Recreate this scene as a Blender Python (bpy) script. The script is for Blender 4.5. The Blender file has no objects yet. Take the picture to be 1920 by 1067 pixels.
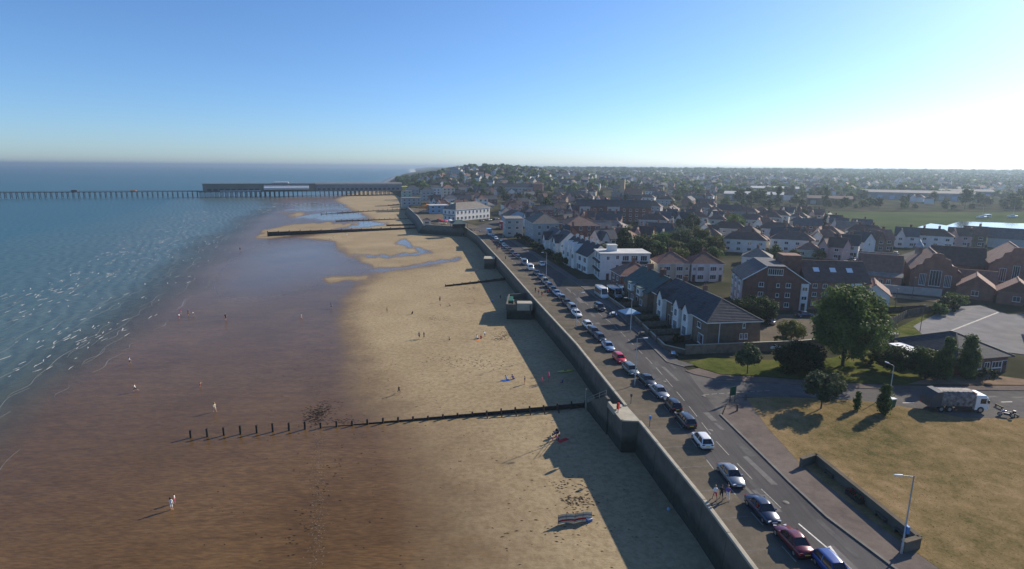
import bpy, bmesh, math, random
import numpy as np
from mathutils import Vector, Matrix
R = math.radians
scene = bpy.context.scene
COL = scene.collection

# ------------------------------------------------------------------ camera
cam_d = bpy.data.cameras.new('camera')
cam = bpy.data.objects.new('camera', cam_d); COL.objects.link(cam)
cam_d.sensor_width = 36.0; cam_d.lens = 20.0
cam_d.clip_start = 0.5; cam_d.clip_end = 150000
cam.matrix_world = Matrix.Translation((0, 0, 35)) @ Matrix.Rotation(R(90 - 11.676), 4, 'X') @ Matrix.Rotation(R(0.41), 4, 'Z')
scene.camera = cam

# ------------------------------------------------------------------ sky and sun
SUN_AZ, SUN_EL = 53.0, 26.0          # degrees clockwise from +Y, degrees above the horizon
world = bpy.data.worlds.new('World'); scene.world = world; world.use_nodes = True
wn = world.node_tree
for n in list(wn.nodes): wn.nodes.remove(n)
sky = wn.nodes.new('ShaderNodeTexSky'); sky.sky_type = 'NISHITA'; sky.sun_disc = False
sky.sun_elevation = R(SUN_EL); sky.sun_rotation = R(SUN_AZ)
sky.altitude = 2400; sky.air_density = 1.15; sky.dust_density = 2.9; sky.ozone_density = 7.5
bg = wn.nodes.new('ShaderNodeBackground'); bg.inputs['Strength'].default_value = 0.11
wo = wn.nodes.new('ShaderNodeOutputWorld')
wn.links.new(sky.outputs[0], bg.inputs[0]); wn.links.new(bg.outputs[0], wo.inputs[0])

sun_d = bpy.data.lights.new('sun', 'SUN'); sun_d.energy = 5.0; sun_d.angle = R(0.53); sun_d.color = (1.0, 0.90, 0.76)
sun = bpy.data.objects.new('sun', sun_d); COL.objects.link(sun)
sdir = Vector((math.cos(R(SUN_EL)) * math.sin(R(SUN_AZ)), math.cos(R(SUN_EL)) * math.cos(R(SUN_AZ)), math.sin(R(SUN_EL))))
sun.rotation_euler = sdir.to_track_quat('Z', 'Y').to_euler(); sun.location = (60, 60, 60)

vs = scene.view_settings
vs.view_transform = 'Standard'; vs.look = 'None'; vs.exposure = 0.55; vs.gamma = 1.0; vs.use_curve_mapping = False
cy = scene.cycles
cy.use_denoising = True; cy.max_bounces = 6; cy.diffuse_bounces = 2; cy.glossy_bounces = 3
cy.transmission_bounces = 3; cy.volume_bounces = 0; cy.transparent_max_bounces = 6
cy.caustics_reflective = False; cy.caustics_refractive = False; cy.sample_clamp_indirect = 4

# ------------------------------------------------------------------ materials
MATS = {}
def node_mat(name):
    m = bpy.data.materials.new(name); m.use_nodes = True
    nt = m.node_tree; b = nt.nodes['Principled BSDF']
    MATS[name] = m
    return m, nt, b
def rgb(c): return (c[0], c[1], c[2], 1.0)
def mat(name, col, rough=0.8, var=0.25, scale=2.0, bump=0.0, bscale=20.0, metal=0.0, spec=0.3, col2=None, detail=5.0, coat=0.0, world_space=False):
    """colour mottled by noise, optional fine relief"""
    m, nt, b = node_mat(name)
    tc = nt.nodes.new('ShaderNodeTexCoord')
    n1 = nt.nodes.new('ShaderNodeTexNoise'); n1.inputs['Scale'].default_value = scale; n1.inputs['Detail'].default_value = detail
    if world_space:
        g = nt.nodes.new('ShaderNodeNewGeometry'); co = g.outputs['Position']
    else:
        co = tc.outputs['Object']
    nt.links.new(co, n1.inputs['Vector'])
    r = nt.nodes.new('ShaderNodeValToRGB')
    c2 = col2 if col2 else tuple(min(1, v * (1 + var)) for v in col)
    c1 = tuple(v * (1 - var) for v in col) if not col2 else col
    r.color_ramp.elements[0].position = 0.3; r.color_ramp.elements[0].color = rgb(c1)
    r.color_ramp.elements[1].position = 0.7; r.color_ramp.elements[1].color = rgb(c2)
    nt.links.new(n1.outputs[0], r.inputs[0]); nt.links.new(r.outputs[0], b.inputs['Base Color'])
    b.inputs['Roughness'].default_value = rough; b.inputs['Metallic'].default_value = metal
    b.inputs['Specular IOR Level'].default_value = spec
    b.inputs['Coat Weight'].default_value = coat; b.inputs['Coat Roughness'].default_value = 0.05
    if bump > 0:
        n2 = nt.nodes.new('ShaderNodeTexNoise'); n2.inputs['Scale'].default_value = bscale; n2.inputs['Detail'].default_value = 4
        nt.links.new(co, n2.inputs['Vector'])
        bp = nt.nodes.new('ShaderNodeBump'); bp.inputs['Strength'].default_value = bump; bp.inputs['Distance'].default_value = 0.05
        nt.links.new(n2.outputs[0], bp.inputs['Height']); nt.links.new(bp.outputs[0], b.inputs['Normal'])
    return m
def course_mat(name, col, pitch=0.3, rough=0.85, var=0.3, joint=0.55, axis='Z'):
    """roof tiles or brick courses: bands along one axis plus blotches, each object shifted a little in tone"""
    m, nt, b = node_mat(name)
    tc = nt.nodes.new('ShaderNodeTexCoord'); oi = nt.nodes.new('ShaderNodeObjectInfo')
    n1 = nt.nodes.new('ShaderNodeTexNoise'); n1.inputs['Scale'].default_value = 0.9; n1.inputs['Detail'].default_value = 6
    n3 = nt.nodes.new('ShaderNodeTexNoise'); n3.inputs['Scale'].default_value = 6.0; n3.inputs['Detail'].default_value = 2
    nt.links.new(tc.outputs['Object'], n1.inputs['Vector']); nt.links.new(tc.outputs['Object'], n3.inputs['Vector'])
    add = nt.nodes.new('ShaderNodeMath'); add.operation = 'MULTIPLY_ADD'; add.inputs[1].default_value = 0.5; 
    nt.links.new(n3.outputs[0], add.inputs[0]); nt.links.new(n1.outputs[0], add.inputs[2])
    r = nt.nodes.new('ShaderNodeValToRGB')
    r.color_ramp.elements[0].position = 0.5; r.color_ramp.elements[0].color = rgb([v * (1 - var) for v in col])
    r.color_ramp.elements[1].position = 1.0; r.color_ramp.elements[1].color = rgb([min(1, v * (1 + var)) for v in col])
    nt.links.new(add.outputs[0], r.inputs[0])
    w = nt.nodes.new('ShaderNodeTexWave'); w.wave_type = 'BANDS'; w.bands_direction = axis; w.wave_profile = 'SAW'
    w.inputs['Scale'].default_value = 1.0 / (pitch * 3.183); w.inputs['Distortion'].default_value = 0.3
    nt.links.new(tc.outputs['Object'], w.inputs['Vector'])
    mr = nt.nodes.new('ShaderNodeMapRange'); mr.inputs['From Min'].default_value = 0.0; mr.inputs['From Max'].default_value = 0.3
    mr.inputs['To Min'].default_value = joint; mr.inputs['To Max'].default_value = 1.0
    nt.links.new(w.outputs['Fac'], mr.inputs['Value'])
    h = nt.nodes.new('ShaderNodeHueSaturation')
    mr2 = nt.nodes.new('ShaderNodeMapRange'); mr2.inputs['To Min'].default_value = 0.7; mr2.inputs['To Max'].default_value = 1.3
    nt.links.new(oi.outputs['Random'], mr2.inputs['Value']); nt.links.new(mr2.outputs[0], h.inputs['Value'])
    mx = nt.nodes.new('ShaderNodeMix'); mx.data_type = 'RGBA'; mx.blend_type = 'MULTIPLY'; mx.inputs[0].default_value = 1
    nt.links.new(r.outputs[0], mx.inputs[6]); nt.links.new(mr.outputs[0], mx.inputs[7])
    nt.links.new(mx.outputs[2], h.inputs['Color']); nt.links.new(h.outputs[0], b.inputs['Base Color'])
    bp = nt.nodes.new('ShaderNodeBump'); bp.inputs['Strength'].default_value = 0.5; bp.inputs['Distance'].default_value = 0.04
    nt.links.new(w.outputs['Fac'], bp.inputs['Height']); nt.links.new(bp.outputs[0], b.inputs['Normal'])
    b.inputs['Roughness'].default_value = rough; b.inputs['Specular IOR Level'].default_value = 0.25
    return m
def leaf_mat(name, c1, c2, c3, trans=0.3):
    m, nt, b = node_mat(name)
    at_ = nt.nodes.new('ShaderNodeAttribute'); at_.attribute_name = 'tint'
    oi = nt.nodes.new('ShaderNodeObjectInfo')
    r = nt.nodes.new('ShaderNodeValToRGB'); r.color_ramp.elements[0].color = rgb(c1); r.color_ramp.elements[1].color = rgb(c3)
    e = r.color_ramp.elements.new(0.5); e.color = rgb(c2)
    nt.links.new(at_.outputs['Fac'], r.inputs[0])
    h = nt.nodes.new('ShaderNodeHueSaturation'); mr2 = nt.nodes.new('ShaderNodeMapRange'); mr2.inputs['To Min'].default_value = 0.65; mr2.inputs['To Max'].default_value = 1.35
    nt.links.new(oi.outputs['Random'], mr2.inputs['Value']); nt.links.new(mr2.outputs[0], h.inputs['Value'])
    nt.links.new(r.outputs[0], h.inputs['Color']); nt.links.new(h.outputs[0], b.inputs['Base Color'])
    b.inputs['Roughness'].default_value = 0.65; b.inputs['Specular IOR Level'].default_value = 0.12
    t = nt.nodes.new('ShaderNodeBsdfTranslucent'); nt.links.new(h.outputs[0], t.inputs[0])
    ms = nt.nodes.new('ShaderNodeMixShader'); ms.inputs[0].default_value = trans
    out = nt.nodes['Material Output']
    nt.links.new(b.outputs[0], ms.inputs[1]); nt.links.new(t.outputs[0], ms.inputs[2]); nt.links.new(ms.outputs[0], out.inputs[0])
    return m

mat('asphalt', (0.062, 0.058, 0.055), 0.85, 0.22, 0.35, 0.25, 14, world_space=True, detail=8)
mat('asphalt_old', (0.09, 0.083, 0.075), 0.9, 0.18, 0.3, 0.25, 12, world_space=True, detail=8)
mat('carpark_tarmac', (0.235, 0.225, 0.215), 0.9, 0.15, 0.3, 0.2, 12, world_space=True, detail=8, spec=0.0)
mat('concrete', (0.125, 0.105, 0.08), 0.9, 0.28, 0.35, 0.25, 9, world_space=True, detail=8)
mat('concrete_pale', (0.36, 0.33, 0.26), 0.9, 0.15, 0.8, 0.2, 9, world_space=True, detail=8)
mat('paving', (0.13, 0.105, 0.09), 0.9, 0.16, 1.2, 0.25, 8, world_space=True, detail=8)
mat('kerbstone', (0.15, 0.14, 0.125), 0.9, 0.25, 1.0)
mat('paint_white', (0.62, 0.6, 0.55), 0.7, 0.25, 3.0, world_space=True)
mat('paint_worn', (0.30, 0.28, 0.24), 0.8, 0.35, 3.0, world_space=True)
mat('dry_grass', (0.06, 0.052, 0.02), 0.95, 0, 0.09, 0.6, 3.0, col2=(0.22, 0.155, 0.075), world_space=True, detail=10, spec=0.0)
mat('green_grass', (0.06, 0.08, 0.02), 0.95, 0, 0.25, 0.6, 3.0, col2=(0.17, 0.15, 0.05), world_space=True, detail=10, spec=0.0)
mat('town_ground', (0.03, 0.036, 0.018), 0.95, 0, 0.05, 0.4, 1.0, col2=(0.095, 0.085, 0.06), world_space=True, detail=9, spec=0.0)
mat('field_grass', (0.05, 0.075, 0.035), 0.95, 0, 0.02, 0.2, 1.0, col2=(0.10, 0.12, 0.055), world_space=True, detail=9, spec=0.0)
mat('bare_earth', (0.22, 0.16, 0.11), 0.95, 0.25, 0.3, 0.5, 4.0, world_space=True, detail=8, spec=0.0)
mat('render_white', (0.66, 0.64, 0.60), 0.85, 0.1, 0.8, detail=8)
mat('render_cream', (0.58, 0.52, 0.40), 0.85, 0.12, 0.8, detail=8)
mat('render_grey', (0.36, 0.36, 0.35), 0.85, 0.12, 0.8, detail=8)
mat('render_blue', (0.22, 0.36, 0.50), 0.8, 0.12, 0.8, detail=8)
mat('render_green', (0.36, 0.47, 0.38), 0.8, 0.12, 0.8, detail=8)
mat('render_pink', (0.52, 0.34, 0.31), 0.85, 0.12, 0.8, detail=8)
course_mat('brick_red', (0.22, 0.112, 0.085), 0.225)
course_mat('brick_brown', (0.22, 0.155, 0.11), 0.225)
course_mat('brick_buff', (0.33, 0.25, 0.17), 0.225)
course_mat('tile_slate', (0.075, 0.078, 0.088), 0.3)
course_mat('tile_brown', (0.13, 0.085, 0.07), 0.3)
course_mat('tile_red', (0.19, 0.105, 0.08), 0.3)
course_mat('tile_grey', (0.19, 0.17, 0.15), 0.3)
course_mat('tile_green', (0.06, 0.10, 0.095), 0.3)
mat('flat_roof', (0.16, 0.155, 0.15), 0.9, 0.25, 0.4, detail=8)
mat('roof_sheet', (0.5, 0.49, 0.47), 0.75, 0.15, 0.3, spec=0.1)
mat('frame_white', (0.72, 0.72, 0.70), 0.5, 0.05, 2)
mat('frame_dark', (0.035, 0.04, 0.05), 0.5, 0.1, 2)
m, nt, b = node_mat('pane'); b.inputs['Base Color'].default_value = (0.025, 0.032, 0.042, 1); b.inputs['Roughness'].default_value = 0.06; b.inputs['Specular IOR Level'].default_value = 0.6
mat('door_paint', (0.10, 0.05, 0.04), 0.5, 0.1, 2)
mat('wood_dark', (0.035, 0.03, 0.025), 0.85, 0.4, 1.5, 0.4, 10)
mat('wood_weathered', (0.10, 0.085, 0.065), 0.85, 0.3, 1.5, 0.4, 10)
mat('fence_wood', (0.17, 0.13, 0.095), 0.85, 0.25, 1.5, 0.4, 10)
mat('bark', (0.07, 0.052, 0.036), 0.95, 0.35, 3, 0.6, 12)
mat('steel_grey', (0.34, 0.35, 0.36), 0.45, 0.1, 2, metal=0.5)
mat('steel_dark', (0.06, 0.065, 0.07), 0.5, 0.15, 2)
mat('metal_sheet', (0.20, 0.215, 0.23), 0.7, 0.15, 0.1, spec=0.1)
mat('plastic_black', (0.022, 0.022, 0.024), 0.5, 0.1, 4)
mat('rubber', (0.02, 0.02, 0.021), 0.85, 0.15, 6)
mat('alloy', (0.45, 0.46, 0.47), 0.35, 0.08, 6, metal=0.8)
m, nt, b = node_mat('car_glass'); b.inputs['Base Color'].default_value = (0.012, 0.015, 0.018, 1); b.inputs['Roughness'].default_value = 0.04; b.inputs['Specular IOR Level'].default_value = 0.7
mat('lamp_clear', (0.75, 0.76, 0.78), 0.1, 0.05, 8, spec=0.8)
mat('lamp_red', (0.35, 0.02, 0.02), 0.15, 0.05, 8, spec=0.8)
mat('plate_yellow', (0.65, 0.48, 0.06), 0.5, 0.03, 4)
mat('plate_white', (0.75, 0.75, 0.72), 0.5, 0.03, 4)
mat('skin', (0.52, 0.31, 0.21), 0.6, 0.06, 6)
mat('hair_dark', (0.03, 0.02, 0.015), 0.7, 0.2, 20)
mat('hair_fair', (0.28, 0.19, 0.09), 0.7, 0.2, 20)
mat('cloth_white', (0.72, 0.71, 0.69), 0.9, 0.05, 6)
mat('cloth_black', (0.02, 0.02, 0.023), 0.9, 0.15, 6)
mat('cloth_navy', (0.03, 0.04, 0.11), 0.9, 0.15, 6)
mat('cloth_red', (0.45, 0.03, 0.03), 0.9, 0.1, 6)
mat('cloth_pink', (0.60, 0.12, 0.20), 0.9, 0.1, 6)
mat('cloth_blue', (0.08, 0.20, 0.50), 0.9, 0.1, 6)
mat('cloth_purple', (0.16, 0.10, 0.30), 0.9, 0.1, 6)
mat('cloth_grey', (0.22, 0.22, 0.23), 0.9, 0.1, 6)
mat('cloth_cream', (0.60, 0.53, 0.38), 0.9, 0.1, 6)
mat('cloth_orange', (0.55, 0.2, 0.05), 0.9, 0.1, 6)
mat('plastic_red', (0.50, 0.03, 0.02), 0.4, 0.05, 4)
mat('plastic_blue', (0.05, 0.17, 0.50), 0.4, 0.05, 4)
mat('plastic_green', (0.02, 0.09, 0.045), 0.5, 0.1, 4)
mat('plastic_yellow', (0.55, 0.50, 0.08), 0.4, 0.05, 4)
mat('plastic_white', (0.75, 0.75, 0.74), 0.4, 0.05, 4)
mat('sign_green', (0.01, 0.07, 0.04), 0.4, 0.05, 4)
mat('sign_blue', (0.06, 0.20, 0.45), 0.4, 0.05, 4)
leaf_mat('leaf_mid', (0.028, 0.055, 0.014), (0.055, 0.095, 0.024), (0.12, 0.155, 0.038), 0.38)
leaf_mat('leaf_dark', (0.018, 0.03, 0.012), (0.03, 0.05, 0.016), (0.055, 0.08, 0.025))
leaf_mat('leaf_grey', (0.035, 0.055, 0.025), (0.06, 0.085, 0.04), (0.11, 0.14, 0.07))
leaf_mat('leaf_olive', (0.05, 0.06, 0.015), (0.08, 0.095, 0.025), (0.14, 0.14, 0.045))
leaf_mat('leaf_poplar', (0.03, 0.055, 0.015), (0.06, 0.09, 0.03), (0.12, 0.15, 0.05))

def layered(name, c1, c2, c3, big=0.08, mid=0.7, fine=5.0, rough=0.95, streak=None, bump=0.6):
    m, nt, b = node_mat(name); g = nt.nodes.new('ShaderNodeNewGeometry')
    def nz(sc, d, st=None):
        n = nt.nodes.new('ShaderNodeTexNoise'); n.inputs['Scale'].default_value = sc; n.inputs['Detail'].default_value = d; n.inputs['Roughness'].default_value = 0.62
        if st:
            mp = nt.nodes.new('ShaderNodeMapping'); mp.inputs['Scale'].default_value = st; mp.inputs['Rotation'].default_value = (0, 0, R(8)); nt.links.new(g.outputs['Position'], mp.inputs[0]); nt.links.new(mp.outputs[0], n.inputs['Vector'])
        else: nt.links.new(g.outputs['Position'], n.inputs['Vector'])
        return n.outputs[0]
    def madd(a, k, c):
        x = nt.nodes.new('ShaderNodeMath'); x.operation = 'MULTIPLY_ADD'; nt.links.new(a, x.inputs[0]); x.inputs[1].default_value = k
        if isinstance(c, float): x.inputs[2].default_value = c
        else: nt.links.new(c, x.inputs[2])
        return x.outputs[0]
    f = madd(nz(big, 5), 0.9, -0.2); f = madd(nz(mid, 6, streak), 0.6, f); f = madd(nz(fine, 5), 0.35, f)
    f = madd(f, 1.0, -0.05)
    r = nt.nodes.new('ShaderNodeValToRGB'); r.color_ramp.elements[0].position = 0.42; r.color_ramp.elements[0].color = rgb(c1); r.color_ramp.elements[1].position = 0.98; r.color_ramp.elements[1].color = rgb(c3)
    e = r.color_ramp.elements.new(0.68); e.color = rgb(c2); nt.links.new(f, r.inputs[0]); nt.links.new(r.outputs[0], b.inputs['Base Color'])
    b.inputs['Roughness'].default_value = rough; b.inputs['Specular IOR Level'].default_value = 0.0
    bp = nt.nodes.new('ShaderNodeBump'); bp.inputs['Strength'].default_value = bump; bp.inputs['Distance'].default_value = 0.06; nt.links.new(nz(fine, 6), bp.inputs['Height']); nt.links.new(bp.outputs[0], b.inputs['Normal'])
    return m
layered('dry_grass', (0.085, 0.078, 0.032), (0.215, 0.155, 0.076), (0.35, 0.245, 0.145), 0.05, 0.5, 4.0)
layered('green_grass', (0.04, 0.058, 0.015), (0.095, 0.105, 0.03), (0.20, 0.155, 0.07), 0.12, 0.7, 4.0)
layered('asphalt', (0.070, 0.067, 0.066), (0.100, 0.095, 0.092), (0.130, 0.122, 0.114), 0.10, 0.8, 7.0, 0.85, (3.0, 0.12, 1), 0.3)
layered('asphalt_old', (0.10, 0.094, 0.088), (0.135, 0.126, 0.116), (0.175, 0.16, 0.145), 0.10, 0.8, 7.0, 0.9, None, 0.3)
layered('concrete', (0.09, 0.08, 0.063), (0.14, 0.12, 0.092), (0.20, 0.165, 0.125), 0.13, 0.9, 6.0, 0.9, None, 0.3)
layered('paving', (0.11, 0.092, 0.082), (0.155, 0.128, 0.11), (0.205, 0.168, 0.14), 0.2, 1.0, 6.0, 0.9, None, 0.3)
def paint_mat(name, col, metal=0.0):
    return mat(name, col, 0.32, 0.03, 1.0, metal=metal, spec=0.5, coat=0.8)
paint_mat('paint_silver', (0.25, 0.265, 0.28), 0.5); paint_mat('paint_car_white', (0.72, 0.72, 0.70))
paint_mat('paint_navy', (0.015, 0.03, 0.07), 0.2); paint_mat('paint_maroon', (0.12, 0.008, 0.02), 0.2)
paint_mat('paint_black', (0.012, 0.012, 0.014)); paint_mat('paint_dark_grey', (0.05, 0.055, 0.062), 0.4)
paint_mat('paint_red', (0.55, 0.02, 0.03)); paint_mat('paint_light_blue', (0.25, 0.36, 0.52), 0.4)
paint_mat('paint_blue', (0.02, 0.06, 0.24), 0.2); paint_mat('paint_grey_green', (0.17, 0.20, 0.19), 0.4)

# ------------------------------------------------------------------ object helpers
def tag(o, label=None, cat=None, group=None, kind=None):
    if label: o['label'] = label
    if cat: o['category'] = cat
    if group: o['group'] = group
    if kind: o['kind'] = kind
    return o
def link(name, me, parent=None, loc=(0, 0, 0), rz=0.0):
    o = bpy.data.objects.new(name, me); COL.objects.link(o)
    o.location = loc; o.rotation_euler = (0, 0, rz)
    if parent is not None: o.parent = parent
    return o
def thing(name, label, cat, loc=(0, 0, 0), rz=0.0, group=None):
    return tag(link(name, None, None, loc, rz), label, cat, group)
def children_of(o):
    return [c for c in o.children]
def copy_tree(o, parent=None, kids=None):
    c = o.copy(); COL.objects.link(c); c.parent = parent
    for ch in list(o.children): copy_tree(ch, c)
    return c
class MB:
    """collects faces with material names; build() makes one mesh object"""
    def __init__(s): s.v = []; s.f = []; s.m = []; s.mats = []; s.sm = []
    def mi(s, m):
        if m not in s.mats: s.mats.append(m)
        return s.mats.index(m)
    def add(s, verts, faces, m, smooth=False):
        k = len(s.v); s.v.extend([tuple(p) for p in verts]); i = s.mi(m)
        for f in faces: s.f.append([k + a for a in f]); s.m.append(i); s.sm.append(smooth)
    def box(s, x0, x1, y0, y1, z0, z1, m):
        vs_ = [(x, y, z) for z in (z0, z1) for (x, y) in ((x0, y0), (x1, y0), (x1, y1), (x0, y1))]
        s.add(vs_, [(3, 2, 1, 0), (4, 5, 6, 7), (0, 1, 5, 4), (1, 2, 6, 5), (2, 3, 7, 6), (3, 0, 4, 7)], m)
    def prism(s, poly, z0, z1, m, mtop=None):
        n = len(poly)
        a = sum(poly[i][0] * poly[(i + 1) % n][1] - poly[(i + 1) % n][0] * poly[i][1] for i in range(n))
        if a < 0: poly = poly[::-1]
        vs_ = [(p[0], p[1], z0) for p in poly] + [(p[0], p[1], z1) for p in poly]
        s.add(vs_, [list(range(n))[::-1]] + [(i, (i + 1) % n, n + (i + 1) % n, n + i) for i in range(n)], m)
        s.add(vs_[n:], [list(range(n))], mtop or m)
    def bar(s, p, q, w, h, m):
        """rectangular bar between two points"""
        p = Vector(p); q = Vector(q); d = (q - p).normalized()
        up = Vector((0, 0, 1)) if abs(d.z) < 0.95 else Vector((1, 0, 0))
        a = d.cross(up).normalized() * (w / 2); c = a.cross(d).normalized() * (h / 2)
        vs_ = [e + sa * a + sc * c for e in (p, q) for (sa, sc) in ((-1, -1), (1, -1), (1, 1), (-1, 1))]
        s.add(vs_, [(0, 1, 2, 3), (7, 6, 5, 4), (4, 5, 1, 0), (5, 6, 2, 1), (6, 7, 3, 2), (7, 4, 0, 3)], m)
    def tube(s, p, q, r0, r1, m, n=8, caps=True, smooth=True):
        p = Vector(p); q = Vector(q); d = (q - p).normalized()
        up = Vector((0, 0, 1)) if abs(d.z) < 0.95 else Vector((1, 0, 0))
        a = d.cross(up).normalized(); c = a.cross(d)
        vs_ = [p + r0 * (math.cos(6.28319 * i / n) * a + math.sin(6.28319 * i / n) * c) for i in range(n)]
        vs_ += [q + r1 * (math.cos(6.28319 * i / n) * a + math.sin(6.28319 * i / n) * c) for i in range(n)]
        s.add(vs_, [(i, n + i, n + (i + 1) % n, (i + 1) % n) for i in range(n)], m, smooth)
        if caps: s.add(vs_[:n], [list(range(n))], m); s.add(vs_[n:], [list(range(n))[::-1]], m)
    def lathe(s, prof, m, n=12, c=(0, 0, 0), smooth=True):
        """profile of (radius, z) turned about the z axis"""
        vs_ = []
        for (r, z) in prof:
            vs_ += [(c[0] + r * math.cos(6.28319 * i / n), c[1] + r * math.sin(6.28319 * i / n), c[2] + z) for i in range(n)]
        fs = [(k * n + i, k * n + (i + 1) % n, (k + 1) * n + (i + 1) % n, (k + 1) * n + i) for k in range(len(prof) - 1) for i in range(n)]
        s.add(vs_, fs, m, smooth)
    def loft(s, rings, m, smooth=True, caps=True):
        n = len(rings[0]); vs_ = [p for r in rings for p in r]
        s.add(vs_, [(k * n + i, k * n + (i + 1) % n, (k + 1) * n + (i + 1) % n, (k + 1) * n + i) for k in range(len(rings) - 1) for i in range(n)], m, smooth)
        if caps: s.add(rings[0], [list(range(n))[::-1]], m); s.add(rings[-1], [list(range(n))], m)
    def mesh(s, name):
        me = bpy.data.meshes.new(name); me.from_pydata(s.v, [], s.f)
        for m in s.mats: me.materials.append(MATS[m])
        me.polygons.foreach_set('material_index', s.m); me.polygons.foreach_set('use_smooth', s.sm)
        me.update(); return me
    def build(s, name, parent=None, loc=(0, 0, 0), rz=0.0):
        return link(name, s.mesh(name), parent, loc, rz)
CACHE = {}
def cached(key, fn):
    if key not in CACHE: CACHE[key] = fn()
    return CACHE[key]
def np_mesh(name, V, F, mname, attrs=None, smooth=False):
    """mesh from numpy arrays; F is (n,4) or (n,3)"""
    me = bpy.data.meshes.new(name)
    V = np.asarray(V, dtype=np.float32); F = np.asarray(F, dtype=np.int32); k = F.shape[1]
    me.vertices.add(len(V)); me.vertices.foreach_set('co', V.ravel())
    me.loops.add(F.size); me.loops.foreach_set('vertex_index', F.ravel())
    me.polygons.add(len(F)); me.polygons.foreach_set('loop_start', np.arange(0, F.size, k, dtype=np.int32))
    if smooth: me.polygons.foreach_set('use_smooth', np.ones(len(F), dtype=bool))
    for an, (dom, arr) in (attrs or {}).items():
        a = me.attributes.new(an, 'FLOAT', dom); a.data.foreach_set('value', np.asarray(arr, dtype=np.float32))
    me.materials.append(MATS[mname]); me.update(calc_edges=True); me.validate()
    return me
def sstep(a, b, t):
    t = np.clip((t - a) / (b - a), 0, 1); return t * t * (3 - 2 * t)
def ground(x, y):
    """height of the land: flat by the promenade, rising inland, a hill on the coast beyond the pier"""
    in_ = sstep(0, 190, x - coast_x(y))
    return 22 * sstep(450, 2600, y) * (.2 + .8 * in_) + 24 * np.exp(-((x + 70) / 230) ** 2 - ((y - 1250) / 420) ** 2) * sstep(420, 800, y) * (.12 + .88 * in_)
def gz(x, y): return float(ground(float(x), float(y)))
def interp_poly(pts, y):
    a = np.array(pts); return np.interp(y, a[:, 1], a[:, 0])
def vnoise(x, y, seed=0):
    """smooth value noise 0..1"""
    xi = np.floor(x); yi = np.floor(y); fx = x - xi; fy = y - yi
    def h(a, b_):
        t = np.sin(a * 127.1 + b_ * 311.7 + seed * 74.7) * 43758.5453; return t - np.floor(t)
    fx = fx * fx * (3 - 2 * fx); fy = fy * fy * (3 - 2 * fy)
    return (h(xi, yi) * (1 - fx) + h(xi + 1, yi) * fx) * (1 - fy) + (h(xi, yi + 1) * (1 - fx) + h(xi + 1, yi + 1) * fx) * fy

# ------------------------------------------------------------------ main lines of the place (metres)
SEA_Z = -6.2
WALL = [(27.2, 0), (21.8, 44), (20.7, 55.2), (18.0, 74.6), (17.1, 79.8), (13.0, 110.2), (6.4, 148), (-2.6, 203), (-18.1, 293), (-27.4, 333)]
COAST = WALL[:-1] + [(-27.4, 333), (-54, 346), (-66, 400), (-89, 489), (-112, 620), (-160, 830), (-266, 1290), (-420, 2200), (-640, 4000), (-1500, 9000), (-8000, 60000)]
SHORE = [(-82, -60), (-76, 30), (-67.25,68.03), (-77.69,96.19), (-87.58,136.21), (-101.56,185.65), (-128.23,259.98), (-158.17,342.71), (-195.19,457.98), (-224.47,579.35), (-300, 760), (-235, 860), (-300, 1290), (-455, 2200), (-700, 4000), (-1600, 9000), (-8400, 60000)]
DRY = [(16, 20), (-1.43,50.99), (-3.35,61.86), (-7.32,73.35), (-12.04,83.34), (-20.45,93.67), (-27.32,106.71), (-35.83,127.61), (-43.23,146.35), (-49.07,171.22), (-51.10,197.86), (-50.63,216.72), (-28.91,233.54), (-63.07,245.91), (-73.77,259.27), (-83.41,279.77), (-95.39,301.43), (-109.18,321.58), (-122.85,325.80), (-106.99,366.84), (-93.89,402.85), (-118.39,467.82), (-152.26,542.83), (-190.21,637.14), (-214.51,697.52), (-240, 850), (-290, 1290), (-440, 2200), (-690, 4000), (-1600, 9000)]
FOAM = [(-137.36,147.47), (-156.80,181.34), (-154.59,202.02), (-171.06,250.23), (-203.29,339.94), (-265.69,518.81)]
def wall_x(y): return float(interp_poly(WALL, y))
def coast_x(y): return interp_poly(COAST, y)
def shore_x(y): return interp_poly(SHORE, y)
def beach_z(x, y):
    t = (coast_x(y) - x) / np.maximum(coast_x(y) - shore_x(y), 1.0)
    z = -4.8 - 1.4 * np.clip(t, 0, 3) ** 0.9
    return np.maximum(z + 0.10 * (vnoise(x * 0.05, y * 0.035, 3) - 0.5) * np.clip(t * 2, 0, 1), -9.0)
def inside(poly, X, Y):
    r = np.zeros(X.shape, dtype=bool); n = len(poly)
    for i in range(n):
        x1, y1 = poly[i]; x2, y2 = poly[(i + 1) % n]
        c = ((y1 > Y) != (y2 > Y)) & (X < (x2 - x1) * (Y - y1) / ((y2 - y1) or 1e-9) + x1)
        r ^= c
    return r
def grid_faces(nr, nc):
    i = np.arange(nr - 1)[:, None] * nc + np.arange(nc - 1)[None, :]
    return np.stack([i, i + 1, i + nc + 1, i + nc], -1).reshape(-1, 4)

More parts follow.
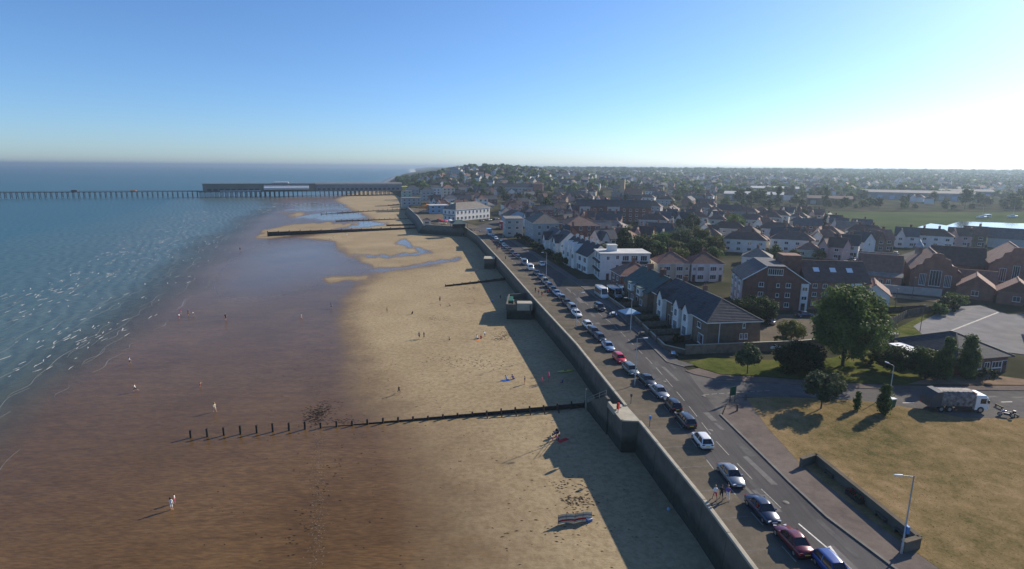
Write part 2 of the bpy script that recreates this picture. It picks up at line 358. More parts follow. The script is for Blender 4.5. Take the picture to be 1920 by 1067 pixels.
# ------------------------------------------------------------------ beach
m, nt, b = node_mat('sand')
g = nt.nodes.new('ShaderNodeNewGeometry')
aw = nt.nodes.new('ShaderNodeAttribute'); aw.attribute_name = 'wet'
ap = nt.nodes.new('ShaderNodeAttribute'); ap.attribute_name = 'pool'
def NZ(scale, detail=6, stretch=None, rough=0.55):
    n = nt.nodes.new('ShaderNodeTexNoise'); n.inputs['Scale'].default_value = scale; n.inputs['Detail'].default_value = detail; n.inputs['Roughness'].default_value = rough
    if stretch:
        mp = nt.nodes.new('ShaderNodeMapping'); mp.inputs['Scale'].default_value = stretch; mp.inputs['Rotation'].default_value = (0, 0, R(-22))
        nt.links.new(g.outputs['Position'], mp.inputs[0]); nt.links.new(mp.outputs[0], n.inputs['Vector'])
    else: nt.links.new(g.outputs['Position'], n.inputs['Vector'])
    return n
def ramp(src, p0, c0, p1, c1):
    r = nt.nodes.new('ShaderNodeValToRGB'); r.color_ramp.elements[0].position = p0; r.color_ramp.elements[0].color = rgb(c0)
    r.color_ramp.elements[1].position = p1; r.color_ramp.elements[1].color = rgb(c1); nt.links.new(src, r.inputs[0]); return r.outputs[0]
def mixc(f, a, c, mode='MIX'):
    x = nt.nodes.new('ShaderNodeMix'); x.data_type = 'RGBA'; x.blend_type = mode
    if isinstance(f, float): x.inputs[0].default_value = f
    else: nt.links.new(f, x.inputs[0])
    nt.links.new(a, x.inputs[6]); nt.links.new(c, x.inputs[7]); return x.outputs[2]
def mth(op, a, c, clamp=False):
    x = nt.nodes.new('ShaderNodeMath'); x.operation = op; x.use_clamp = clamp
    for i, v in enumerate((a, c)):
        if isinstance(v, (int, float)): x.inputs[i].default_value = v
        else: nt.links.new(v, x.inputs[i])
    return x.outputs[0]
dry1 = ramp(NZ(0.06, 8).outputs[0], 0.3, (0.30, 0.232, 0.138), 0.7, (0.385, 0.305, 0.187))
dry2 = ramp(NZ(1.3, 9, None, 0.7).outputs[0], 0.38, (0.66, 0.63, 0.60), 0.58, (1.06, 1.06, 1.06))
dry = mixc(0.7, dry1, dry2, 'MULTIPLY')
wet1 = ramp(NZ(0.05, 8).outputs[0], 0.3, (0.106, 0.057, 0.018), 0.7, (0.150, 0.086, 0.033))
wet2 = ramp(NZ(0.5, 7, (0.25, 1.3, 1)).outputs[0], 0.35, (0.82, 0.80, 0.80), 0.65, (1.08, 1.08, 1.08))
wet3 = ramp(NZ(2.2, 6, (0.35, 1.6, 1)).outputs[0], 0.36, (0.66, 0.65, 0.64), 0.64, (1.2, 1.2, 1.2))
wet = mixc(0.8, mixc(0.8, wet1, wet2, 'MULTIPLY'), wet3, 'MULTIPLY')
# the wetness edge is broken up by noise
wn_ = mth('MULTIPLY', mth('SUBTRACT', NZ(0.25, 7).outputs[0], 0.5), 0.9)
wfac = mth('ADD', aw.outputs['Fac'], mth('MULTIPLY', wn_, mth('SUBTRACT', 1.0, mth('ABSOLUTE', mth('SUBTRACT', mth('MULTIPLY', aw.outputs['Fac'], 2.0), 1.0), 0))), True)
nt.links.new(mixc(wfac, dry, wet), b.inputs['Base Color'])
rg = mth('SUBTRACT', 0.92, mth('MULTIPLY', wfac, 0.62))
rg = mth('SUBTRACT', rg, mth('MULTIPLY', ap.outputs['Fac'], 0.25))
nt.links.new(mth('MAXIMUM', rg, 0.04), b.inputs['Roughness'])
nt.links.new(mth('ADD', mth('MULTIPLY', wfac, 0.18), 0.02), b.inputs['Specular IOR Level'])
hs = mth('ADD', mth('MULTIPLY', NZ(3.0, 5, (0.5, 1.4, 1)).outputs[0], 0.6), mth('MULTIPLY', NZ(0.35, 5).outputs[0], 1.2))
bp = nt.nodes.new('ShaderNodeBump'); bp.inputs['Distance'].default_value = 0.12
nt.links.new(mth('SUBTRACT', 0.6, mth('MULTIPLY', wfac, 0.32)), bp.inputs['Strength'])
nt.links.new(hs, bp.inputs['Height']); nt.links.new(bp.outputs[0], b.inputs['Normal'])

ys = np.concatenate([np.linspace(20, 60, 60, endpoint=False), 60 * (4000 / 60) ** np.linspace(0, 1, 420)])
ts = np.concatenate([np.linspace(-0.02, 1.1, 230, endpoint=False), np.linspace(1.1, 3.2, 30)])
Yg = np.repeat(ys[:, None], len(ts), 1)
Xc = coast_x(ys)[:, None]; Xs = shore_x(ys)[:, None]
Xg = Xc + 0.6 - (Xc - Xs) * ts[None, :]
Zg = beach_z(Xg, Yg)
wet_a = sstep(6, -6, Xg - interp_poly(DRY, ys)[:, None] + 6 * (vnoise(Xg * .08, Yg * .05, 5) - .5) * np.clip(Yg / 100, .6, 3)) if False else np.clip(0.5 - (Xg - interp_poly(DRY, ys)[:, None]) / (10 + 12 * sstep(130, 85, Yg)), 0, 1)
pool_a = np.zeros_like(wet_a)
DRY_BARS = [  # banks of drier sand standing out of the wet flats
    [(-149.46,335.40), (-158.78,367.11), (-157.15,398.52), (-132.75,416.00), (-116.11,405.31), (-107.47,377.12), (-121.01,357.13), (-136.17,328.32)],
    [(-69.30,210.38), (-63.58,214.98), (-53.16,214.28), (-53.08,205.76), (-64.44,204.31)],
    [(-79.16,274.01), (-73.94,289.45), (-54.99,290.44), (-47.55,286.87), (-48.99,271.94), (-65.16,264.29)],
    [(-67.56,251.42), (-57.38,263.00), (-32.42,262.53), (-27.69,253.24), (-33.86,237.17), (-53.08,232.38)],
    [(-201.56,507.13), (-173.64,475.53), (-170.66,455.40), (-192.79,484.73)]]
POOLS = [
    [(-67.69,321.53), (-58.01,314.86), (-47.23,293.44), (-32.65,264.52), (-40.61,267.52), (-50.66,289.21), (-61.22,301.12)],
    [(-75.90,262.45), (-61.03,268.25), (-43.67,270.84), (-32.86,266.20), (-46.98,260.54), (-68.10,256.33)],
    [(-54.61,224.85), (-40.15,234.38), (-23.10,247.70), (-21.30,237.88), (-35.15,230.68), (-50.38,220.21)],
    [(-118.59,416.95), (-108.01,426.19), (-95.66,410.56), (-91.98,388.17), (-105.38,373.47)],
    [(-169.82,453.16), (-167.05,495.86), (-141.54,504.03), (-111.66,457.94), (-127.32,437.86), (-147.28,436.29)],
    [(-249.36,636.81), (-227.42,659.30), (-181.61,607.90), (-153.78,548.23), (-179.06,532.06), (-207.95,542.89)],
    [(-127.61,275.05), (-117.93,312.30), (-102.02,313.20), (-71.61,251.35), (-56.06,226.27), (-66.42,217.61), (-75.99,198.51), (-84.94,173.09), (-105.02,207.42)]]
def boxblur(a, n, ax):
    c = np.cumsum(np.pad(a, [(n + 1, n) if i == ax else (0, 0) for i in (0, 1)], mode='edge'), axis=ax); L_ = a.shape[ax]
    return (np.take(c, np.arange(2 * n + 1, 2 * n + 1 + L_), ax) - np.take(c, np.arange(0, L_), ax)) / (2 * n + 1)
Xj = Xg + (Yg * .03) * (vnoise(Xg * .11, Yg * .05, 21) + .5 * vnoise(Xg * .3, Yg * .12, 22) - .75); Yj = Yg + (Yg * .06) * (vnoise(Xg * .07, Yg * .03, 23) + .5 * vnoise(Xg * .25, Yg * .1, 24) - .75)
for p in DRY_BARS: wet_a[inside(p, Xj, Yj)] = 0.12
sheen = np.zeros_like(wet_a)
for i_, p in enumerate(POOLS):
    k = inside(p, Xj, Yj); wet_a[k] = 1.0
    if i_ == len(POOLS) - 1: sheen[k] = 0.45
    else: pool_a[k] = 0.85
for _ in range(2): sheen = boxblur(boxblur(sheen, 16, 1), 9, 0)

def blur(a, n):
    for _ in range(n):
        a = a.copy(); a[1:-1, 1:-1] = (a[1:-1, 1:-1] * 2 + a[:-2, 1:-1] + a[2:, 1:-1] + a[1:-1, :-2] + a[1:-1, 2:]) / 6
    return a
wet_a = blur(wet_a, 2); pool_a = np.maximum(blur(pool_a, 5), sheen)
beach = link('beach', np_mesh('beach', np.stack([Xg, Yg, Zg], -1).reshape(-1, 3), grid_faces(*Xg.shape)[:, ::-1], 'sand',
             {'wet': ('POINT', wet_a.ravel()), 'pool': ('POINT', pool_a.ravel())}, True))
tag(beach, 'broad sandy beach at low tide, wet towards the sea', kind='structure')

# ------------------------------------------------------------------ sea
m, nt, b = node_mat('sea_water')
g = nt.nodes.new('ShaderNodeNewGeometry')
ad = nt.nodes.new('ShaderNodeAttribute'); ad.attribute_name = 'depth'
deep = ramp(NZ(0.004, 6, (1, 0.35, 1)).outputs[0], 0.3, (0.018, 0.070, 0.084), 0.7, (0.028, 0.094, 0.102))
shal = ramp(NZ(0.05, 6).outputs[0], 0.3, (0.068, 0.095, 0.088), 0.7, (0.085, 0.115, 0.104))
dm = nt.nodes.new('ShaderNodeMapRange'); dm.inputs['From Min'].default_value = 0.1; dm.inputs['From Max'].default_value = 1.7
nt.links.new(ad.outputs['Fac'], dm.inputs['Value'])
nt.links.new(mixc(dm.outputs[0], shal, deep), b.inputs['Base Color'])
b.inputs['Roughness'].default_value = 0.32; b.inputs['IOR'].default_value = 1.33; b.inputs['Specular IOR Level'].default_value = 0.27
h1 = NZ(0.55, 6, (1.0, 0.32, 1)).outputs[0]; h2 = NZ(0.10, 4, (1.0, 0.4, 1)).outputs[0]
bp = nt.nodes.new('ShaderNodeBump'); bp.inputs['Strength'].default_value = 0.55; bp.inputs['Distance'].default_value = 0.5
wv = nt.nodes.new('ShaderNodeTexWave'); wv.wave_type = 'BANDS'; wv.inputs['Scale'].default_value = 0.075; wv.inputs['Distortion'].default_value = 9.0; wv.inputs['Detail'].default_value = 3; wv.inputs['Detail Scale'].default_value = 0.7
mpw = nt.nodes.new('ShaderNodeMapping'); mpw.inputs['Rotation'].default_value = (0, 0, R(-28)); nt.links.new(g.outputs['Position'], mpw.inputs[0]); nt.links.new(mpw.outputs[0], wv.inputs['Vector'])
nt.links.new(mth('ADD', mth('ADD', h1, mth('MULTIPLY', h2, 1.3)), mth('MULTIPLY', wv.outputs['Fac'], 0.45)), bp.inputs['Height']); nt.links.new(bp.outputs[0], b.inputs['Normal'])
al = nt.nodes.new('ShaderNodeMapRange'); al.inputs['From Min'].default_value = 0.0; al.inputs['From Max'].default_value = 0.34; al.inputs['To Min'].default_value = 0.0
nt.links.new(ad.outputs['Fac'], al.inputs['Value'])
tr = nt.nodes.new('ShaderNodeBsdfTransparent'); ms = nt.nodes.new('ShaderNodeMixShader')
nt.links.new(al.outputs[0], ms.inputs[0]); nt.links.new(tr.outputs[0], ms.inputs[1]); nt.links.new(b.outputs[0], ms.inputs[2])
nt.links.new(ms.outputs[0], nt.nodes['Material Output'].inputs[0])
ys2 = np.concatenate([np.linspace(-60, 20, 12, endpoint=False), 20 * (60000 / 20) ** np.linspace(0, 1, 240)])
us = np.concatenate([np.linspace(0, 100, 60, endpoint=False), 100 * (60000 / 100) ** np.linspace(0, 1, 60)])
Y2 = np.repeat(ys2[:, None], len(us), 1); X2 = shore_x(ys2)[:, None] + 5 - us[None, :]
dep = np.clip(SEA_Z - beach_z(X2, Y2), 0, 5)
dep = np.where(us[None, :] > 150, 3.0, dep)
link_sea = link('sea', np_mesh('sea', np.stack([X2, Y2, np.full_like(X2, SEA_Z)], -1).reshape(-1, 3), grid_faces(*X2.shape)[:, ::-1], 'sea_water', {'depth': ('POINT', dep.ravel())}, True))
tag(link_sea, 'calm blue green sea with small breaking wavelets', kind='structure')

# breaking wavelets: low curled crests of foam along the shallows
mat('foam', (0.46, 0.455, 0.43), 0.7, 0.1, 3)
rnd = random.Random(5)
fb = MB()
fa = np.array(FOAM)
for k in range(520):
    y = rnd.uniform(70, 640) if rnd.random() < 0.5 else rnd.uniform(100, 330)
    off = rnd.gauss(0, 5) if rnd.random() < 0.55 else rnd.uniform(-14, 34)
    if y < fa[0, 1] or y > fa[-1, 1]: x = float(shore_x(y)) - 18 + off
    else: x = float(np.interp(y, fa[:, 1], fa[:, 0])) + off * (1 + y / 400)
    if x > float(shore_x(y)) - 3: continue
    tx, ty = float(shore_x(y + 8) - shore_x(y - 8)), 16.0
    a = math.atan2(ty, tx) + rnd.gauss(0, 0.22)
    L = rnd.uniform(0.5, 2.2) * (1 + y / 240); W = rnd.uniform(0.025, 0.06) * (1 + y / 150)
    ca, sa = math.cos(a), math.sin(a); n = 6; top = []; lo = []; hi = []
    bend = rnd.gauss(0, 0.12)
    for i in range(n + 1):
        s_ = (i / n - 0.5) * L; w = W * (1 - abs(2 * i / n - 1) ** 2) * rnd.uniform(0.6, 1.3) + 0.03; q = bend * (s_ * s_) / L
        for dst, o_, zz in ((lo, q - w, 0.005), (top, q, 0.10 * min(1, w / 0.3) + 0.01), (hi, q + w, 0.005)):
            dst.append((x + ca * s_ - sa * o_, y + sa * s_ + ca * o_, SEA_Z + zz))
    V = lo + top + hi; N = n + 1
    fb.add(V, [(i, i + 1, N + i + 1, N + i) for i in range(n)] + [(N + i, N + i + 1, 2 * N + i + 1, 2 * N + i) for i in range(n)], 'foam', True)
mat('foam_thin', (0.19, 0.20, 0.195), 0.7, 0.15, 3)
for k in range(190):   # long faint lines of swash running along the shallows
    y = 60 + 420 * rnd.random() ** 1.5; off = rnd.uniform(1, 46) * (1 + y / 500); L = rnd.uniform(5, 22) * (1 + y / 400); n = 12; ph = rnd.uniform(0, 6.28); sl = rnd.gauss(0, .05); pts = []
    for i in range(n + 1):
        yy_ = y + (i / n - .5) * L; pts.append((float(shore_x(yy_)) - off + .5 * math.sin(ph + i * .7) + sl * (i - n / 2), yy_))
    W = rnd.uniform(.02, .05) * (1 + y / 130); V = [(x_ + s_ * W * (1.1 - abs(2 * i / n - 1)), y_, SEA_Z + (.03 if s_ == 0 else .006)) for s_ in (-1, 0, 1) for i, (x_, y_) in enumerate(pts)]; N = n + 1
    fb.add(V, [(i + 1, i, N + i, N + i + 1) for i in range(n)] + [(N + i + 1, N + i, 2 * N + i, 2 * N + i + 1) for i in range(n)], 'foam_thin', True)
tag(fb.build('wave_foam'), 'scattered white foam crests breaking in the shallows', 'foam', kind='stuff')

# ------------------------------------------------------------------ land
ys3 = np.concatenate([np.linspace(-60, 60, 20, endpoint=False), 60 * (60000 / 60) ** np.linspace(0, 1, 190)])
us3 = np.concatenate([[0.0], np.linspace(0.02, 30, 14, endpoint=False), 30 * (60000 / 30) ** np.linspace(0, 1, 110)])
Y3 = np.repeat(ys3[:, None], len(us3), 1); X3 = coast_x(ys3)[:, None] + 0.7 + us3[None, :]
Z3 = ground(X3, Y3) + 1.5 * (vnoise(X3 * .01, Y3 * .01, 9) - .5) * sstep(450, 700, Y3) - 0.06
Z3[:, 0] = -7.0; X3[:, 0] -= np.where(ys3 > 560, np.clip((ys3 - 560) * 0.05, 0, 25), 0)
land = link('ground', np_mesh('ground', np.stack([X3, Y3, Z3], -1).reshape(-1, 3), grid_faces(*X3.shape), 'town_ground'))
tag(land, 'level coastal land rising gently inland', kind='structure')

def sheet(name, poly, z, mname, label, thick=0.0, kind='structure'):
    mb = MB()
    if thick: mb.prism(poly, z - thick, z, mname)
    else:
        a = sum(poly[i][0] * poly[(i + 1) % len(poly)][1] - poly[(i + 1) % len(poly)][0] * poly[i][1] for i in range(len(poly)))
        p = poly if a > 0 else poly[::-1]
        mb.add([(x, y, z) for x, y in p], [list(range(len(p)))], mname)
    return tag(mb.build(name), label, kind=kind)

# main road along the front: kerb line on the land side, bay line on the sea side
KERB_S = [(38.5, 20), (36.6, 33), (34.5, 44.8), (32.5, 52.4), (31.8, 59), (31.3, 65.7), (30.4, 77)]
KERB_N = [(31.0, 96.6), (28.5, 99.5), (28.1, 105.6), (26.0, 134), (21.7, 161), (14.5, 200), (-1.5, 277), (-11, 318), (-8, 350), (2, 395), (18, 450), (30, 520)]
BAY = [(31, 0), (27.6, 30), (26.1, 45), (24.7, 56), (24.1, 62), (23.7, 70), (23.0, 80), (20.6, 95), (18.6, 110), (12.0, 148), (2.2, 203), (-14.0, 293), (-22, 325)]
def bay_x(y): return float(interp_poly(BAY, y))
def strip(name, La, Lb, z, mname, label):
    """sheet between two lines with the same number of points"""
    mb = MB(); n = len(La)
    mb.add([(x, y, z) for x, y in La] + [(x, y, z) for x, y in Lb], [(i, n + i, n + i + 1, i + 1) for i in range(n - 1)], mname)
    return tag(mb.build(name), label, kind='structure')
yr = [0, 20, 33, 44.8, 52.4, 59, 65.7, 74.6, 79.8, 88, 96.6, 105.6, 120, 134, 148, 161, 180, 200, 240, 277, 300, 318]
kall = KERB_S + KERB_N
strip('promenade', [(wall_x(y) + 0.3, y) for y in yr], [(bay_x(y), y) for y in yr], 0.008, 'concrete', 'tan concrete promenade along the top of the sea wall')
strip('road', [(bay_x(y), y) for y in yr], [(float(interp_poly(kall, y)) if y > 0 else 41.0, y) for y in yr], 0.0, 'asphalt', 'grey seafront road running beside the parked cars')
sheet('road', [(-22, 318), (-11, 318), (-8, 350), (2, 395), (18, 450), (30, 520), (26, 524), (10, 455), (-8, 400), (-18, 355), (-26, 335)], 0.01, 'asphalt', 'far bend of the seafront road past the white pub')
SIDE_N = [(31.55,93.50), (35.21,90.80), (43.63,89.51), (54.27,87.62), (64.20,87.12), (83.17,87.02), (140, 87.5)]
SIDE_S = [(140, 75), (73.90,76.49), (65.34,76.34), (61.20,79.40), (54.44,82.43), (47.65,83.14), (40.08,83.84), (35.79,83.55), (33.09,81.65), (30.4, 77)]
sheet('side_road', [(30.4, 77), (30.6, 88), (31.0, 96.6)] + SIDE_N + SIDE_S[:-1], 0.004, 'asphalt_old', 'grey side road leading inland past the lawn')
# pavements raised behind kerbs
PAVE_S = [(30.37,77.02), (32.94,81.25), (35.62,83.13), (36.54,82.94), (35.25,72.47), (35.05,63.17), (36.6, 52), (38.3, 44.8), (40, 33), (42, 20)]
sheet('pavement', KERB_S[:-1] + [(30.45, 76.5)] + PAVE_S[1:], 0.12, 'paving', 'reddish grey pavement along the lawn side of the road', 0.2)
mb = MB()
for p, q in zip(KERB_S[:-1], KERB_S[1:]):
    mb.bar((p[0] - 0.02, p[1], 0.05), (q[0] - 0.02, q[1], 0.05), 0.28, 0.16, 'kerbstone')
tag(mb.build('kerb'), 'dark kerb edging the seafront road', kind='structure')
PAVE_N = [(31.2, 97.2), (28.75, 99.8), (28.35, 105.6), (26.25, 134), (21.95, 161), (14.75, 200), (-1.2, 277)]
strip('pavement', PAVE_N, [(x + 2.2, y + 0.8) for x, y in PAVE_N], 0.10, 'asphalt_old', 'pavement in front of the terrace gardens')
mb = MB()
for p, q in zip(PAVE_N[:-1], PAVE_N[1:]): mb.bar((p[0] - .1, p[1], 0.03), (q[0] - .1, q[1], 0.03), 0.26, 0.16, 'kerbstone')
tag(mb.build('kerb'), 'kerb in front of the terrace gardens', kind='structure')
# footway north of the side road, with verge
sheet('pavement', [(30.62,95.06), (33.42,96.47), (36.11,93.33), (44.73,91.98), (55.48,89.74), (65.31,88.75), (85.02,89.12), (140, 90), (140, 88)] + SIDE_N[::-1][1:], 0.09, 'paving', 'pavement on the inland side of the side road', 0.15)
# lawns
LAWN = [(36.54,82.94), (39.99,83.63), (47.54,82.93), (54.32,82.23), (61.06,79.20), (65.20,76.17), (73.74,76.31), (150, 74), (150, 10), (43, 10), (42, 20), (40, 33), (38.3, 44.8), (36.6, 52), (35.05,63.17), (35.25,72.47)]
sheet('lawn', LAWN, 0.13, 'dry_grass', 'sun-dried lawn beside the seafront road', 0.2)
sheet('lawn', [(33.51,96.75), (32.45,99.56), (37.21,102.04), (47.81,101.07), (60.55,102.55), (77.78,113.70), (84.55,113.86), (71.26,97.53), (70.51,91.74), (65.47,88.99), (55.62,89.98), (44.85,92.23), (36.20,93.59)], 0.11, 'green_grass', 'patchy green verge under the trees')
sheet('earth', [(65.63,89.22), (70.51,91.74), (75.10,94.90), (83.03,94.27), (87.61,92.07), (110, 97), (110, 91), (85.23,89.36)], 0.115, 'bare_earth', 'bare earth and paths in front of the low hall')
sheet('lawn', [(75.53,113.65), (88.88,125.32), (110.32,142.96), (111.15,141.85), (91.60,125.39), (88.44,117.00), (80.91,110.19), (75.37,106.68)], 0.10, 'green_grass', 'strip of grass between the fence and the car park')
sheet('lawn', [(89.36,135.86), (97.10,146.04), (105.37,143.38), (105.18,140.57), (95.35,135.00)], 0.10, 'green_grass', 'small fenced green behind the big tree')
sheet('earth', [(105.62,161.97), (119.06,152.88), (115.91,149.02), (102.51,156.98)], 0.105, 'bare_earth', 'strip of dry yellow earth below the school wall')
sheet('car_park', [(91.60,125.39), (111.15,141.85), (117.31,144.88), (123.72,146.25), (123.00,136.81), (150, 140), (150, 112), (104, 103), (96.68,107.16), (89.08,113.97), (88.44,117.00)], 0.06, 'carpark_tarmac', 'pale tarmac car park behind the low hall')
sheet('car_park', [(49.60,108.77), (56.27,124.47), (62.76,135.11), (66.73,135.22), (76.02,135.48), (67.41,119.26), (57.17,107.93)], 0.05, 'concrete', 'sunlit yard behind the brown terrace')
sheet('forecourt', [(14.34,166.33), (17.14,179.72), (42.74,175.43), (33.70,159.59), (25.48,151.22), (22.45,161.37)], 0.012, 'concrete', 'concrete forecourt where the camper vans stand')
sheet('promenade', [(-22, 330), (-27.2, 333.4), (-53.5, 346.6), (-65.4, 400), (-88, 489), (-70, 486), (-52, 425), (-44, 392), (-38, 372), (-24, 350), (-19, 335)], 0.02, 'concrete', 'paved promenade and forecourt in front of the white pub')
# far street between the apartment block and the school
sheet('road', [(96.58,163.86), (107.67,176.08), (137.14,212.60), (181.49,253.12), (182.77,249.87), (138.42,206.77), (114.56,176.33), (100.78,160.39)], 0.02, 'asphalt_old', 'street between the brick apartments and the school')
# marsh: field and standing water
sheet('marsh', [(214.45,470.57), (438.66,491.14), (700, 430), (700, 300), (330, 300), (248.14,286.83), (208.54,300.09), (198.83,354.29), (190.82,401.14)], 0.04, 'field_grass', 'green marsh field beyond the houses')
m, nt, b = node_mat('pond_water'); b.inputs['Base Color'].default_value = (0.08, 0.10, 0.11, 1); b.inputs['Roughness'].default_value = 0.08
sheet('water', [(245.95,348.06), (279.18,380.67), (279.34,366.57), (312.42,398.42), (325.48,391.60), (345.79,385.57), (640, 400), (640, 320), (285.39,316.91), (266.59,315.75), (260.84,331.40), (246.77,325.00)], 0.07, 'pond_water', 'bright tidal creek across the marsh')

# ------------------------------------------------------------------ road markings
mk = MB()
def dash(p, q, w, mname='paint_white', z=0.012):
    d = Vector((q[0] - p[0], q[1] - p[1])).normalized(); n_ = Vector((-d.y, d.x)) * (w / 2)
    mk.add([(p[0] + n_.x, p[1] + n_.y, z), (p[0] - n_.x, p[1] - n_.y, z), (q[0] - n_.x, q[1] - n_.y, z), (q[0] + n_.x, q[1] + n_.y, z)], [(0, 1, 2, 3)], mname)
CTR = [(33.5, 26), (30.5, 45.2), (28.9, 51.9), (28.1, 56.2), (27.6, 61.8), (26.9, 67.8), (26.7, 80.3), (25.9, 96.6), (23.2, 124.5), (16.5, 163), (7.5, 203), (-7, 280)]
def ctr(y): return (float(interp_poly(CTR, y)), y)
y = 26.0
while y < 270:
    if not (47.5 < y < 51.8): dash(ctr(y), ctr(y + 3.6), 0.11, 'paint_worn')
    y += 5.6
# lane-return arrow
dash(ctr(47.6), ctr(51.3), 0.16)
a0 = Vector(ctr(47.6)); d0 = (Vector(ctr(45.0)) - a0).normalized(); n0 = Vector((-d0.y, d0.x))
mk.add([(*(a0 + n0 * 0.55 - d0 * 0.2), .012), (*(a0 - n0 * 0.12), .012), (*(a0 + d0 * 2.4 - n0 * 0.25), .012)], [(0, 1, 2)], 'paint_white')
y = 24.0
while y < 300:
    dash((bay_x(y), y), (bay_x(y + 2.2), y + 2.2), 0.11, 'paint_worn', 0.013); y += 5.4
for k in range(7):
    x = 60 + k * 5.2; dash((x, 81.8 + k * 0.2), (x + 1.8, 81.9 + k * 0.2), 0.14, 'paint_white', 0.016)
for k in range(9):
    x = 31 + k * 1.3; dash((x - 0.6, 84.5 + k * 0.22), (x + 0.3, 84.65 + k * 0.22), 0.14, 'paint_worn', 0.016)
for i in range(11):   # car-park bays
    bx, by = 94 + i * 2.55, 124 + i * 1.5
    dash((bx, by), (bx - 1.2, by + 4.4), 0.1, 'paint_worn', 0.068)
dash((94.31,119.52), (122.37,138.90), 0.4, 'paint_worn', 0.068)
tag(mk.build('road_markings'), 'worn white dashes and arrow painted on the roads', kind='structure')

# slab joints, tarmac repairs, gully grids and manhole covers
jt = MB(); y = 22.0
while y < 200:
    x0_, x1_ = wall_x(y) + .35, bay_x(y) - .1; jt.add([(x0_, y, .0115), (x1_, y + .5, .0115), (x1_, y + .56 + y * .0005, .0115), (x0_, y + .06 + y * .0005, .0115)], [(0, 1, 2, 3)], 'kerbstone'); y += 5.0
tag(jt.build('expansion_joints'), 'dark joints across the concrete promenade', kind='structure')
mat('tarmac_patch', (0.066, 0.064, 0.064), 0.9, 0.25, 1.5, 0.2, 12, world_space=True)
mat('tarmac_patch_pale', (0.12, 0.113, 0.107), 0.9, 0.2, 1.5, 0.2, 12, world_space=True)
rq = random.Random(17); pt_ = MB()
for k in range(46):
    y = 26 + 150 * rq.random() ** 1.3; xa = bay_x(y) + .4; xb = float(interp_poly(kall, y)) - .6; x = rq.uniform(xa, xb - 1); L = rq.uniform(.8, 7); w = rq.uniform(.25, 1.2); t = -.12
    q_ = [(x, y), (x + w, y), (x + w + t * L + rq.uniform(-.1, .1), y + L), (x + t * L, y + L + rq.uniform(-.2, .2))]
    if max(p_[0] for p_ in q_) > xb + .3: continue
    pt_.add([(p_[0], p_[1], .0035 + .00012 * k) for p_ in q_], [(0, 1, 2, 3)], 'tarmac_patch' if k % 3 else 'tarmac_patch_pale')
for k in range(14):
    x = rq.uniform(33, 80); y = rq.uniform(80.5, 88); L = rq.uniform(1, 6); w = rq.uniform(.3, 1); pt_.add([(x, y, .0075 + .0002 * k), (x + L, y + .1, .0075 + .0002 * k), (x + L, y + w, .0075 + .0002 * k), (x, y + w, .0075 + .0002 * k)], [(0, 1, 2, 3)], 'tarmac_patch')
tag(pt_.build('road_repairs'), 'dark tarmac repairs on the seafront road', kind='structure')
for k, (x, y) in enumerate(((27.2, 72), (25.6, 90), (29.5, 55), (30.2, 84), (24.2, 112), (22.0, 140))):
    mh_ = MB(); mh_.lathe([(.36, .0), (.34, .02), (0, .022)], 'kerbstone', 14); o_ = mh_.build('manhole_cover', None, (x, y, .006)); tag(o_, 'round iron manhole cover ' + ('by the white hatchback', 'near the beach steps', 'across from the navy saloon', 'in the mouth of the side road', 'opposite the brown terrace', 'opposite the green slate terrace')[k], 'manhole', 'manhole covers')
# dry tufts standing on the lawn: too many to count
tf_ = np.random.RandomState(31); N = 42000; yy = 24 + 58 * tf_.rand(N); xx = 36 + 60 * tf_.rand(N)
kp = inside(LAWN, xx, yy) & (xx < 1.06 * yy + 6); xx, yy = xx[kp], yy[kp]; N = len(xx); a_ = tf_.rand(N) * 6.283; h_ = .012 + .035 * tf_.rand(N) ** 2; w_ = .05 + .09 * tf_.rand(N)
ca, sa = np.cos(a_) * w_, np.sin(a_) * w_; lx, ly = (tf_.rand(N) - .5) * .1, (tf_.rand(N) - .5) * .1
V = np.stack([np.stack([xx - ca, yy - sa, np.full(N, .12)], 1), np.stack([xx + ca, yy + sa, np.full(N, .12)], 1), np.stack([xx + lx, yy + ly, .12 + h_], 1)], 1).reshape(-1, 3)
leaf_mat('grass_blade', (0.06, 0.065, 0.02), (0.14, 0.105, 0.045), (0.22, 0.165, 0.09), .2)
tag(link('grass', np_mesh('grass', V, np.arange(3 * N).reshape(-1, 3), 'grass_blade', {'tint': ('FACE', tf_.rand(N))})), 'short dry tufts all over the lawn', 'grass', kind='stuff')

# ------------------------------------------------------------------ sea wall
m, nt, b = node_mat('wall_concrete')
g = nt.nodes.new('ShaderNodeNewGeometry'); sx = nt.nodes.new('ShaderNodeSeparateXYZ'); nt.links.new(g.outputs['Position'], sx.inputs[0])
clean = ramp(NZ(0.7, 8).outputs[0], 0.3, (0.07, 0.068, 0.055), 0.7, (0.125, 0.115, 0.09))
algae = ramp(NZ(1.5, 7).outputs[0], 0.3, (0.014, 0.018, 0.012), 0.7, (0.032, 0.037, 0.024))
lvl = mth('ADD', sx.outputs[2], mth('MULTIPLY', NZ(0.5, 7).outputs[0], 2.2))
mr = nt.nodes.new('ShaderNodeMapRange'); mr.inputs['From Min'].default_value = -2.2; mr.inputs['From Max'].default_value = -0.9
nt.links.new(lvl, mr.inputs['Value']); nt.links.new(mixc(mr.outputs[0], algae, clean), b.inputs['Base Color'])
b.inputs['Roughness'].default_value = 0.9
bp = nt.nodes.new('ShaderNodeBump'); bp.inputs['Strength'].default_value = 0.5; bp.inputs['Distance'].default_value = 0.1
nt.links.new(NZ(2.5, 6).outputs[0], bp.inputs['Height']); nt.links.new(bp.outputs[0], b.inputs['Normal'])

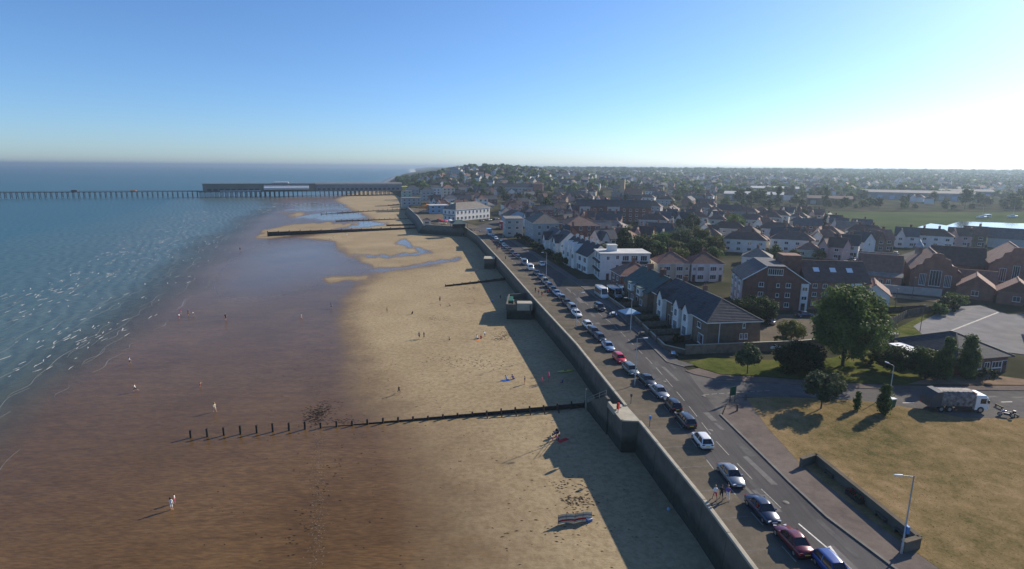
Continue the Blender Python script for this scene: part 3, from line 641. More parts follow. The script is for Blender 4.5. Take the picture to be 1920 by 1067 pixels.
sea_wall = thing('sea_wall', 'long concrete sea wall with dark weed along its foot', 'sea wall', (18, 74.6, 0))
def wall_run(pts, parent, skip=(), o=(18, 74.6), zb=-7.0, batter=0.45, pal='concrete_pale'):
    """bays of wall with a shadow joint between them and a coping stone on each"""
    for p, q in zip(pts[:-1], pts[1:]):
        L = math.hypot(q[0] - p[0], q[1] - p[1]); n = max(1, round(L / 7.5))
        d = Vector(((q[0] - p[0]) / L, (q[1] - p[1]) / L)); nl = Vector((-d.y, d.x))   # sea side is to the left when walking away
        for i in range(n):
            a = Vector(p) + d * (L * i / n + 0.04); c = Vector(p) + d * (L * (i + 1) / n - 0.04)
            mb = MB(); P = []
            for e in (a, c):
                e = e - Vector(o)
                P.append([(*(e - nl * 0.8), zb), (*(e + nl * batter), zb), (*(e + nl * 0.02), -0.05), (*(e - nl * 0.8), -0.05)])
            mb.loft(P, 'wall_concrete', False); mb.build('wall_panel', parent)
            mb = MB(); P = []
            for e in (a, c):
                e = e - Vector(o)
                P.append([(*(e - nl * 0.35), -0.05), (*(e + nl * 0.12), -0.05), (*(e + nl * 0.12), 0.13), (*(e + nl * 0.07), 0.17), (*(e - nl * 0.30), 0.17), (*(e - nl * 0.35), 0.13)])
            mb.loft(P, pal, False); mb.build('coping', parent)
wall_run(WALL[:4], sea_wall); wall_run([(17.1, 79.8)] + WALL[5:], sea_wall)
# bastion at the head of the steps
BAST = [(18.0, 74.6), (15.7, 74.8), (15.2, 77.6), (14.7, 80.6)]
bas = thing('bastion', 'concrete bastion at the head of the beach steps by the red lifebuoy', 'bastion', (18, 74.6, 0))
mb = MB(); mb.prism([(p[0] - 18, p[1] - 74.6) for p in BAST + [(16.9, 80.6), (18.6, 79.8), (19.5, 74.6)]], -7, 0.004, 'wall_concrete', 'concrete_pale'); mb.build('platform', bas)
for p, q in zip(BAST[:1] + BAST[1:2] + BAST[2:3], BAST[1:]):
    mb = MB(); mb.bar((p[0] - 18, p[1] - 74.6, 0.08), (q[0] - 18, q[1] - 74.6, 0.08), 0.4, 0.2 if p[1] < 77 else 0.9, 'concrete_pale'); mb.build('coping', bas)
steps = thing('beach_steps', 'flight of concrete steps with railings going down beside the sea wall', 'steps', (15.6, 80.6, 0))
sd = Vector((-0.20, 1.0)).normalized(); sn = Vector((sd.y, -sd.x))
for i in range(27):
    a = sd * (0.34 * i); z1 = -0.17 * (i + 1) + 0.05
    mb = MB(); mb.prism([tuple(a - sn * 0.65), tuple(a + sn * 1.5), tuple(a + sd * 0.335 + sn * 1.5), tuple(a + sd * 0.335 - sn * 0.65)], -6.5, z1, 'wall_concrete'); mb.build('step', steps)
mb = MB(); L = 0.34 * 27
e0 = -sn * 0.9; e1 = sd * L - sn * 0.9
mb.loft([[(*(e + sn * -0.2), -6.8), (*(e + sn * 0.2), -6.8), (*(e + sn * 0.2), zt), (*(e - sn * 0.2), zt)] for e, zt in ((e0, 0.9), (e0 + sd * 1.2, 0.9), (e1, -3.6))], 'wall_concrete', False); mb.build('side_wall', steps)
for e, zt in ((e0 + sd * 1.2, 0.9), (e0 + sd * 4, -0.6), (e0 + sd * 6.6, -2.1), (e1, -3.6)):
    mb = MB(); mb.tube((*e, zt - .05), (*e, zt + 0.95), 0.035, 0.035, 'steel_grey', 6); mb.build('rail_post', steps)
mb = MB(); mb.tube((*(e0 + sd * 1.2), 1.8), (*e1, -2.7), 0.035, 0.035, 'steel_grey', 6); mb.build('handrail', steps)
mb = MB(); mb.tube((*(e0 + sd * 1.2), 1.35), (*e1, -3.15), 0.025, 0.025, 'steel_grey', 6); mb.build('handrail', steps)
mb = MB(); mb.tube((*(e1 - sn * 0.3 + sd * .4), -6), (*(e1 - sn * 0.3 + sd * .4), -1.3), 0.09, 0.09, 'steel_grey', 8); mb.build('marker_post', steps)
# second bastion, with a sunken landing
b2 = thing('bastion', 'square concrete lookout bastion with a sunken landing and wooden crates on it', 'bastion', (3.0, 154, 0))
W2 = [(-4.4, -6.5), (2.2, -7.5), (1.4, 7), (-3.8, 5.5)]
mb = MB(); mb.prism(W2, -7, -2.2, 'wall_concrete', 'concrete'); mb.build('landing', b2)
for p, q in zip(W2, W2[1:] + W2[:1]):
    if p[0] > 1.5: continue
    mb = MB(); mb.bar((*p, -1.6), (*q, -1.6), 0.35, 1.6, 'wall_concrete'); mb.build('parapet', b2)
mb = MB(); mb.box(-1.6, 2.4, -7.6, -4.6, -2.3, -0.35, 'concrete_pale'); mb.build('plinth', b2)
mb = MB(); mb.box(-4.4, -2.6, -2, 3.4, -2.2, -0.9, 'plastic_green'); mb.build('locker', b2)
for i in range(3):
    mb = MB(); mb.box(-.5, .5, -.35, .35, 0, .5, 'plastic_white'); tag(mb.build('storage_box', None, (-.6 + .35 * i, 152 + 2.0 * i, -2.2), .3 * i), 'white storage box on the lookout bastion landing, ' + ('beside the pale plinth', 'middle one of three', 'beside the seaward parapet')[i], 'box', 'boxes on the lookout bastion')
ob = thing('outfall_block', 'small concrete outfall block against the far sea wall', 'outfall', (-9.5, 226, 0))
mb = MB(); mb.box(-1.6, 2.6, -3, 3, -6.5, -0.9, 'wall_concrete'); mb.build('block', ob)
mb = MB(); mb.box(-1.8, 2.6, -3.2, 3.2, -0.9, -0.65, 'concrete_pale'); mb.build('cap', ob)
# sloping wall beyond the kiosk
slope_wall = thing('sea_wall', 'dark sloping sea wall below the kiosk near the pier', 'sea wall', (-62, 400, 0))
SW2 = [(-27.4, 333), (-54, 346), (-66, 400), (-89, 489)]
for p, q in zip(SW2[:-1], SW2[1:]):
    d = (Vector(q) - Vector(p)).normalized(); nl = Vector((-d.y, d.x)); mb = MB(); P = []
    for e in (Vector(p), Vector(q)):
        e = e - Vector((-62, 400)); P.append([(*(e - nl * 1.5), -7), (*(e + nl * 5), -7), (*(e + nl * 0.1), 0.2), (*(e - nl * 1.5), 0.2)])
    mb.loft(P, 'wall_concrete', False); mb.build('wall_panel', slope_wall)
    mb = MB(); mb.bar((*(Vector(p) - Vector((-62, 400))), 0.35), (*(Vector(q) - Vector((-62, 400))), 0.35), 0.5, 0.3, 'concrete_pale'); mb.build('coping', slope_wall)

# ------------------------------------------------------------------ groynes
def groyne(p0, p1, n, label, post_h, plank_h, braces=(), pw=0.28, solid=0.0):
    """p0 sea end, p1 wall end; post_h(t) and plank_h(t) heights above the sand"""
    t0 = thing('groyne', label, 'groyne', (p0[0], p0[1], float(beach_z(np.float64(p0[0]), np.float64(p0[1])))))
    rr = random.Random(int(p0[0] * 10)); P0 = Vector(p0); P1 = Vector(p1); d = (P1 - P0)
    def zb(t):
        q = P0 + d * t; return float(beach_z(np.float64(q.x), np.float64(q.y))) - t0.location.z
    dn = d.normalized(); nn = Vector((-dn.y, dn.x))
    for i in range(n):
        t = i / (n - 1); q = d * t; h = post_h(t) * rr.uniform(0.9, 1.1)
        if h > 0.05:
            mb = MB(); lean = Vector((rr.uniform(-.04, .04), rr.uniform(-.04, .04)))
            mb.bar((q.x, q.y, zb(t) - 0.8), (q.x + lean.x, q.y + lean.y, zb(t) + h), pw, pw, 'wood_dark'); mb.build('post', t0)
        if i < n - 1:
            t2 = (i + 1) / (n - 1); q2 = d * t2; k = 0; H = plank_h((t + t2) / 2)
            w = solid or 0.1
            while k * 0.3 < H - 0.02:
                za = k * 0.3; hh = min(0.28, H - za)
                mb = MB(); off = nn * (pw / 2 + w / 2)
                mb.bar((q.x + off.x, q.y + off.y, zb(t) + za + hh / 2), (q2.x + off.x, q2.y + off.y, zb(t2) + za + hh / 2), w, hh, 'wood_dark'); mb.build('plank', t0); k += 1
        if i in braces:
            mb = MB(); e = q - nn * 1.3
            mb.bar((e.x, e.y, zb(t) - 0.2), (q.x, q.y, zb(t) + h * 0.85), 0.18, 0.18, 'wood_dark'); mb.build('brace', t0)
    return t0
G1a, G1b = (-48.87,80.30), (12.51,90.07)
groyne(G1a, G1b, 27, 'weathered timber groyne whose seaward posts stand bare, near the beach steps',
       lambda t: 1.35 if t < 0.3 else (0.95 - 0.5 * (t - 0.3)) if t < 0.6 else 0.75 + 1.6 * (t - 0.6), lambda t: max(0, (t - 0.28) * 1.25), (19, 20, 21, 22, 23, 24))
groyne((-22.70,189.62), (-0.97,200.86), 9, 'short low timber groyne beside the lookout bastion', lambda t: 0.9 + .3 * t, lambda t: 0.55 + 0.3 * t)
groyne((-144.45,334.73), (-61.07,370.34), 16, 'long massive dark breakwater groyne with sand banked behind it', lambda t: 3.0 - 1.4 * t, lambda t: 2.5 - 1.5 * t, (), 0.4, 0.5)
groyne((-163.91,489.16), (-99.83,538.31), 18, 'thin line of groyne posts running out from the kiosk beach', lambda t: 1.5, lambda t: 0.6 if t > 0.2 else 0.3, (), 0.4)
groyne((-131.10,423.38), (-78.46,439.61), 15, 'thin low groyne beside the blue tide pool', lambda t: 1.3, lambda t: 0.6, (), 0.35)
groyne((-85.89,388.60), (-64.17,391.77), 6, 'stub of low timber groyne just behind the long breakwater', lambda t: 1.2, lambda t: 1.0, (), 0.35)
groyne((-128.13,590.71), (-102.44,644.07), 8, 'low groyne nearest the pier on the dry sand', lambda t: 1.3, lambda t: 0.7, (), 0.4)
for a, c, lb in (((-215, 905), (-172, 915), 'distant groyne on the beach just behind the pier pavilion'), ((-240, 1010), (-202, 1020), 'farthest groyne on the beach well beyond the pier')):
    groyne(a, c, 6, lb, lambda t: 1.4, lambda t: 0.8, (), 0.4)['group'] = 'groynes beyond the pier'

# ------------------------------------------------------------------ pier
PA, PB = Vector((-158.0, 832.0)), Vector((-905.0, 570.0)); pd = (PB - PA).normalized(); pn = Vector((-pd.y, pd.x))   # pn points towards the camera side
if pn.y > 0: pn = -pn
pier = thing('pier', 'long iron pleasure pier on many piles reaching out to sea', 'pier', (PA.x, PA.y, 0))
Z_D = 1.6; L = (PB - PA).length; LP = 262.0
def pp(s, t, z): v = pd * s + pn * t; return (v.x, v.y, z)
def pquad(mb, s0, s1, t0, t1, z0, z1, mname):
    vs_ = [pp(s, t, z) for z in (z0, z1) for (s, t) in ((s0, t0), (s1, t0), (s1, t1), (s0, t1))]
    mb.add(vs_, [(3, 2, 1, 0), (4, 5, 6, 7), (0, 1, 5, 4), (1, 2, 6, 5), (2, 3, 7, 6), (3, 0, 4, 7)], mname)
mb = MB(); pquad(mb, -8, LP, -14, 20, Z_D - 0.7, Z_D, 'wood_weathered'); mb.build('pavilion_deck', pier)
mb = MB(); pquad(mb, LP, L, -3.2, 3.2, Z_D - 0.6, Z_D, 'wood_weathered'); mb.build('deck', pier)
def bent(s, wide):
    mb = MB()
    for t in ((-12, -4, 4, 12, 19) if wide else (-2.6, 2.6)):
        mb.tube(pp(s, t, -9), pp(s, t, Z_D - 0.6), 0.30, 0.27, 'steel_dark', 6)
    mb.bar(pp(s, -13 if wide else -3.2, Z_D - 1.0), pp(s, 19.5 if wide else 3.2, Z_D - 1.0), 0.5, 0.7, 'steel_dark')
    if not wide: mb.bar(pp(s, -2.6, -6), pp(s, 2.6, Z_D - 1.2), 0.22, 0.22, 'steel_dark'); mb.bar(pp(s, 2.6, -6), pp(s, -2.6, Z_D - 1.2), 0.22, 0.22, 'steel_dark')
    mb.build('pile_bent', pier)
s = 4.0
while s < LP: bent(s, True); s += 5.8
while s < L: bent(s, False); s += 5.6
for t in (3.1, -3.1):
    mb = MB(); mb.bar(pp(LP, t, Z_D + 1.0), pp(L, t, Z_D + 1.0), 0.10, 0.10, 'steel_dark'); mb.bar(pp(LP, t, Z_D + 0.5), pp(L, t, Z_D + 0.5), 0.06, 0.06, 'steel_dark')
    q = LP
    while q < L: mb.bar(pp(q, t, Z_D), pp(q, t, Z_D + 1.05), 0.1, 0.1, 'steel_dark'); q += 3
    mb.build('railing', pier)
for q in (395,):
    mb = MB(); pquad(mb, q, q + 6, -2.8, 0.5, Z_D, Z_D + 2.2, 'wood_weathered'); mb.build('shelter', pier)
mb = MB(); pquad(mb, 333, 339, -1.8, 1.4, Z_D, Z_D + 1.5, 'cloth_orange'); tag(mb.build('tent_awning', None, (PA.x, PA.y, 0)), 'small orange awning standing on the open deck of the pier', 'awning')
mat('pavilion_clad', (0.17, 0.165, 0.135), 0.8, 0.2, 0.06, detail=8)
pav = thing('pier_pavilion', 'long grey amusement pavilion on the shore end of the pier', 'pavilion', (PA.x, PA.y, 0))
mb = MB(); pquad(mb, 4, 120, -12, 13, Z_D, Z_D + 8.2, 'metal_sheet'); mb.build('hall', pav)
mb = MB(); pquad(mb, 120.2, 256, -12, 14, Z_D + 0.01, Z_D + 9.4, 'pavilion_clad'); mb.build('hall', pav)
mb = MB(); P = [[pp(s_, t, z) for t, z in ((-12.6, Z_D + 8.2), (13.6, Z_D + 8.2), (12, Z_D + 9.6), (0, Z_D + 10.6), (-11, Z_D + 9.6))] for s_ in (3, 120)]
mb.loft(P, 'flat_roof', False); mb.build('roof', pav)
mb = MB(); pquad(mb, 120, 257, -12.6, 14.6, Z_D + 9.4, Z_D + 9.9, 'flat_roof'); mb.build('roof', pav)
mb = MB(); P = [[pp(s_, t, z) for t, z in ((12, Z_D + 2), (19, Z_D + 2), (19, Z_D + 4.6), (13, Z_D + 8.6), (12, Z_D + 8.6))] for s_ in (128, 184)]
mb.loft(P, 'render_white', False); mb.build('white_canopy', pav)
mb = MB(); pquad(mb, 154, 172, 0, 12, Z_D + 9.9, Z_D + 11.6, 'render_white'); mb.build('roof_plant', pav)
for i in range(18):
    s_ = 8 + i * 6.2; mb = MB(); pquad(mb, s_, s_ + 3.6, 13, 13.15, Z_D + 0.6, Z_D + 3.4, 'pane'); mb.build('window', pav)
for i in range(9):
    s_ = 190 + i * 7; mb = MB(); pquad(mb, s_, s_ + 5, 14, 14.15, Z_D + 0.4, Z_D + 3.2, 'frame_dark'); mb.build('opening', pav)
mb = MB(); pquad(mb, 188, 236, 14, 19, Z_D + 0.2, Z_D + 0.9, 'render_white'); mb.build('balustrade', pav)
mb = MB(); pquad(mb, -6, 3, -10, 12, Z_D, Z_D + 5, 'plastic_yellow'); tag(mb.build('kiosk_stall', None, (PA.x, PA.y, 0)), 'yellow ride enclosure at the landward end of the pier', 'stall')

# ------------------------------------------------------------------ building kit
def win_mesh(w, h, style='w', bars=1):
    """window facing -y: proud frame, sill, pane set back, glazing bars"""
    def mk_():
        fm = 'frame_white' if style == 'w' else 'frame_dark'; mb = MB(); t = 0.09
        for x0, x1, z0, z1 in ((-w / 2, w / 2, h - t, h), (-w / 2, w / 2, 0, t), (-w / 2, -w / 2 + t, t, h - t), (w / 2 - t, w / 2, t, h - t)):
            mb.box(x0, x1, -0.07, 0.03, z0, z1, fm)
        for k in range(bars):
            x = -w / 2 + w * (k + 1) / (bars + 1); mb.box(x - .035, x + .035, -0.06, 0.03, t, h - t, fm)
        mb.box(-w / 2 - .08, w / 2 + .08, -0.16, 0.02, -0.08, -0.003, fm)
        mb.add([(-w / 2 + t, -0.025, t), (w / 2 - t, -0.025, t), (w / 2 - t, -0.025, h - t), (-w / 2 + t, -0.025, h - t)], [(0, 1, 2, 3)], 'pane')
        return mb.mesh('window')
    return cached(('win', round(w, 2), round(h, 2), style, bars), mk_)
def door_mesh(w=0.95, h=2.1, m_='door_paint'):
    def mk_():
        mb = MB(); mb.box(-w / 2 - .08, w / 2 + .08, -0.05, 0.03, 0, h + .08, 'frame_white'); mb.box(-w / 2, w / 2, -0.08, -0.05, 0.02, h, m_)
        mb.box(-w * .3, w * .3, -0.095, -0.08, h * .62, h * .9, 'pane'); return mb.mesh('door')
    return cached(('door', w, h, m_), mk_)
class Bld:
    """local frame: x to the right, y away, z up, origin at the near left corner"""
    def __init__(s, name, label, cat, loc, rz=0.0, group=None):
        s.o = thing(name, label, cat, (loc[0], loc[1], loc[2] if len(loc) > 2 else gz(*loc)), rz, group)
    def mesh(s, mb, name, parent=None, loc=(0, 0, 0), rz=0.0): return mb.build(name, parent or s.o, loc, rz)
    def box(s, x0, x1, y0, y1, z0, z1, m_, name='wall', parent=None):
        mb = MB(); mb.box(x0, x1, y0, y1, z0, z1, m_); return s.mesh(mb, name, parent)
    def gable_wall(s, x0, x1, y0, y1, ze, zr, m_, axis='x', name='wall', z0=-1.0):
        mb = MB()
        if axis == 'x': P = [[(x, y0, z0), (x, y1, z0), (x, y1, ze), (x, (y0 + y1) / 2, zr), (x, y0, ze)] for x in (x0, x1)]
        else: P = [[(x1, y, z0), (x0, y, z0), (x0, y, ze), ((x0 + x1) / 2, y, zr), (x1, y, ze)] for y in (y0, y1)]
        mb.loft([p[::-1] for p in P], m_, False); return s.mesh(mb, name)
    def gable_roof(s, x0, x1, y0, y1, ze, zr, m_, axis='x', ov=0.35, name='roof', th=0.16):
        mb = MB()
        if axis == 'x':
            ym = (y0 + y1) / 2; k = (zr - ze) / (ym - y0)
            for sg, ya in ((1, y0), (-1, y1)):
                e = ya - sg * ov; ez = ze - ov * k
                P = [[(x, e, ez), (x, ym, zr), (x, ym, zr + th), (x, e, ez + th)] for x in (x0 - ov, x1 + ov)]
                mb.loft(P, m_, False)
            mb.bar((x0 - ov, ym, zr + th), (x1 + ov, ym, zr + th), 0.28, 0.16, m_)
        else:
            xm = (x0 + x1) / 2; k = (zr - ze) / (xm - x0)
            for sg, xa in ((1, x0), (-1, x1)):
                e = xa - sg * ov; ez = ze - ov * k
                P = [[(e, y, ez), (xm, y, zr), (xm, y, zr + th), (e, y, ez + th)] for y in (y0 - ov, y1 + ov)]
                mb.loft(P, m_, False)
            mb.bar((xm, y0 - ov, zr + th), (xm, y1 + ov, zr + th), 0.28, 0.16, m_)
        return s.mesh(mb, name)
    def hip_roof(s, x0, x1, y0, y1, ze, zr, m_, ov=0.4, name='roof', a=None, b_=None, fascia='frame_white'):
        x0 -= ov; x1 += ov; y0 -= ov; y1 += ov; w = x1 - x0; d = y1 - y0; mb = MB()
        if w >= d:
            i0 = d / 2 if a is None else a; i1 = d / 2 if b_ is None else b_; r0 = (x0 + i0, (y0 + y1) / 2, zr); r1 = (x1 - i1, (y0 + y1) / 2, zr)
            F = [(0, 1, 5, 4), (1, 2, 5), (2, 3, 4, 5), (3, 0, 4)]
        else:
            i0 = w / 2 if a is None else a; i1 = w / 2 if b_ is None else b_; r0 = ((x0 + x1) / 2, y0 + i0, zr); r1 = ((x0 + x1) / 2, y1 - i1, zr)
            F = [(0, 1, 4), (1, 2, 5, 4), (2, 3, 5), (3, 0, 4, 5)]
        V = [(x0, y0, ze), (x1, y0, ze), (x1, y1, ze), (x0, y1, ze), r0, r1]
        mb.add(V, F, m_); mb.box(x0, x1, y0, y1, ze - 0.18, ze - 0.001, fascia)
        for c, r in ((V[0], r0), (V[3], r0 if w >= d else r1), (V[1], r1 if w >= d else r0), (V[2], r1), (r0, r1)):
            mb.bar((c[0], c[1], c[2] + .03), (r[0], r[1], r[2] + .03), 0.22, 0.12, m_)
        return s.mesh(mb, name)
    def chimney(s, x, y, z0, z1, m_='brick_red', roof=None, w=0.9, d=0.55):
        def mk_():
            mb = MB(); h = z1 - z0; mb.box(-w / 2, w / 2, -d / 2, d / 2, 0, h, m_); mb.box(-w / 2 - .06, w / 2 + .06, -d / 2 - .06, d / 2 + .06, h - .25, h - .1, m_)
            for k in (-.25, .25): mb.lathe([(0.11, h), (0.09, h + .35), (0.0, h + .35)], 'tile_red', 6, (k * w / .9, 0, 0))
            return mb.mesh('chimney')
        return link('chimney', cached(('chim', round(z1 - z0, 2), m_, w, d), mk_), roof or s.o, (x, y, z0))
    def window(s, face, u, z, w=1.1, h=1.2, style='w', bars=1, off=0.0, parent=None, name='window'):
        """face: 'f' (y=off, looking -y), 'l' (x=off, looking -x), 'r' (x=off, looking +x), 'b'"""
        loc = {'f': (u, off, z), 'l': (off, u, z), 'r': (off, u, z), 'b': (u, off, z)}[face]
        return link(name, win_mesh(w, h, style, bars), parent or s.o, loc, {'f': 0, 'l': -math.pi / 2, 'r': math.pi / 2, 'b': math.pi}[face])
    def door(s, face, u, off=0.0, m_='door_paint'):
        loc = {'f': (u, off, 0), 'l': (off, u, 0), 'r': (off, u, 0)}[face]
        return link('door', door_mesh(m_=m_), s.o, loc, {'f': 0, 'l': -math.pi / 2, 'r': math.pi / 2}[face])
OCC = []      # (x, y, radius) already taken
def take(x, y, r): OCC.append((x, y, r))
def free(x, y, r): return all((x - a) ** 2 + (y - b_) ** 2 > (r + c) ** 2 for a, b_, c in OCC)

# ------------------------------------------------------------------ brown brick terrace with white gables
T = Bld('terrace', 'brown brick terrace with dark hipped roof and white gabled bays facing the sea', 'house', (38.6, 108.0), R(8))
W_, LT, ZE, ZR = 11.1, 28.0, 5.2, 8.7
T.box(0, W_, 0, LT, -0.5, ZE, 'brick_brown')
roof = T.hip_roof(0, W_, 0, LT, ZE + .18, ZR, 'tile_slate', 0.45, b_=0.6)
mb = MB()     # raised tile courses on the hip end, thin lips of real tile
for k in range(1, 15):
    t = k / 15.5; z = ZE + .19 + (ZR - ZE - .18) * t; xa = -0.45 + 6.0 * t; ya = -0.45 + 6.0 * t
    mb.bar((xa + .1, ya, z + .02), (W_ + .45 - 6.0 * t - .1, ya, z + .02), 0.10, 0.05, 'tile_grey')
    mb.bar((xa, ya + .1, z + .02), (xa, LT + .45 - .6 * t, z + .02), 0.10, 0.05, 'tile_slate')
tag(mb.build('tile_course', T.o), kind='stuff')
for yb in (6.6, 11.2, 20.2):
    mb = MB(); wb = 2.9
    mb.loft([[(x, yb, -0.3), (x, yb, 5.6), (x, yb + wb / 2, 7.3), (x, yb + wb, 5.6), (x, yb + wb, -0.3)] for x in (-1.1, 3.0)], 'render_white', False); bay = T.mesh(mb, 'gabled_bay')
    mb = MB()
    for sg, y0_ in ((1, yb), (-1, yb + wb)):
        mb.loft([[(x, y0_ - sg * .25, 5.45), (x, yb + wb / 2, 7.42), (x, yb + wb / 2, 7.56), (x, y0_ - sg * .25, 5.6)] for x in (-1.35, 4.0)], 'tile_slate', False)
    T.mesh(mb, 'bay_roof', bay)
    T.window('l', yb + wb / 2, 3.4, 1.3, 1.6, off=-1.1, parent=bay); T.window('l', yb + wb / 2, 0.4, 2.0, 2.0, off=-1.1, bars=3, parent=bay, name='patio_window')
for yb in (3.6, 16.6, 25.0):
    T.window('l', yb, 3.3, 1.5, 1.2, off=0); T.window('l', yb - 1, 0.3, 2.2, 2.0, off=0, bars=3, name='patio_window')
T.door('l', 2.2); T.door('l', 15.2); T.door('l', 18.4)
T.window('f', 8.2, 1.7, 0.7, 1.2); T.window('f', 7.2, 1.7, 0.7, 1.2); T.window('f', 7.6, 4.0, 0.55, 1.0, bars=0)
T.box(2.4, 2.52, -.12, -.01, -.3, ZE, 'frame_white', 'downpipe')
T.chimney(6, 14, 8.2, 9.8, roof=roof); T.chimney(6, 24, 8.2, 9.8, roof=roof)
take(42, 122, 17)
# older terrace with green slate roof behind
T2 = Bld('terrace', 'dark terrace with blue green slate roof next to the brown brick terrace', 'house', (33.6, 137.4), R(8))
T2.box(0, 11, 0, 18, -.5, 4.6, 'brick_brown'); r2 = T2.gable_roof(0, 11, 0, 18, 4.6, 8.2, 'tile_green', 'y'); T2.gable_wall(0.02, 10.98, 0.02, 17.98, 4.6, 8.15, 'brick_brown', 'y', 'gable')
for yb in (3, 9.5):
    mb = MB(); mb.box(-.9, 1.2, yb, yb + 2.6, 3.2, 5.2, 'render_white'); d_ = T2.mesh(mb, 'dormer'); T2.window('l', yb + 1.3, 3.6, 1.6, 1.2, off=-.9, parent=d_)
    mb = MB(); mb.box(-1.1, 2.6, yb - .2, yb + 2.8, 5.2, 5.35, 'tile_green'); T2.mesh(mb, 'dormer_roof', d_)
    T2.window('l', yb + 1.3, 0.6, 1.8, 1.5, off=0, bars=2)
T2.door('l', 7.2); T2.door('l', 14); T2.chimney(5.5, 4.5, 7.6, 9.8, 'brick_red', r2, 1.6, .7); T2.chimney(5.5, 13, 7.6, 9.8, 'brick_red', r2, 1.6, .7)
take(38, 146, 12)
T3 = Bld('house', 'red brown roofed house between the green slate terrace and the white hotel', 'house', (31, 159), R(8))
T3.box(0, 10, 0, 9, -.5, 4.8, 'brick_red'); r3 = T3.hip_roof(0, 10, 0, 9, 4.98, 8, 'tile_red'); T3.window('l', 3, 3, 1.4, 1.2); T3.window('l', 6.5, 3, 1.4, 1.2); T3.window('l', 3, .6, 1.8, 1.4, bars=2); T3.door('l', 6.5); T3.chimney(5, 4, 7.4, 9.4, roof=r3); T3.window('f', 3, 3, 1.2, 1.2); T3.window('f', 7, 3, 1.2, 1.2)
take(36, 164, 8)

# ------------------------------------------------------------------ white flat-roofed hotel with wing of white gabled houses
H = Bld('hotel', 'white three storey flat roofed hotel with dark balconies', 'hotel', (27.9, 177.5), R(3))
H.box(0, 15.8, 0, 10, -.5, 8.3, 'render_white'); fr = H.box(-.3, 16.1, -.35, 10.3, 8.3, 8.6, 'roof_sheet', 'roof'); H.box(3.4, 6.2, 4.5, 7.5, 8.6, 10.4, 'render_white', 'lift_housing'); H.box(3.2, 6.4, 4.3, 7.7, 10.4, 10.55, 'roof_sheet', 'housing_roof')
for k, u in enumerate((8.0, 10.8, 13.8)):
    for z in (3.2, 6.1):
        H.window('f', u, z, 2.1, 1.7, bars=2); H.box(u - 1.2, u + 1.2, -.7, -.09, z - .9, z - .12, 'frame_dark', 'balcony')
    H.window('f', u, .6, 2.0, 1.6, bars=2)
for z in (.8, 3.6, 6.6): H.window('f', 5.4, z, 1.0, 1.3)
H.door('f', 2.4); H.window('f', 2.4, 6.4, 1.0, 1.2)
for z in (.5, 3.3, 6.2):
    H.window('l', 2.0, z, 2.6, 1.8, bars=3); H.window('l', 6.4, z, 2.6, 1.8, bars=3)
H.box(-.7, -.09, .3, 9.7, 2.6, 3.1, 'frame_dark', 'balcony'); H.box(-.7, -.09, .3, 9.7, 5.4, 5.9, 'frame_dark', 'balcony')
take(36, 183, 11)
WG = Bld('terrace', 'row of white seafront houses with dark roof joined to the flat roofed hotel', 'house', (25.2, 187.8), R(14))
WG.box(0, 9, 0, 26, -.5, 6.0, 'render_white'); rw = WG.gable_roof(0, 9, 0, 26, 6.0, 9.6, 'tile_slate', 'y'); WG.gable_wall(.02, 8.98, .02, 25.98, 6, 9.5, 'render_white', 'y', 'gable')
for yb in (1.2, 6.0, 10.8, 15.6, 20.4):
    for z in (.5, 3.4): WG.window('l', yb + 1.3, z, 2.4, 1.7, bars=2)
    if yb > 9:
        mb = MB(); mb.loft([[(x, yb, 0), (x, yb, 6.2), (x, yb + 1.4, 8.6), (x, yb + 2.8, 6.2), (x, yb + 2.8, 0)] for x in (-.9, 3.0)], 'render_white', False); WG.mesh(mb, 'gabled_bay'); WG.window('l', yb + 1.4, 3.3, 1.8, 1.7, off=-.9, bars=2)
    WG.door('l', yb + 3.4); WG.chimney(4.5, yb + 2, 9, 10.8, 'render_white', rw)
take(27, 200, 15)
# two pairs of semis behind the hotel
for (x, y, wm, lb) in ((46.0, 176.5, 'render_cream', 'cream semi-detached pair with red hipped roof beside the white hotel'), (56.6, 176.5, 'render_white', 'white semi-detached pair with red hipped roof and blue door')):
    S = Bld('house', lb, 'house', (x, y), R(2)); S.box(0, 10, 0, 8.5, -.5, 5.4, wm); rr_ = S.hip_roof(0, 10, 0, 8.5, 5.58, 8.6, 'tile_red'); S.chimney(5, 4.5, 8, 9.9, roof=rr_)
    for u in (2.6, 6.6):
        mb = MB(); mb.box(u - 1.2, u + 1.2, -.7, .2, -.2, 5.3, wm); S.mesh(mb, 'bay'); S.window('f', u, .7, 2.0, 1.5, bars=2, off=-.7); S.window('f', u, 3.4, 2.0, 1.4, bars=2, off=-.7)
    S.door('f', .7, m_='door_paint'); S.door('f', 9.2); S.window('f', .8, 3.4, .9, 1.1); S.window('f', 9.1, 3.4, .9, 1.1)
    take(x + 5, y + 4, 8)

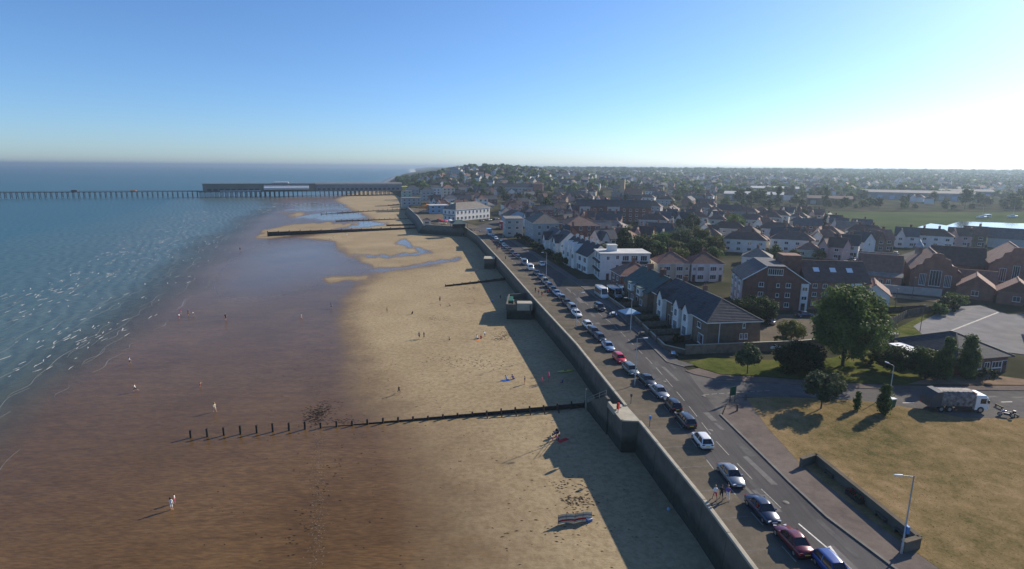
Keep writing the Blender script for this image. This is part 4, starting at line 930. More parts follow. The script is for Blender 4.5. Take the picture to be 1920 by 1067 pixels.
# ------------------------------------------------------------------ brick apartment block
A = Bld('apartment_block', 'red brick apartment block with wide gable and attic window strip', 'apartments', (58.8, 141.5), R(-10))
mb = MB()
mb.loft([[(0, y, -.5), (0, y, 7.6), (5.2, y, 10.9), (9.6, y, 10.9), (15.2, y, 7.2), (15.2, y, -.5)][::-1] for y in (0, 14)][::-1], 'brick_red', False); A.mesh(mb, 'wall')
mb = MB()
for P in ([(-.5, 7.35), (5.25, 11.0), (5.25, 11.2), (-.5, 7.55)], [(9.55, 11.0), (15.7, 6.95), (15.7, 7.15), (9.55, 11.2)], [(5.0, 11.0), (9.8, 11.0), (9.8, 11.2), (5.0, 11.2)]):
    mb.loft([[(x, y, z) for x, z in P] for y in (-.4, 14.4)], 'tile_slate', False)
ar = A.mesh(mb, 'roof')
mb = MB(); mb.bar((-.5, -.42, 7.45), (5.2, -.42, 11.1), .08, .22, 'frame_white'); A.mesh(mb, 'bargeboard')
mb = MB(); mb.bar((9.6, -.42, 11.1), (15.7, -.42, 7.05), .08, .22, 'frame_white'); A.mesh(mb, 'bargeboard')
A.window('f', 7.3, 8.9, 3.6, 1.6, bars=6, name='attic_window')
for z in (.8, 3.3, 5.8):
    A.window('f', 8.2, z, .8, 1.0, bars=0); A.window('f', 10.6, z, 1.2, 1.2); A.window('f', 4.2, z, 1.2, 1.2)
mb = MB(); mb.box(13.6, 15.3, -.5, .2, .2, 7.0, 'render_white'); A.mesh(mb, 'bay'); 
for z in (2.9, 5.2): A.window('f', 14.4, z, 1.3, 1.0, off=-.5)
A.box(5.45, 5.57, -.12, -.01, -.3, 9, 'frame_dark', 'downpipe'); A.door('f', 14.3, -.5)
for u in (2.2, 6.4, 10.5):
    mb = MB(); mb.box(-.6, .2, u - 1.1, u + 1.1, .2, 7.0, 'render_white'); A.mesh(mb, 'bay')
    for z in (.8, 3.2, 5.5): A.window('l', u, z, 1.6, 1.2, off=-.6)
for x, y in ((1.6, 2.5), (3.2, 6.5)):
    mb = MB(); z = 7.5 + (x + .2) * .64; mb.loft([[(x - .5, yy, z - .25), (x + .5, yy, z + .39), (x + .5, yy, z + .47), (x - .5, yy, z - .17)] for yy in (y - .8, y + .8)], 'lamp_clear', False); A.mesh(mb, 'skylight', ar)
take(66, 148, 12)
A2 = Bld('apartment_block', 'brown brick apartment wing with three white skylights and a tall brick stair tower', 'apartments', (74.6, 141.5), R(-8))
A2.box(0, 15, 0, 12, -.5, 7.2, 'brick_red'); A2.gable_wall(.02, 14.98, .02, 11.98, 7.2, 11.4, 'brick_red', 'x', 'gable'); ar2 = A2.gable_roof(0, 15, 0, 12, 7.2, 11.5, 'tile_brown', 'x')
A2.box(-5.2, -.6, 3, 8, -.5, 13.2, 'brick_red', 'stair_tower')
for u in (3.2, 7.2, 11.2):
    z = 7.2 + 3.2 * .717; mb = MB(); mb.loft([[(x, 2.6, z - .25), (x, 3.8, z + .6), (x, 3.8, z + .7), (x, 2.6, z - .15)] for x in (u - .7, u + .7)], 'lamp_clear', False); A2.mesh(mb, 'skylight', ar2)
for u in (2.2, 4.6):
    for z in (1, 3.3, 5.5): A2.window('f', u, z, 1.1, 1.1)
mb = MB(); mb.box(10.6, 13, -.6, .2, .2, 7, 'render_white'); A2.mesh(mb, 'bay')
for z in (1, 3.3, 5.5): A2.window('f', 11.8, z, 1.9, 1.2, off=-.6, bars=2); A2.window('f', 8, z, 1.1, 1.1)
take(80, 148, 12)
SM = Bld('house', 'small white gabled house with red roof peeping over the big tree', 'house', (88.5, 141.5), R(-30)); SM.gable_wall(0, 6.5, 0, 9, 4.2, 6.6, 'render_white', 'y'); SM.gable_roof(0, 6.5, 0, 9, 4.2, 6.7, 'tile_red', 'y'); SM.window('f', 3.2, 2.6, 1.2, 1.1); SM.window('f', 3.2, .6, 1.6, 1.2)
take(92, 145, 7)

# ------------------------------------------------------------------ school
SC = Bld('school', 'red brick school with curved gables and steep sunlit roofs', 'school', (106, 171), R(-30))
def shaped_gable(B_, x0, x1, y, ze, zr, m_='brick_red', th=.5, name='shaped_gable'):
    xm = (x0 + x1) / 2; w = (x1 - x0) / 2; mb = MB()
    prof = [(-1, 0), (-1, ze * .86), (-.86, ze), (-.80, ze + (zr - ze) * .28), (-.58, ze + (zr - ze) * .36), (-.50, ze + (zr - ze) * .66), (-.28, ze + (zr - ze) * .74), (-.2, ze + (zr - ze) * .94), (0, zr)]
    P = [(xm + u * w, z) for u, z in prof] + [(xm - u * w, z) for u, z in prof[::-1][1:]]
    mb.loft([[(x, yy, z) for x, z in P][::-1] for yy in (y, y + th)][::-1], m_, False); return B_.mesh(mb, name)
SC.box(0, 11, 0, 14, -.5, 3.6, 'brick_red'); SC.gable_roof(0, 11, 2, 14, 3.6, 9.0, 'tile_red', 'x'); SC.gable_wall(.05, 10.95, 2.1, 13.9, 3.6, 8.9, 'brick_red', 'x', 'gable')
mb = MB(); mb.loft([[(x, -.4, 3.5), (x, 2.4, 4.4), (x, 2.4, 4.55), (x, -.4, 3.65)] for x in (-.4, 11.4)], 'tile_grey', False); SC.mesh(mb, 'lean_to_roof')
for u in (2, 3.9, 5.8, 7.7): SC.window('f', u, 1.2, 1.1, 1.6)
shaped_gable(SC, 13, 25, 1.5, 6.2, 11.5); SC.box(13.2, 24.8, 2.0, 24, -.5, 6, 'brick_red', 'hall'); SC.gable_roof(13, 25, 2.2, 24, 6, 10.6, 'tile_red', 'y', .1); SC.gable_wall(13.1, 24.9, 2.2, 23.9, 6, 10.5, 'brick_red', 'y', 'gable')
for u, w, h in ((16, 1.6, 3.4), (19, 2.8, 4.6), (22, 1.6, 3.4)): SC.window('f', u, 1.8, w, h, bars=3, off=1.5)
mb = MB(); mb.lathe([(1.0, 8.6), (1.0, 10.6), (1.35, 10.7), (1.1, 11.6), (.5, 12.3), (.1, 13.2), (0, 13.2)], 'steel_grey', 10, (16, 20, 0)); SC.mesh(mb, 'cupola')
SC.box(25.4, 34, 6, 12, -.5, 3.2, 'brick_red', 'corridor'); SC.gable_roof(25.4, 34, 6, 12, 3.2, 6.2, 'tile_red', 'x')
SC.box(0, 10, 17, 26, -.5, 4, 'brick_red'); SC.gable_roof(0, 10, 17, 26, 4, 8, 'tile_grey', 'x')
take(122, 175, 24)
SC2 = Bld('school', 'far red brick school wing with tall sunlit gable roofs', 'school', (146, 172), R(-34))
shaped_gable(SC2, 0, 13, 0, 7, 12.6); SC2.box(.1, 12.9, .5, 22, -.5, 7, 'brick_red', 'hall'); SC2.gable_roof(0, 13, .6, 22, 7, 12, 'tile_red', 'y', .1); SC2.gable_wall(.1, 12.9, .6, 21.9, 7, 11.9, 'brick_red', 'y', 'gable')
for u, h in ((3.5, 4), (6.5, 5), (9.5, 4)): SC2.window('f', u, 2, 1.6, h, bars=2)
SC2.box(-14, 0, 8, 20, -.5, 5, 'brick_red', 'side_range'); SC2.gable_roof(-14, 0, 8, 20, 5, 10, 'tile_brown', 'x'); SC2.gable_wall(-13.9, -.1, 8.1, 19.9, 5, 9.9, 'brick_red', 'x', 'gable')
SC2.box(13.2, 30, 6, 18, -.5, 4.6, 'brick_red', 'side_range'); SC2.hip_roof(13.2, 30, 6, 18, 4.78, 8.2, 'tile_slate', fascia='frame_dark')
take(152, 190, 22)
SC3 = Bld('school_annexe', 'low red brick school annexe with two sunlit pyramid roofs by the car park', 'school', (123.5, 154.5), R(-38))
for x, y in ((0, 2), (8.6, 0)):
    SC3.box(x, x + 8, y, y + 8, -.5, 3.4, 'brick_red'); SC3.gable_roof(x, x + 8, y, y + 8, 3.4, 6.4, 'tile_red', 'y'); SC3.gable_wall(x + .02, x + 7.98, y + .02, y + 7.98, 3.4, 6.3, 'brick_red', 'y', 'gable'); SC3.window('f', x + 4, 1, 1.6, 1.4, off=y)
take(132, 155, 10)
mb = MB(); mb.bar((107.01,164.21) + (1.0,), (121.29,156.90) + (1.0,), .3, 2.2, 'render_grey'); tag(mb.build('boundary_wall'), 'long grey boundary wall in front of the school', 'wall')

# ------------------------------------------------------------------ low hall, annexe, shed, right-hand building
LH = Bld('hall', 'low brick hall with big dark hipped roof by the car park', 'hall', (77.2, 93.6), R(13))
LH.box(0, 11, 0, 12, -.3, 2.9, 'brick_red'); LH.hip_roof(0, 11, 0, 12, 3.05, 5.9, 'tile_slate', .6, fascia='frame_dark')
LH.window('f', 8.6, .9, 2.2, 1.2, bars=2); LH.window('f', 4.5, .9, 1.4, 1.2); LH.door('f', 10.3); LH.window('f', 6.4, .9, 1.2, 1.2)
take(81, 99, 10)
AX = Bld('annexe', 'flat roofed annexe with brilliant white roof beside the low hall', 'hall', (72.6, 97.6), R(12))
AX.box(0, 4.6, 0, 5.6, -.3, 2.7, 'render_grey'); AX.box(-.15, 4.75, -.15, 5.75, 2.7, 2.85, 'plastic_white', 'roof'); AX.box(1.0, 3, -1.2, 0, -.3, 2.4, 'render_blue', 'porch'); AX.window('f', 3.9, 1, .9, 1)
take(73, 100, 4)
SH = Bld('shed', 'small pale shed with flat roof and dark doors behind the big tree', 'shed', (74.2, 110.6), R(8))
SH.box(0, 4.4, 0, 3.4, -.2, 2.2, 'render_cream'); SH.box(-.2, 4.6, -.25, 3.6, 2.2, 2.34, 'flat_roof', 'roof'); SH.door('f', 1.2, m_='frame_dark'); SH.window('f', 3.1, .2, 1.1, 1.7, style='d', bars=0)
take(76, 112, 4)
RB = Bld('clubhouse', 'two storey clubhouse with blue walls and wide flat eaves by the car park', 'building', (105.5, 108), R(-38))
RB.box(0, 16, 0, 18, -.3, 3.0, 'brick_brown'); RB.box(1.5, 16, 1.5, 18, 3.0, 6.2, 'render_blue', 'upper_storey'); RB.box(-1, 16.5, -1, 18.5, 3.0, 3.22, 'flat_roof', 'canopy'); RB.box(.8, 16.5, .8, 18.5, 6.2, 6.45, 'roof_sheet', 'roof')
for u in (4, 8, 12): RB.window('l', u, 3.9, 2.2, 1.5, off=1.5, bars=2); RB.window('f', u, 3.9, 2.2, 1.5, off=1.5, bars=2); RB.window('l', u, .8, 1.8, 1.4)
take(118, 115, 16)
# fences and garden walls
def fence(pts, label, h=1.7, m_='fence_wood', name='fence', bay=1.8):
    f = thing(name, label, 'fence', (pts[0][0], pts[0][1], 0)); o = Vector(pts[0])
    for p, q in zip(pts[:-1], pts[1:]):
        p = Vector(p) - o; q = Vector(q) - o; L = (q - p).length; n = max(1, round(L / bay)); d = (q - p) / n
        for i in range(n + 1):
            e = p + d * i; mb = MB(); mb.bar((*e, -.1), (*e, h + .1), .12, .12, m_); mb.build('post', f)
            if i < n: mb = MB(); mb.bar((*(e + d * .04), h / 2), (*(e + d * .96), h / 2), .05, h - .1, m_); mb.build('panel', f)
    return f
fence([(82.31,121.70), (95.63,133.50), (108.93,140.13)], 'grey wooden panel fence round the small green', 1.9, 'wood_weathered')
fence([(90.02,136.92), (97.48,138.19), (104.78,140.01)], 'dark fence behind the small green', 1.6, 'wood_dark')
def low_wall(pts, label, h=1.0, m_='brick_brown', w=.25):
    t = thing('garden_wall', label, 'wall', (pts[0][0], pts[0][1], 0)); o = Vector(pts[0])
    for p, q in zip(pts[:-1], pts[1:]):
        p = Vector(p) - o; q = Vector(q) - o
        mb = MB(); mb.bar((*p, h / 2 - .1), (*q, h / 2 - .1), w, h + .1, m_); mb.build('wall', t); mb = MB(); mb.bar((*p, h), (*q, h), w + .1, .1, 'concrete_pale'); mb.build('coping', t)
    return t
low_wall([(33.4, 104.5), (52, 107.2), (57.17,107.93), (62.91,109.77)], 'brown brick wall along the verge behind the small round tree', 1.8)
low_wall([(30.2, 107.5), (28.6, 134.5), (24.6, 160)], 'low front garden wall of the seafront terrace', .9)
low_wall([(33.4, 104.5), (30.2, 107.5)], 'short return of garden wall at the terrace corner', .9)
for i, y in enumerate((112, 117, 123, 129, 136, 142)):
    fence([(29.9 - .07 * (y - 108), y), (37.6 - .15 * (y - 108), y + 1.2)], 'wooden garden fence %s' % ('beside the corner end of the brown terrace', 'below the first white gable of the brown terrace', 'below the paired white gables of the brown terrace', 'below the third white gable of the brown terrace', 'where the brown terrace meets the green slate terrace', 'in front of the green slate terrace')[i], 1.3, 'fence_wood')['group'] = 'fences between the terrace gardens'

# ------------------------------------------------------------------ seafront pub, red brick mansion, long red block
PU = Bld('pub', 'white two storey seafront pub with grey hipped roof and many windows', 'pub', (-37.0, 372.5), R(50))
PU.box(0, 33, 0, 12, -.5, 7.2, 'render_white'); PU.hip_roof(0, 33, 0, 12, 7.4, 11.6, 'tile_grey')
for i in range(9):
    PU.window('f', 2 + i * 3.62, 4.4, 1.5, 2.0); PU.window('f', 2 + i * 3.62, .8, 1.8, 1.9)
for u in (2.2, 6.0, 9.8): PU.window('l', u, 4.4, 1.5, 2.0); PU.window('l', u, .8, 1.8, 1.9)
PU.box(-.9, -.09, .5, 11.5, 3.5, 3.8, 'frame_dark', 'balcony'); PU.chimney(16, 8, 9, 13); PU.chimney(26, 8, 9, 13)
take(-25, 390, 22)
MA = Bld('mansion_block', 'large red brick mansion block with grey hipped roofs above the seafront', 'apartments', (9.5, 262), R(8))
MA.box(0, 14, 0, 24, -.5, 9.5, 'render_grey'); MA.hip_roof(0, 14, 0, 24, 9.7, 13.6, 'tile_grey'); MA.box(14.02, 30, -6, 12, -.5, 9.0, 'brick_red', 'wing'); MA.hip_roof(14.5, 30, -6, 12, 9.2, 13, 'tile_brown')
for z in (1, 4, 7):
    for u in (3, 7, 11): MA.window('f', u, z, 1.3, 1.7)
    for u in (17, 21, 25, 28.5): MA.window('f', u, z, 1.2, 1.7, off=-6)
    for u in (3, 8, 13, 18): MA.window('l', u, z, 1.5, 1.7)
MA.chimney(20, 4, 11, 15); MA.chimney(26, 4, 11, 15)
take(24, 272, 20)
for i, (x, y, lb) in enumerate(((15.5, 232, 'white gabled villa with turret roof below the red mansion block'), (19, 222, 'narrow white gabled house beside the turret villa'), (22, 243, 'dark red brick villa behind the turret villa'))):
    V_ = Bld('villa', lb, 'house', (x, y), R(12)); wm = 'brick_red' if i == 2 else 'render_white'
    V_.gable_wall(0, 8, 0, 10, 6.4, 10, wm, 'y'); vr = V_.gable_roof(0, 8, 0, 10, 6.4, 10.1, 'tile_slate', 'y'); V_.gable_wall(-1.5, 4, 2, 6, 6, 8.6, wm, 'x', 'bay'); V_.gable_roof(-1.5, 4, 2, 6, 6, 8.7, 'tile_slate', 'x')
    for z in (.8, 3.8): V_.window('f', 2.4, z, 1.3, 1.5); V_.window('f', 5.6, z, 1.3, 1.5); V_.window('l', 4, z, 1.8, 1.5, off=-1.5, bars=2); V_.window('l', 8, z, 1.2, 1.5)
    V_.door('l', 1.0); V_.chimney(6, 6, 8.5, 11.6, roof=vr)
    take(x + 4, y + 5, 7)
LB = Bld('apartment_block', 'long red brick block of flats with dark slate roof and pale rendered bays', 'apartments', (42, 376), R(-6))
LB.box(0, 48, 0, 12, -.5, 10.2, 'brick_red'); LB.gable_wall(.02, 47.98, .02, 11.98, 10.2, 14, 'brick_red', 'x', 'gable'); lr = LB.gable_roof(0, 48, 0, 12, 10.2, 14.1, 'tile_slate', 'x')
for u0, u1 in ((2, 9), (20, 28)): LB.box(u0, u1, -.5, .1, 0, 10, 'render_grey', 'bay')
for z in (1, 4, 7.2):
    for u in (3.5, 7.5, 12, 16, 22, 26, 31, 35, 39, 43.5): LB.window('f', u, z, 1.5, 1.6, off=-.5 if u in (3.5, 7.5, 22, 26) else 0)
for u in (10, 19, 29, 38): LB.chimney(u, 6, 13, 16, roof=lr)
take(52, 380, 14); take(70, 378, 14); take(84, 377, 12)
BB = Bld('apartment_block', 'pale block of flats with flat roof behind the front garden shrubs', 'apartments', (-3.5, 290), R(6)); BB.box(0, 9, 0, 16, -.5, 9, 'render_grey'); BB.box(-.2, 9.2, -.2, 16.2, 9, 9.3, 'flat_roof', 'roof')
for z in (1, 3.8, 6.6):
    for u in (2, 6): BB.window('f', u, z, 1.5, 1.4)
    for u in (2.5, 7, 11.5): BB.window('l', u, z, 1.8, 1.4)
take(1, 298, 11)
BG = Bld('shop', 'pale blue gabled shop with white front beside the white pub', 'shop', (-17, 352), R(20)); BG.gable_wall(0, 14, 0, 12, 5.2, 8.4, 'render_blue', 'y'); BG.gable_roof(0, 14, 0, 12, 5.2, 8.5, 'tile_brown', 'y'); BG.window('f', 4, 3, 1.4, 1.4); BG.window('f', 9, 3, 1.4, 1.4); BG.window('f', 7, .5, 6, 1.8, bars=4)
BG.o.location = (-3, 352, 0); take(4, 360, 10)
BR = Bld('shop', 'small dark red fronted kiosk shop on the corner below the blue shop', 'shop', (-6.5, 326), R(10)); BR.box(0, 6, 0, 6, -.3, 4, 'cloth_red'); BR.box(-.2, 6.2, -.2, 6.2, 4, 4.25, 'flat_roof', 'roof'); BR.window('f', 3, .6, 3.6, 1.8, bars=2); BR.window('l', 3, .6, 3.6, 1.8, bars=2)
take(-3, 329, 5)
# seafront cluster beside the pier
for (px, py, w, d, h, wm, rm, lb, hip) in (
    (-62, 430, 14, 11, 6, 'render_blue', 'roof_sheet', 'blue amusement arcade with white flat roof', 0), (-45, 440, 18, 14, 6.5, 'render_green', 'render_green', 'pale green amusement hall with flat green roof', 0),
    (-100, 520, 17, 11, 6.5, 'render_grey', 'flat_roof', 'grey seafront building nearest the pier', 0), (-92, 585, 12, 11, 11, 'render_grey', 'tile_slate', 'tall grey house with slate roof near the pier', 1),
    (-115, 600, 10, 9, 9, 'render_green', 'flat_roof', 'tall pale green block with flat roof near the pier', 0), (-74, 610, 13, 11, 12, 'render_cream', 'tile_red', 'cream house with red roof above the arcade', 1),
    (-60, 500, 14, 10, 7, 'render_white', 'tile_slate', 'white shop with slate roof behind the arcade', 1), (-28, 470, 8, 10, 9, 'render_white', 'tile_red', 'tall white tower-fronted house behind the pub', 1),
    (-95, 660, 16, 12, 10, 'render_white', 'tile_slate', 'white hotel with slate roof above the pier approach', 1), (-128, 700, 14, 10, 8, 'render_grey', 'tile_slate', 'grey house on the slope above the pier', 1)):
    B_ = Bld('seafront_building', lb, 'building', (px, py), R(18)); B_.box(0, w, 0, d, -2, h, wm)
    if hip: rf_ = B_.hip_roof(0, w, 0, d, h + .18, h + 3.6, rm); B_.chimney(w * .4, d / 2, h + 2, h + 5.2, roof=rf_)
    else: B_.box(-.3, w + .3, -.3, d + .3, h, h + .35, rm, 'roof')
    n = int(w // 4)
    for k in range(n):
        for z in np.arange(1, h - 1.5, 3): B_.window('f', (k + .5) * w / n, float(z), 1.7, 1.7)
    for k in range(2):
        for z in np.arange(1, h - 1.5, 3): B_.window('l', (k + .5) * d / 2, float(z), 1.7, 1.7)
    take(px + w / 2, py + d / 2, max(w, d) * .62)
# kiosk and shelter on the far promenade
KI = Bld('kiosk', 'tiny dark roofed kiosk at the corner of the sloping sea wall', 'kiosk', (-54, 345, 0), R(10)); KI.box(0, 4.5, 0, 4, -.2, 2.6, 'render_cream'); KI.hip_roof(0, 4.5, 0, 4, 2.78, 4.2, 'tile_brown'); KI.window('f', 2.2, .9, 2.4, 1.2); take(-52, 347, 4)
SHT = Bld('shelter', 'open seafront shelter with dark green pitched roof on the promenade', 'shelter', (-34, 327.5, 0), R(25))
for x in (0.2, 4.3, 8.6):
    for y in (.2, 5.6): SHT.box(x - .1, x + .1, y - .1, y + .1, -.1, 2.6, 'frame_dark', 'post')
SHT.hip_roof(0, 8.8, 0, 5.8, 2.7, 4.4, 'tile_green', .6); SHT.box(.4, 8.4, 2.6, 3.0, 0, 2.2, 'wood_dark', 'screen'); take(-29, 330, 6)

# ------------------------------------------------------------------ town houses: a set of prototypes, then copies
rng = random.Random(11)
PROTO = []
def proto(desc, w, d, ze, zr, wm, rm, hip, windows, chim='brick_red', wing=False):
    B_ = Bld('house', desc, 'house', (0, 0, 0)); o = B_.o; x0, x1, y0, y1 = -w / 2, w / 2, -d / 2, d / 2
    B_.box(x0, x1, y0, y1, -1.5, ze, wm)
    if hip: rf = B_.hip_roof(x0, x1, y0, y1, ze + .18, zr, rm)
    else: B_.gable_wall(x0 + .02, x1 - .02, y0 + .02, y1 - .02, ze, zr - .05, wm, 'x', 'gable', ze - .5); rf = B_.gable_roof(x0, x1, y0, y1, ze, zr, rm, 'x')
    if wing:
        B_.gable_wall(x0 + .6, x0 + w * .45, y0 - 1.6, 0, ze, zr - .6, wm, 'y', 'gabled_wing', -1.0); B_.gable_roof(x0 + .6, x0 + w * .45, y0 - 1.6, 0, ze, zr - .5, rm, 'y')
    nch = 2 if w > 13 else 1
    for k in range(nch): B_.chimney(x0 + w * (k + 1) / (nch + 1) + (1.2 if not hip else 0), 0.3, zr - .7, zr + 1.3, chim, rf)
    if windows:
        n = max(2, round(w / 4))
        for k in range(n):
            u = x0 + w * (k + .5) / n; off = y0 - 1.6 if (wing and u < x0 + w * .45) else y0
            if wing and k == 0: u = x0 + .6 + (w * .45 - .6) / 2
            if ze > 4: B_.window('f', u, ze - 1.9, 1.5, 1.2, off=off)
            B_.window('f', u, .8, 1.6, 1.3, off=off)
        B_.door('f', x1 - .9, y0); B_.window('r', 0, ze - 1.9, 1.0, 1.1, off=x1)
    PROTO.append((o, desc, max(w, d) * .55, windows)); return o
WALLN = {'render_white': 'white', 'render_cream': 'cream', 'brick_red': 'red brick', 'brick_brown': 'brown brick', 'render_grey': 'grey', 'render_pink': 'pink', 'brick_buff': 'buff brick'}
ROOFN = {'tile_slate': 'slate', 'tile_brown': 'brown tiled', 'tile_red': 'red tiled', 'tile_grey': 'grey tiled'}
SPEC = [(17, 8, 5.2, 8.4, 'render_white', 'tile_brown', 1, 0), (10, 8, 5.0, 8.2, 'render_cream', 'tile_brown', 1, 0), (9, 9, 5.2, 8.8, 'render_white', 'tile_slate', 0, 1), (14, 8, 5.2, 8.4, 'brick_red', 'tile_slate', 0, 0),
        (9, 8, 2.8, 5.6, 'render_cream', 'tile_red', 1, 0), (8, 10, 5.4, 9.0, 'brick_brown', 'tile_red', 0, 1), (16, 8, 5.2, 8.6, 'render_grey', 'tile_brown', 1, 0), (11, 8, 5.2, 8.4, 'brick_buff', 'tile_grey', 0, 0),
        (9, 8, 5.2, 8.4, 'render_pink', 'tile_brown', 0, 1), (20, 9, 5.4, 8.8, 'brick_red', 'tile_slate', 0, 0), (10, 9, 2.8, 5.8, 'render_white', 'tile_grey', 1, 0), (12, 9, 5.2, 8.6, 'render_white', 'tile_red', 1, 1)]
NEARP = []; FARP = []
for (w, d, ze, zr, wm, rm, hip, wing) in SPEC:
    sz = 'long' if w > 13 else 'single storey' if ze < 4 else 'small'
    desc = '%s %s house with %s %s roof' % (sz, WALLN[wm], ROOFN[rm], ('front-gabled' if wing else 'hipped' if hip else 'gabled'))
    NEARP.append((proto(desc, w, d, ze, zr, wm, rm, hip, True, 'brick_red', wing), desc, max(w, d) * .55))
    FARP.append((proto(desc, w, d, ze, zr, wm, rm, hip, False, 'brick_red', wing), desc, max(w, d) * .55))
USED = set()
def district(x, y):
    if y < 330 and x > 60: return 'between apartments and marsh'
    if y < 440 and x < 60: return 'behind the mansion block'
    if y < 440: return 'at the marsh edge'
    if x < 40: return 'on the hillside above the pier'
    if y < 700: return 'beyond the long red block'
    return 'in the far suburb'
HCOUNT = {}
def place_house(x, y, rz, k, near=True, label=None, s=1.0):
    src, desc, r = (NEARP if near else FARP)[k]
    o = copy_tree(src); o.location = (x, y, gz(x, y)); o.rotation_euler = (0, 0, rz); o.scale = (s, s, s)
    lb = label or (desc + ' ' + district(x, y)); o['label'] = lb
    if not label: o['group'] = lb + 's' if False else 'houses: ' + lb
    take(x, y, r * s); return o
# houses placed by what the picture shows of them
HAND = [((98.83,239.42), -24, 0, 'long white house, hipped brown roof, foremost of the rows facing the apartments'), ((119.69,240.43), -27, 0, 'long white house with hipped brown roof directly behind the stair tower'), ((109.13,285.35), -22, 6, 'long grey house with brown hipped roof behind the foremost white row'),
        ((133.22,284.59), -26, 0, 'long white house, hipped brown roof, in the second row of the estate'), ((139.25,251.00), -29, 11, 'white house with red roof and front gable next to the stair tower'), ((161.02,309.27), -28, 3, 'long red brick house with slate roof in the third row of the estate'),
        ((178.17,310.32), -29, 2, 'white slate roofed house with front gable near the marsh end of the estate'), ((171.77,274.44), -31, 0, 'long white house with brown roof right at the marsh edge'), ((162.54,248.87), -10, 5, 'brown brick house with red gable near the school street'),
        ((148.01,241.80), -60, 2, 'white gabled house at the corner of the school street'), ((92.55,350.09), -10, 2, 'white gabled house catching the sun behind the shrubs of the hotel'), ((102.39,344.44), -12, 2, 'white half-timbered looking gabled house beside the sunlit white gable'), ((115.03,351.67), -14, 11, 'white house with red roof next to the paired white gables'),
        ((122.34,339.68), -20, 1, 'cream house with brown hipped roof next to the red roofed house'), ((143.83,353.69), -24, 7, 'buff brick house with grey roof near the big garden tree'), ((159.22,354.77), -24, 6, 'long grey house with brown roof facing the marsh field'),
        ((182.64,261.86), -34, 2, 'white gabled house alone beside the school'), ((192.29,258.82), -36, 0, 'long white house with brown roof behind the school cupola'), ((209.82,265.09), -38, 8, 'pink house with front gable behind the far school wing'), ((217.64,265.50), -38, 5, 'brown brick house with red roof behind the far school wing'),
        ((127.68,223.61), -50, 8, 'pink gabled house beside the parked cars of the school street'), ((120.78,228.75), -30, 4, 'cream bungalow with red roof behind the apartment wing'), ((59.69,276.26), 0, 4, 'cream bungalow with red roof behind the hotel'), ((53.35,284.30), 4, 10, 'white bungalow with grey roof behind the hotel'),
        ((44.56,288.17), 6, 7, 'buff brick house with grey roof behind the mansion block'), ((90.23,258.83), -20, 1, 'cream house with hipped roof by the garden trees behind the semis'), ((90.92,208.25), -26, 10, 'white bungalow with grey roof between the semis and the apartments')]
for (x, y), a, k, lb in HAND:
    r = NEARP[k][2]; fx, fy = -math.sin(R(-a)), 0
    place_house(x + .35 * r * math.sin(R(-a)), y + .5 * r, R(a), k, True, lb)
LS = Bld('warehouse', 'long low building with dark slate roof behind the school beside the creek', 'warehouse', (221.32,263.87), R(-40)); LS.box(0, 44, 0, 14, -.5, 4.5, 'render_grey'); LS.gable_roof(0, 44, 0, 14, 4.5, 8.5, 'tile_slate', 'x'); LS.gable_wall(.02, 43.98, .02, 13.98, 4.5, 8.4, 'render_grey', 'x', 'gable'); take(232, 270, 14); take(250, 256, 14)
for i, (x, y, w, d, h, rm, lb) in enumerate(((420, 690, 110, 34, 8, 'flat_roof', 'very long pale factory shed beyond the creek'), (330, 800, 60, 24, 7, 'roof_sheet', 'warehouse with white roof beyond the marsh field'), (235, 640, 60, 22, 7, 'roof_sheet', 'low white roofed works building behind the poplars'), (560, 760, 60, 26, 7, 'flat_roof', 'dark roofed shed at the far end of the factory'), (300, 585, 40, 18, 6, 'tile_brown', 'brown roofed works building at the back of the marsh field'))):
    F_ = Bld('warehouse', lb, 'warehouse', (x, y), R(-25)); F_.box(0, w, 0, d, -2, h, 'metal_sheet' if i != 4 else 'brick_brown'); F_.gable_roof(0, w, 0, d, h, h + 2.4, rm, 'x', .5); take(x + w * .3, y, w * .35); take(x + w * .75, y - w * .2, w * .35)
    for k in range(int(w // 12)): F_.box(3 + k * 12, 8 + k * 12, -.12, -.01, 0, h * .6, 'render_blue' if k % 3 else 'render_grey', 'loading_door')
CH = Bld('church', 'small church with square buff tower among the trees', 'church', (115, 620), R(-20)); CH.box(0, 5, 0, 5, -2, 21, 'brick_buff', 'tower'); CH.hip_roof(0, 5, 0, 5, 21.2, 23, 'tile_slate'); CH.gable_wall(5, 24, -1, 9, 7, 12, 'brick_buff', 'x', 'nave'); CH.gable_roof(5, 24, -1, 9, 7, 12.1, 'tile_red', 'x'); take(125, 625, 14)
MB_ = Bld('hillside_hotel', 'long dark roofed hillside block with a brick tower on its right', 'building', (-22, 690), R(-4)); MB_.box(0, 46, 0, 14, -3, 9, 'render_grey'); MB_.gable_roof(0, 46, 0, 14, 9, 13, 'tile_slate', 'x'); MB_.box(46.1, 58, -3, 12, -3, 13, 'brick_red', 'tower'); MB_.hip_roof(46.1, 58, -3, 12, 13.2, 16, 'tile_red')
for k in range(11):
    for z in (2, 5.5): MB_.window('f', 3 + k * 4, z, 1.8, 1.7)
take(0, 697, 18); take(25, 697, 20)
TW = Bld('tower_block', 'pale block standing on top of the wooded hill', 'building', (-118, 1080), R(-10)); TW.box(0, 22, 0, 14, -3, 15, 'render_grey'); TW.box(4, 17, 2, 10, 15, 18, 'render_grey', 'plant_room'); TW.box(-.4, 22.4, -.4, 14.4, 15, 15.4, 'flat_roof', 'roof')
for k in range(5):
    for z in (2, 5, 8, 11): TW.window('f', 2.5 + k * 4.2, z, 2.2, 1.7)
take(-107, 1087, 16)
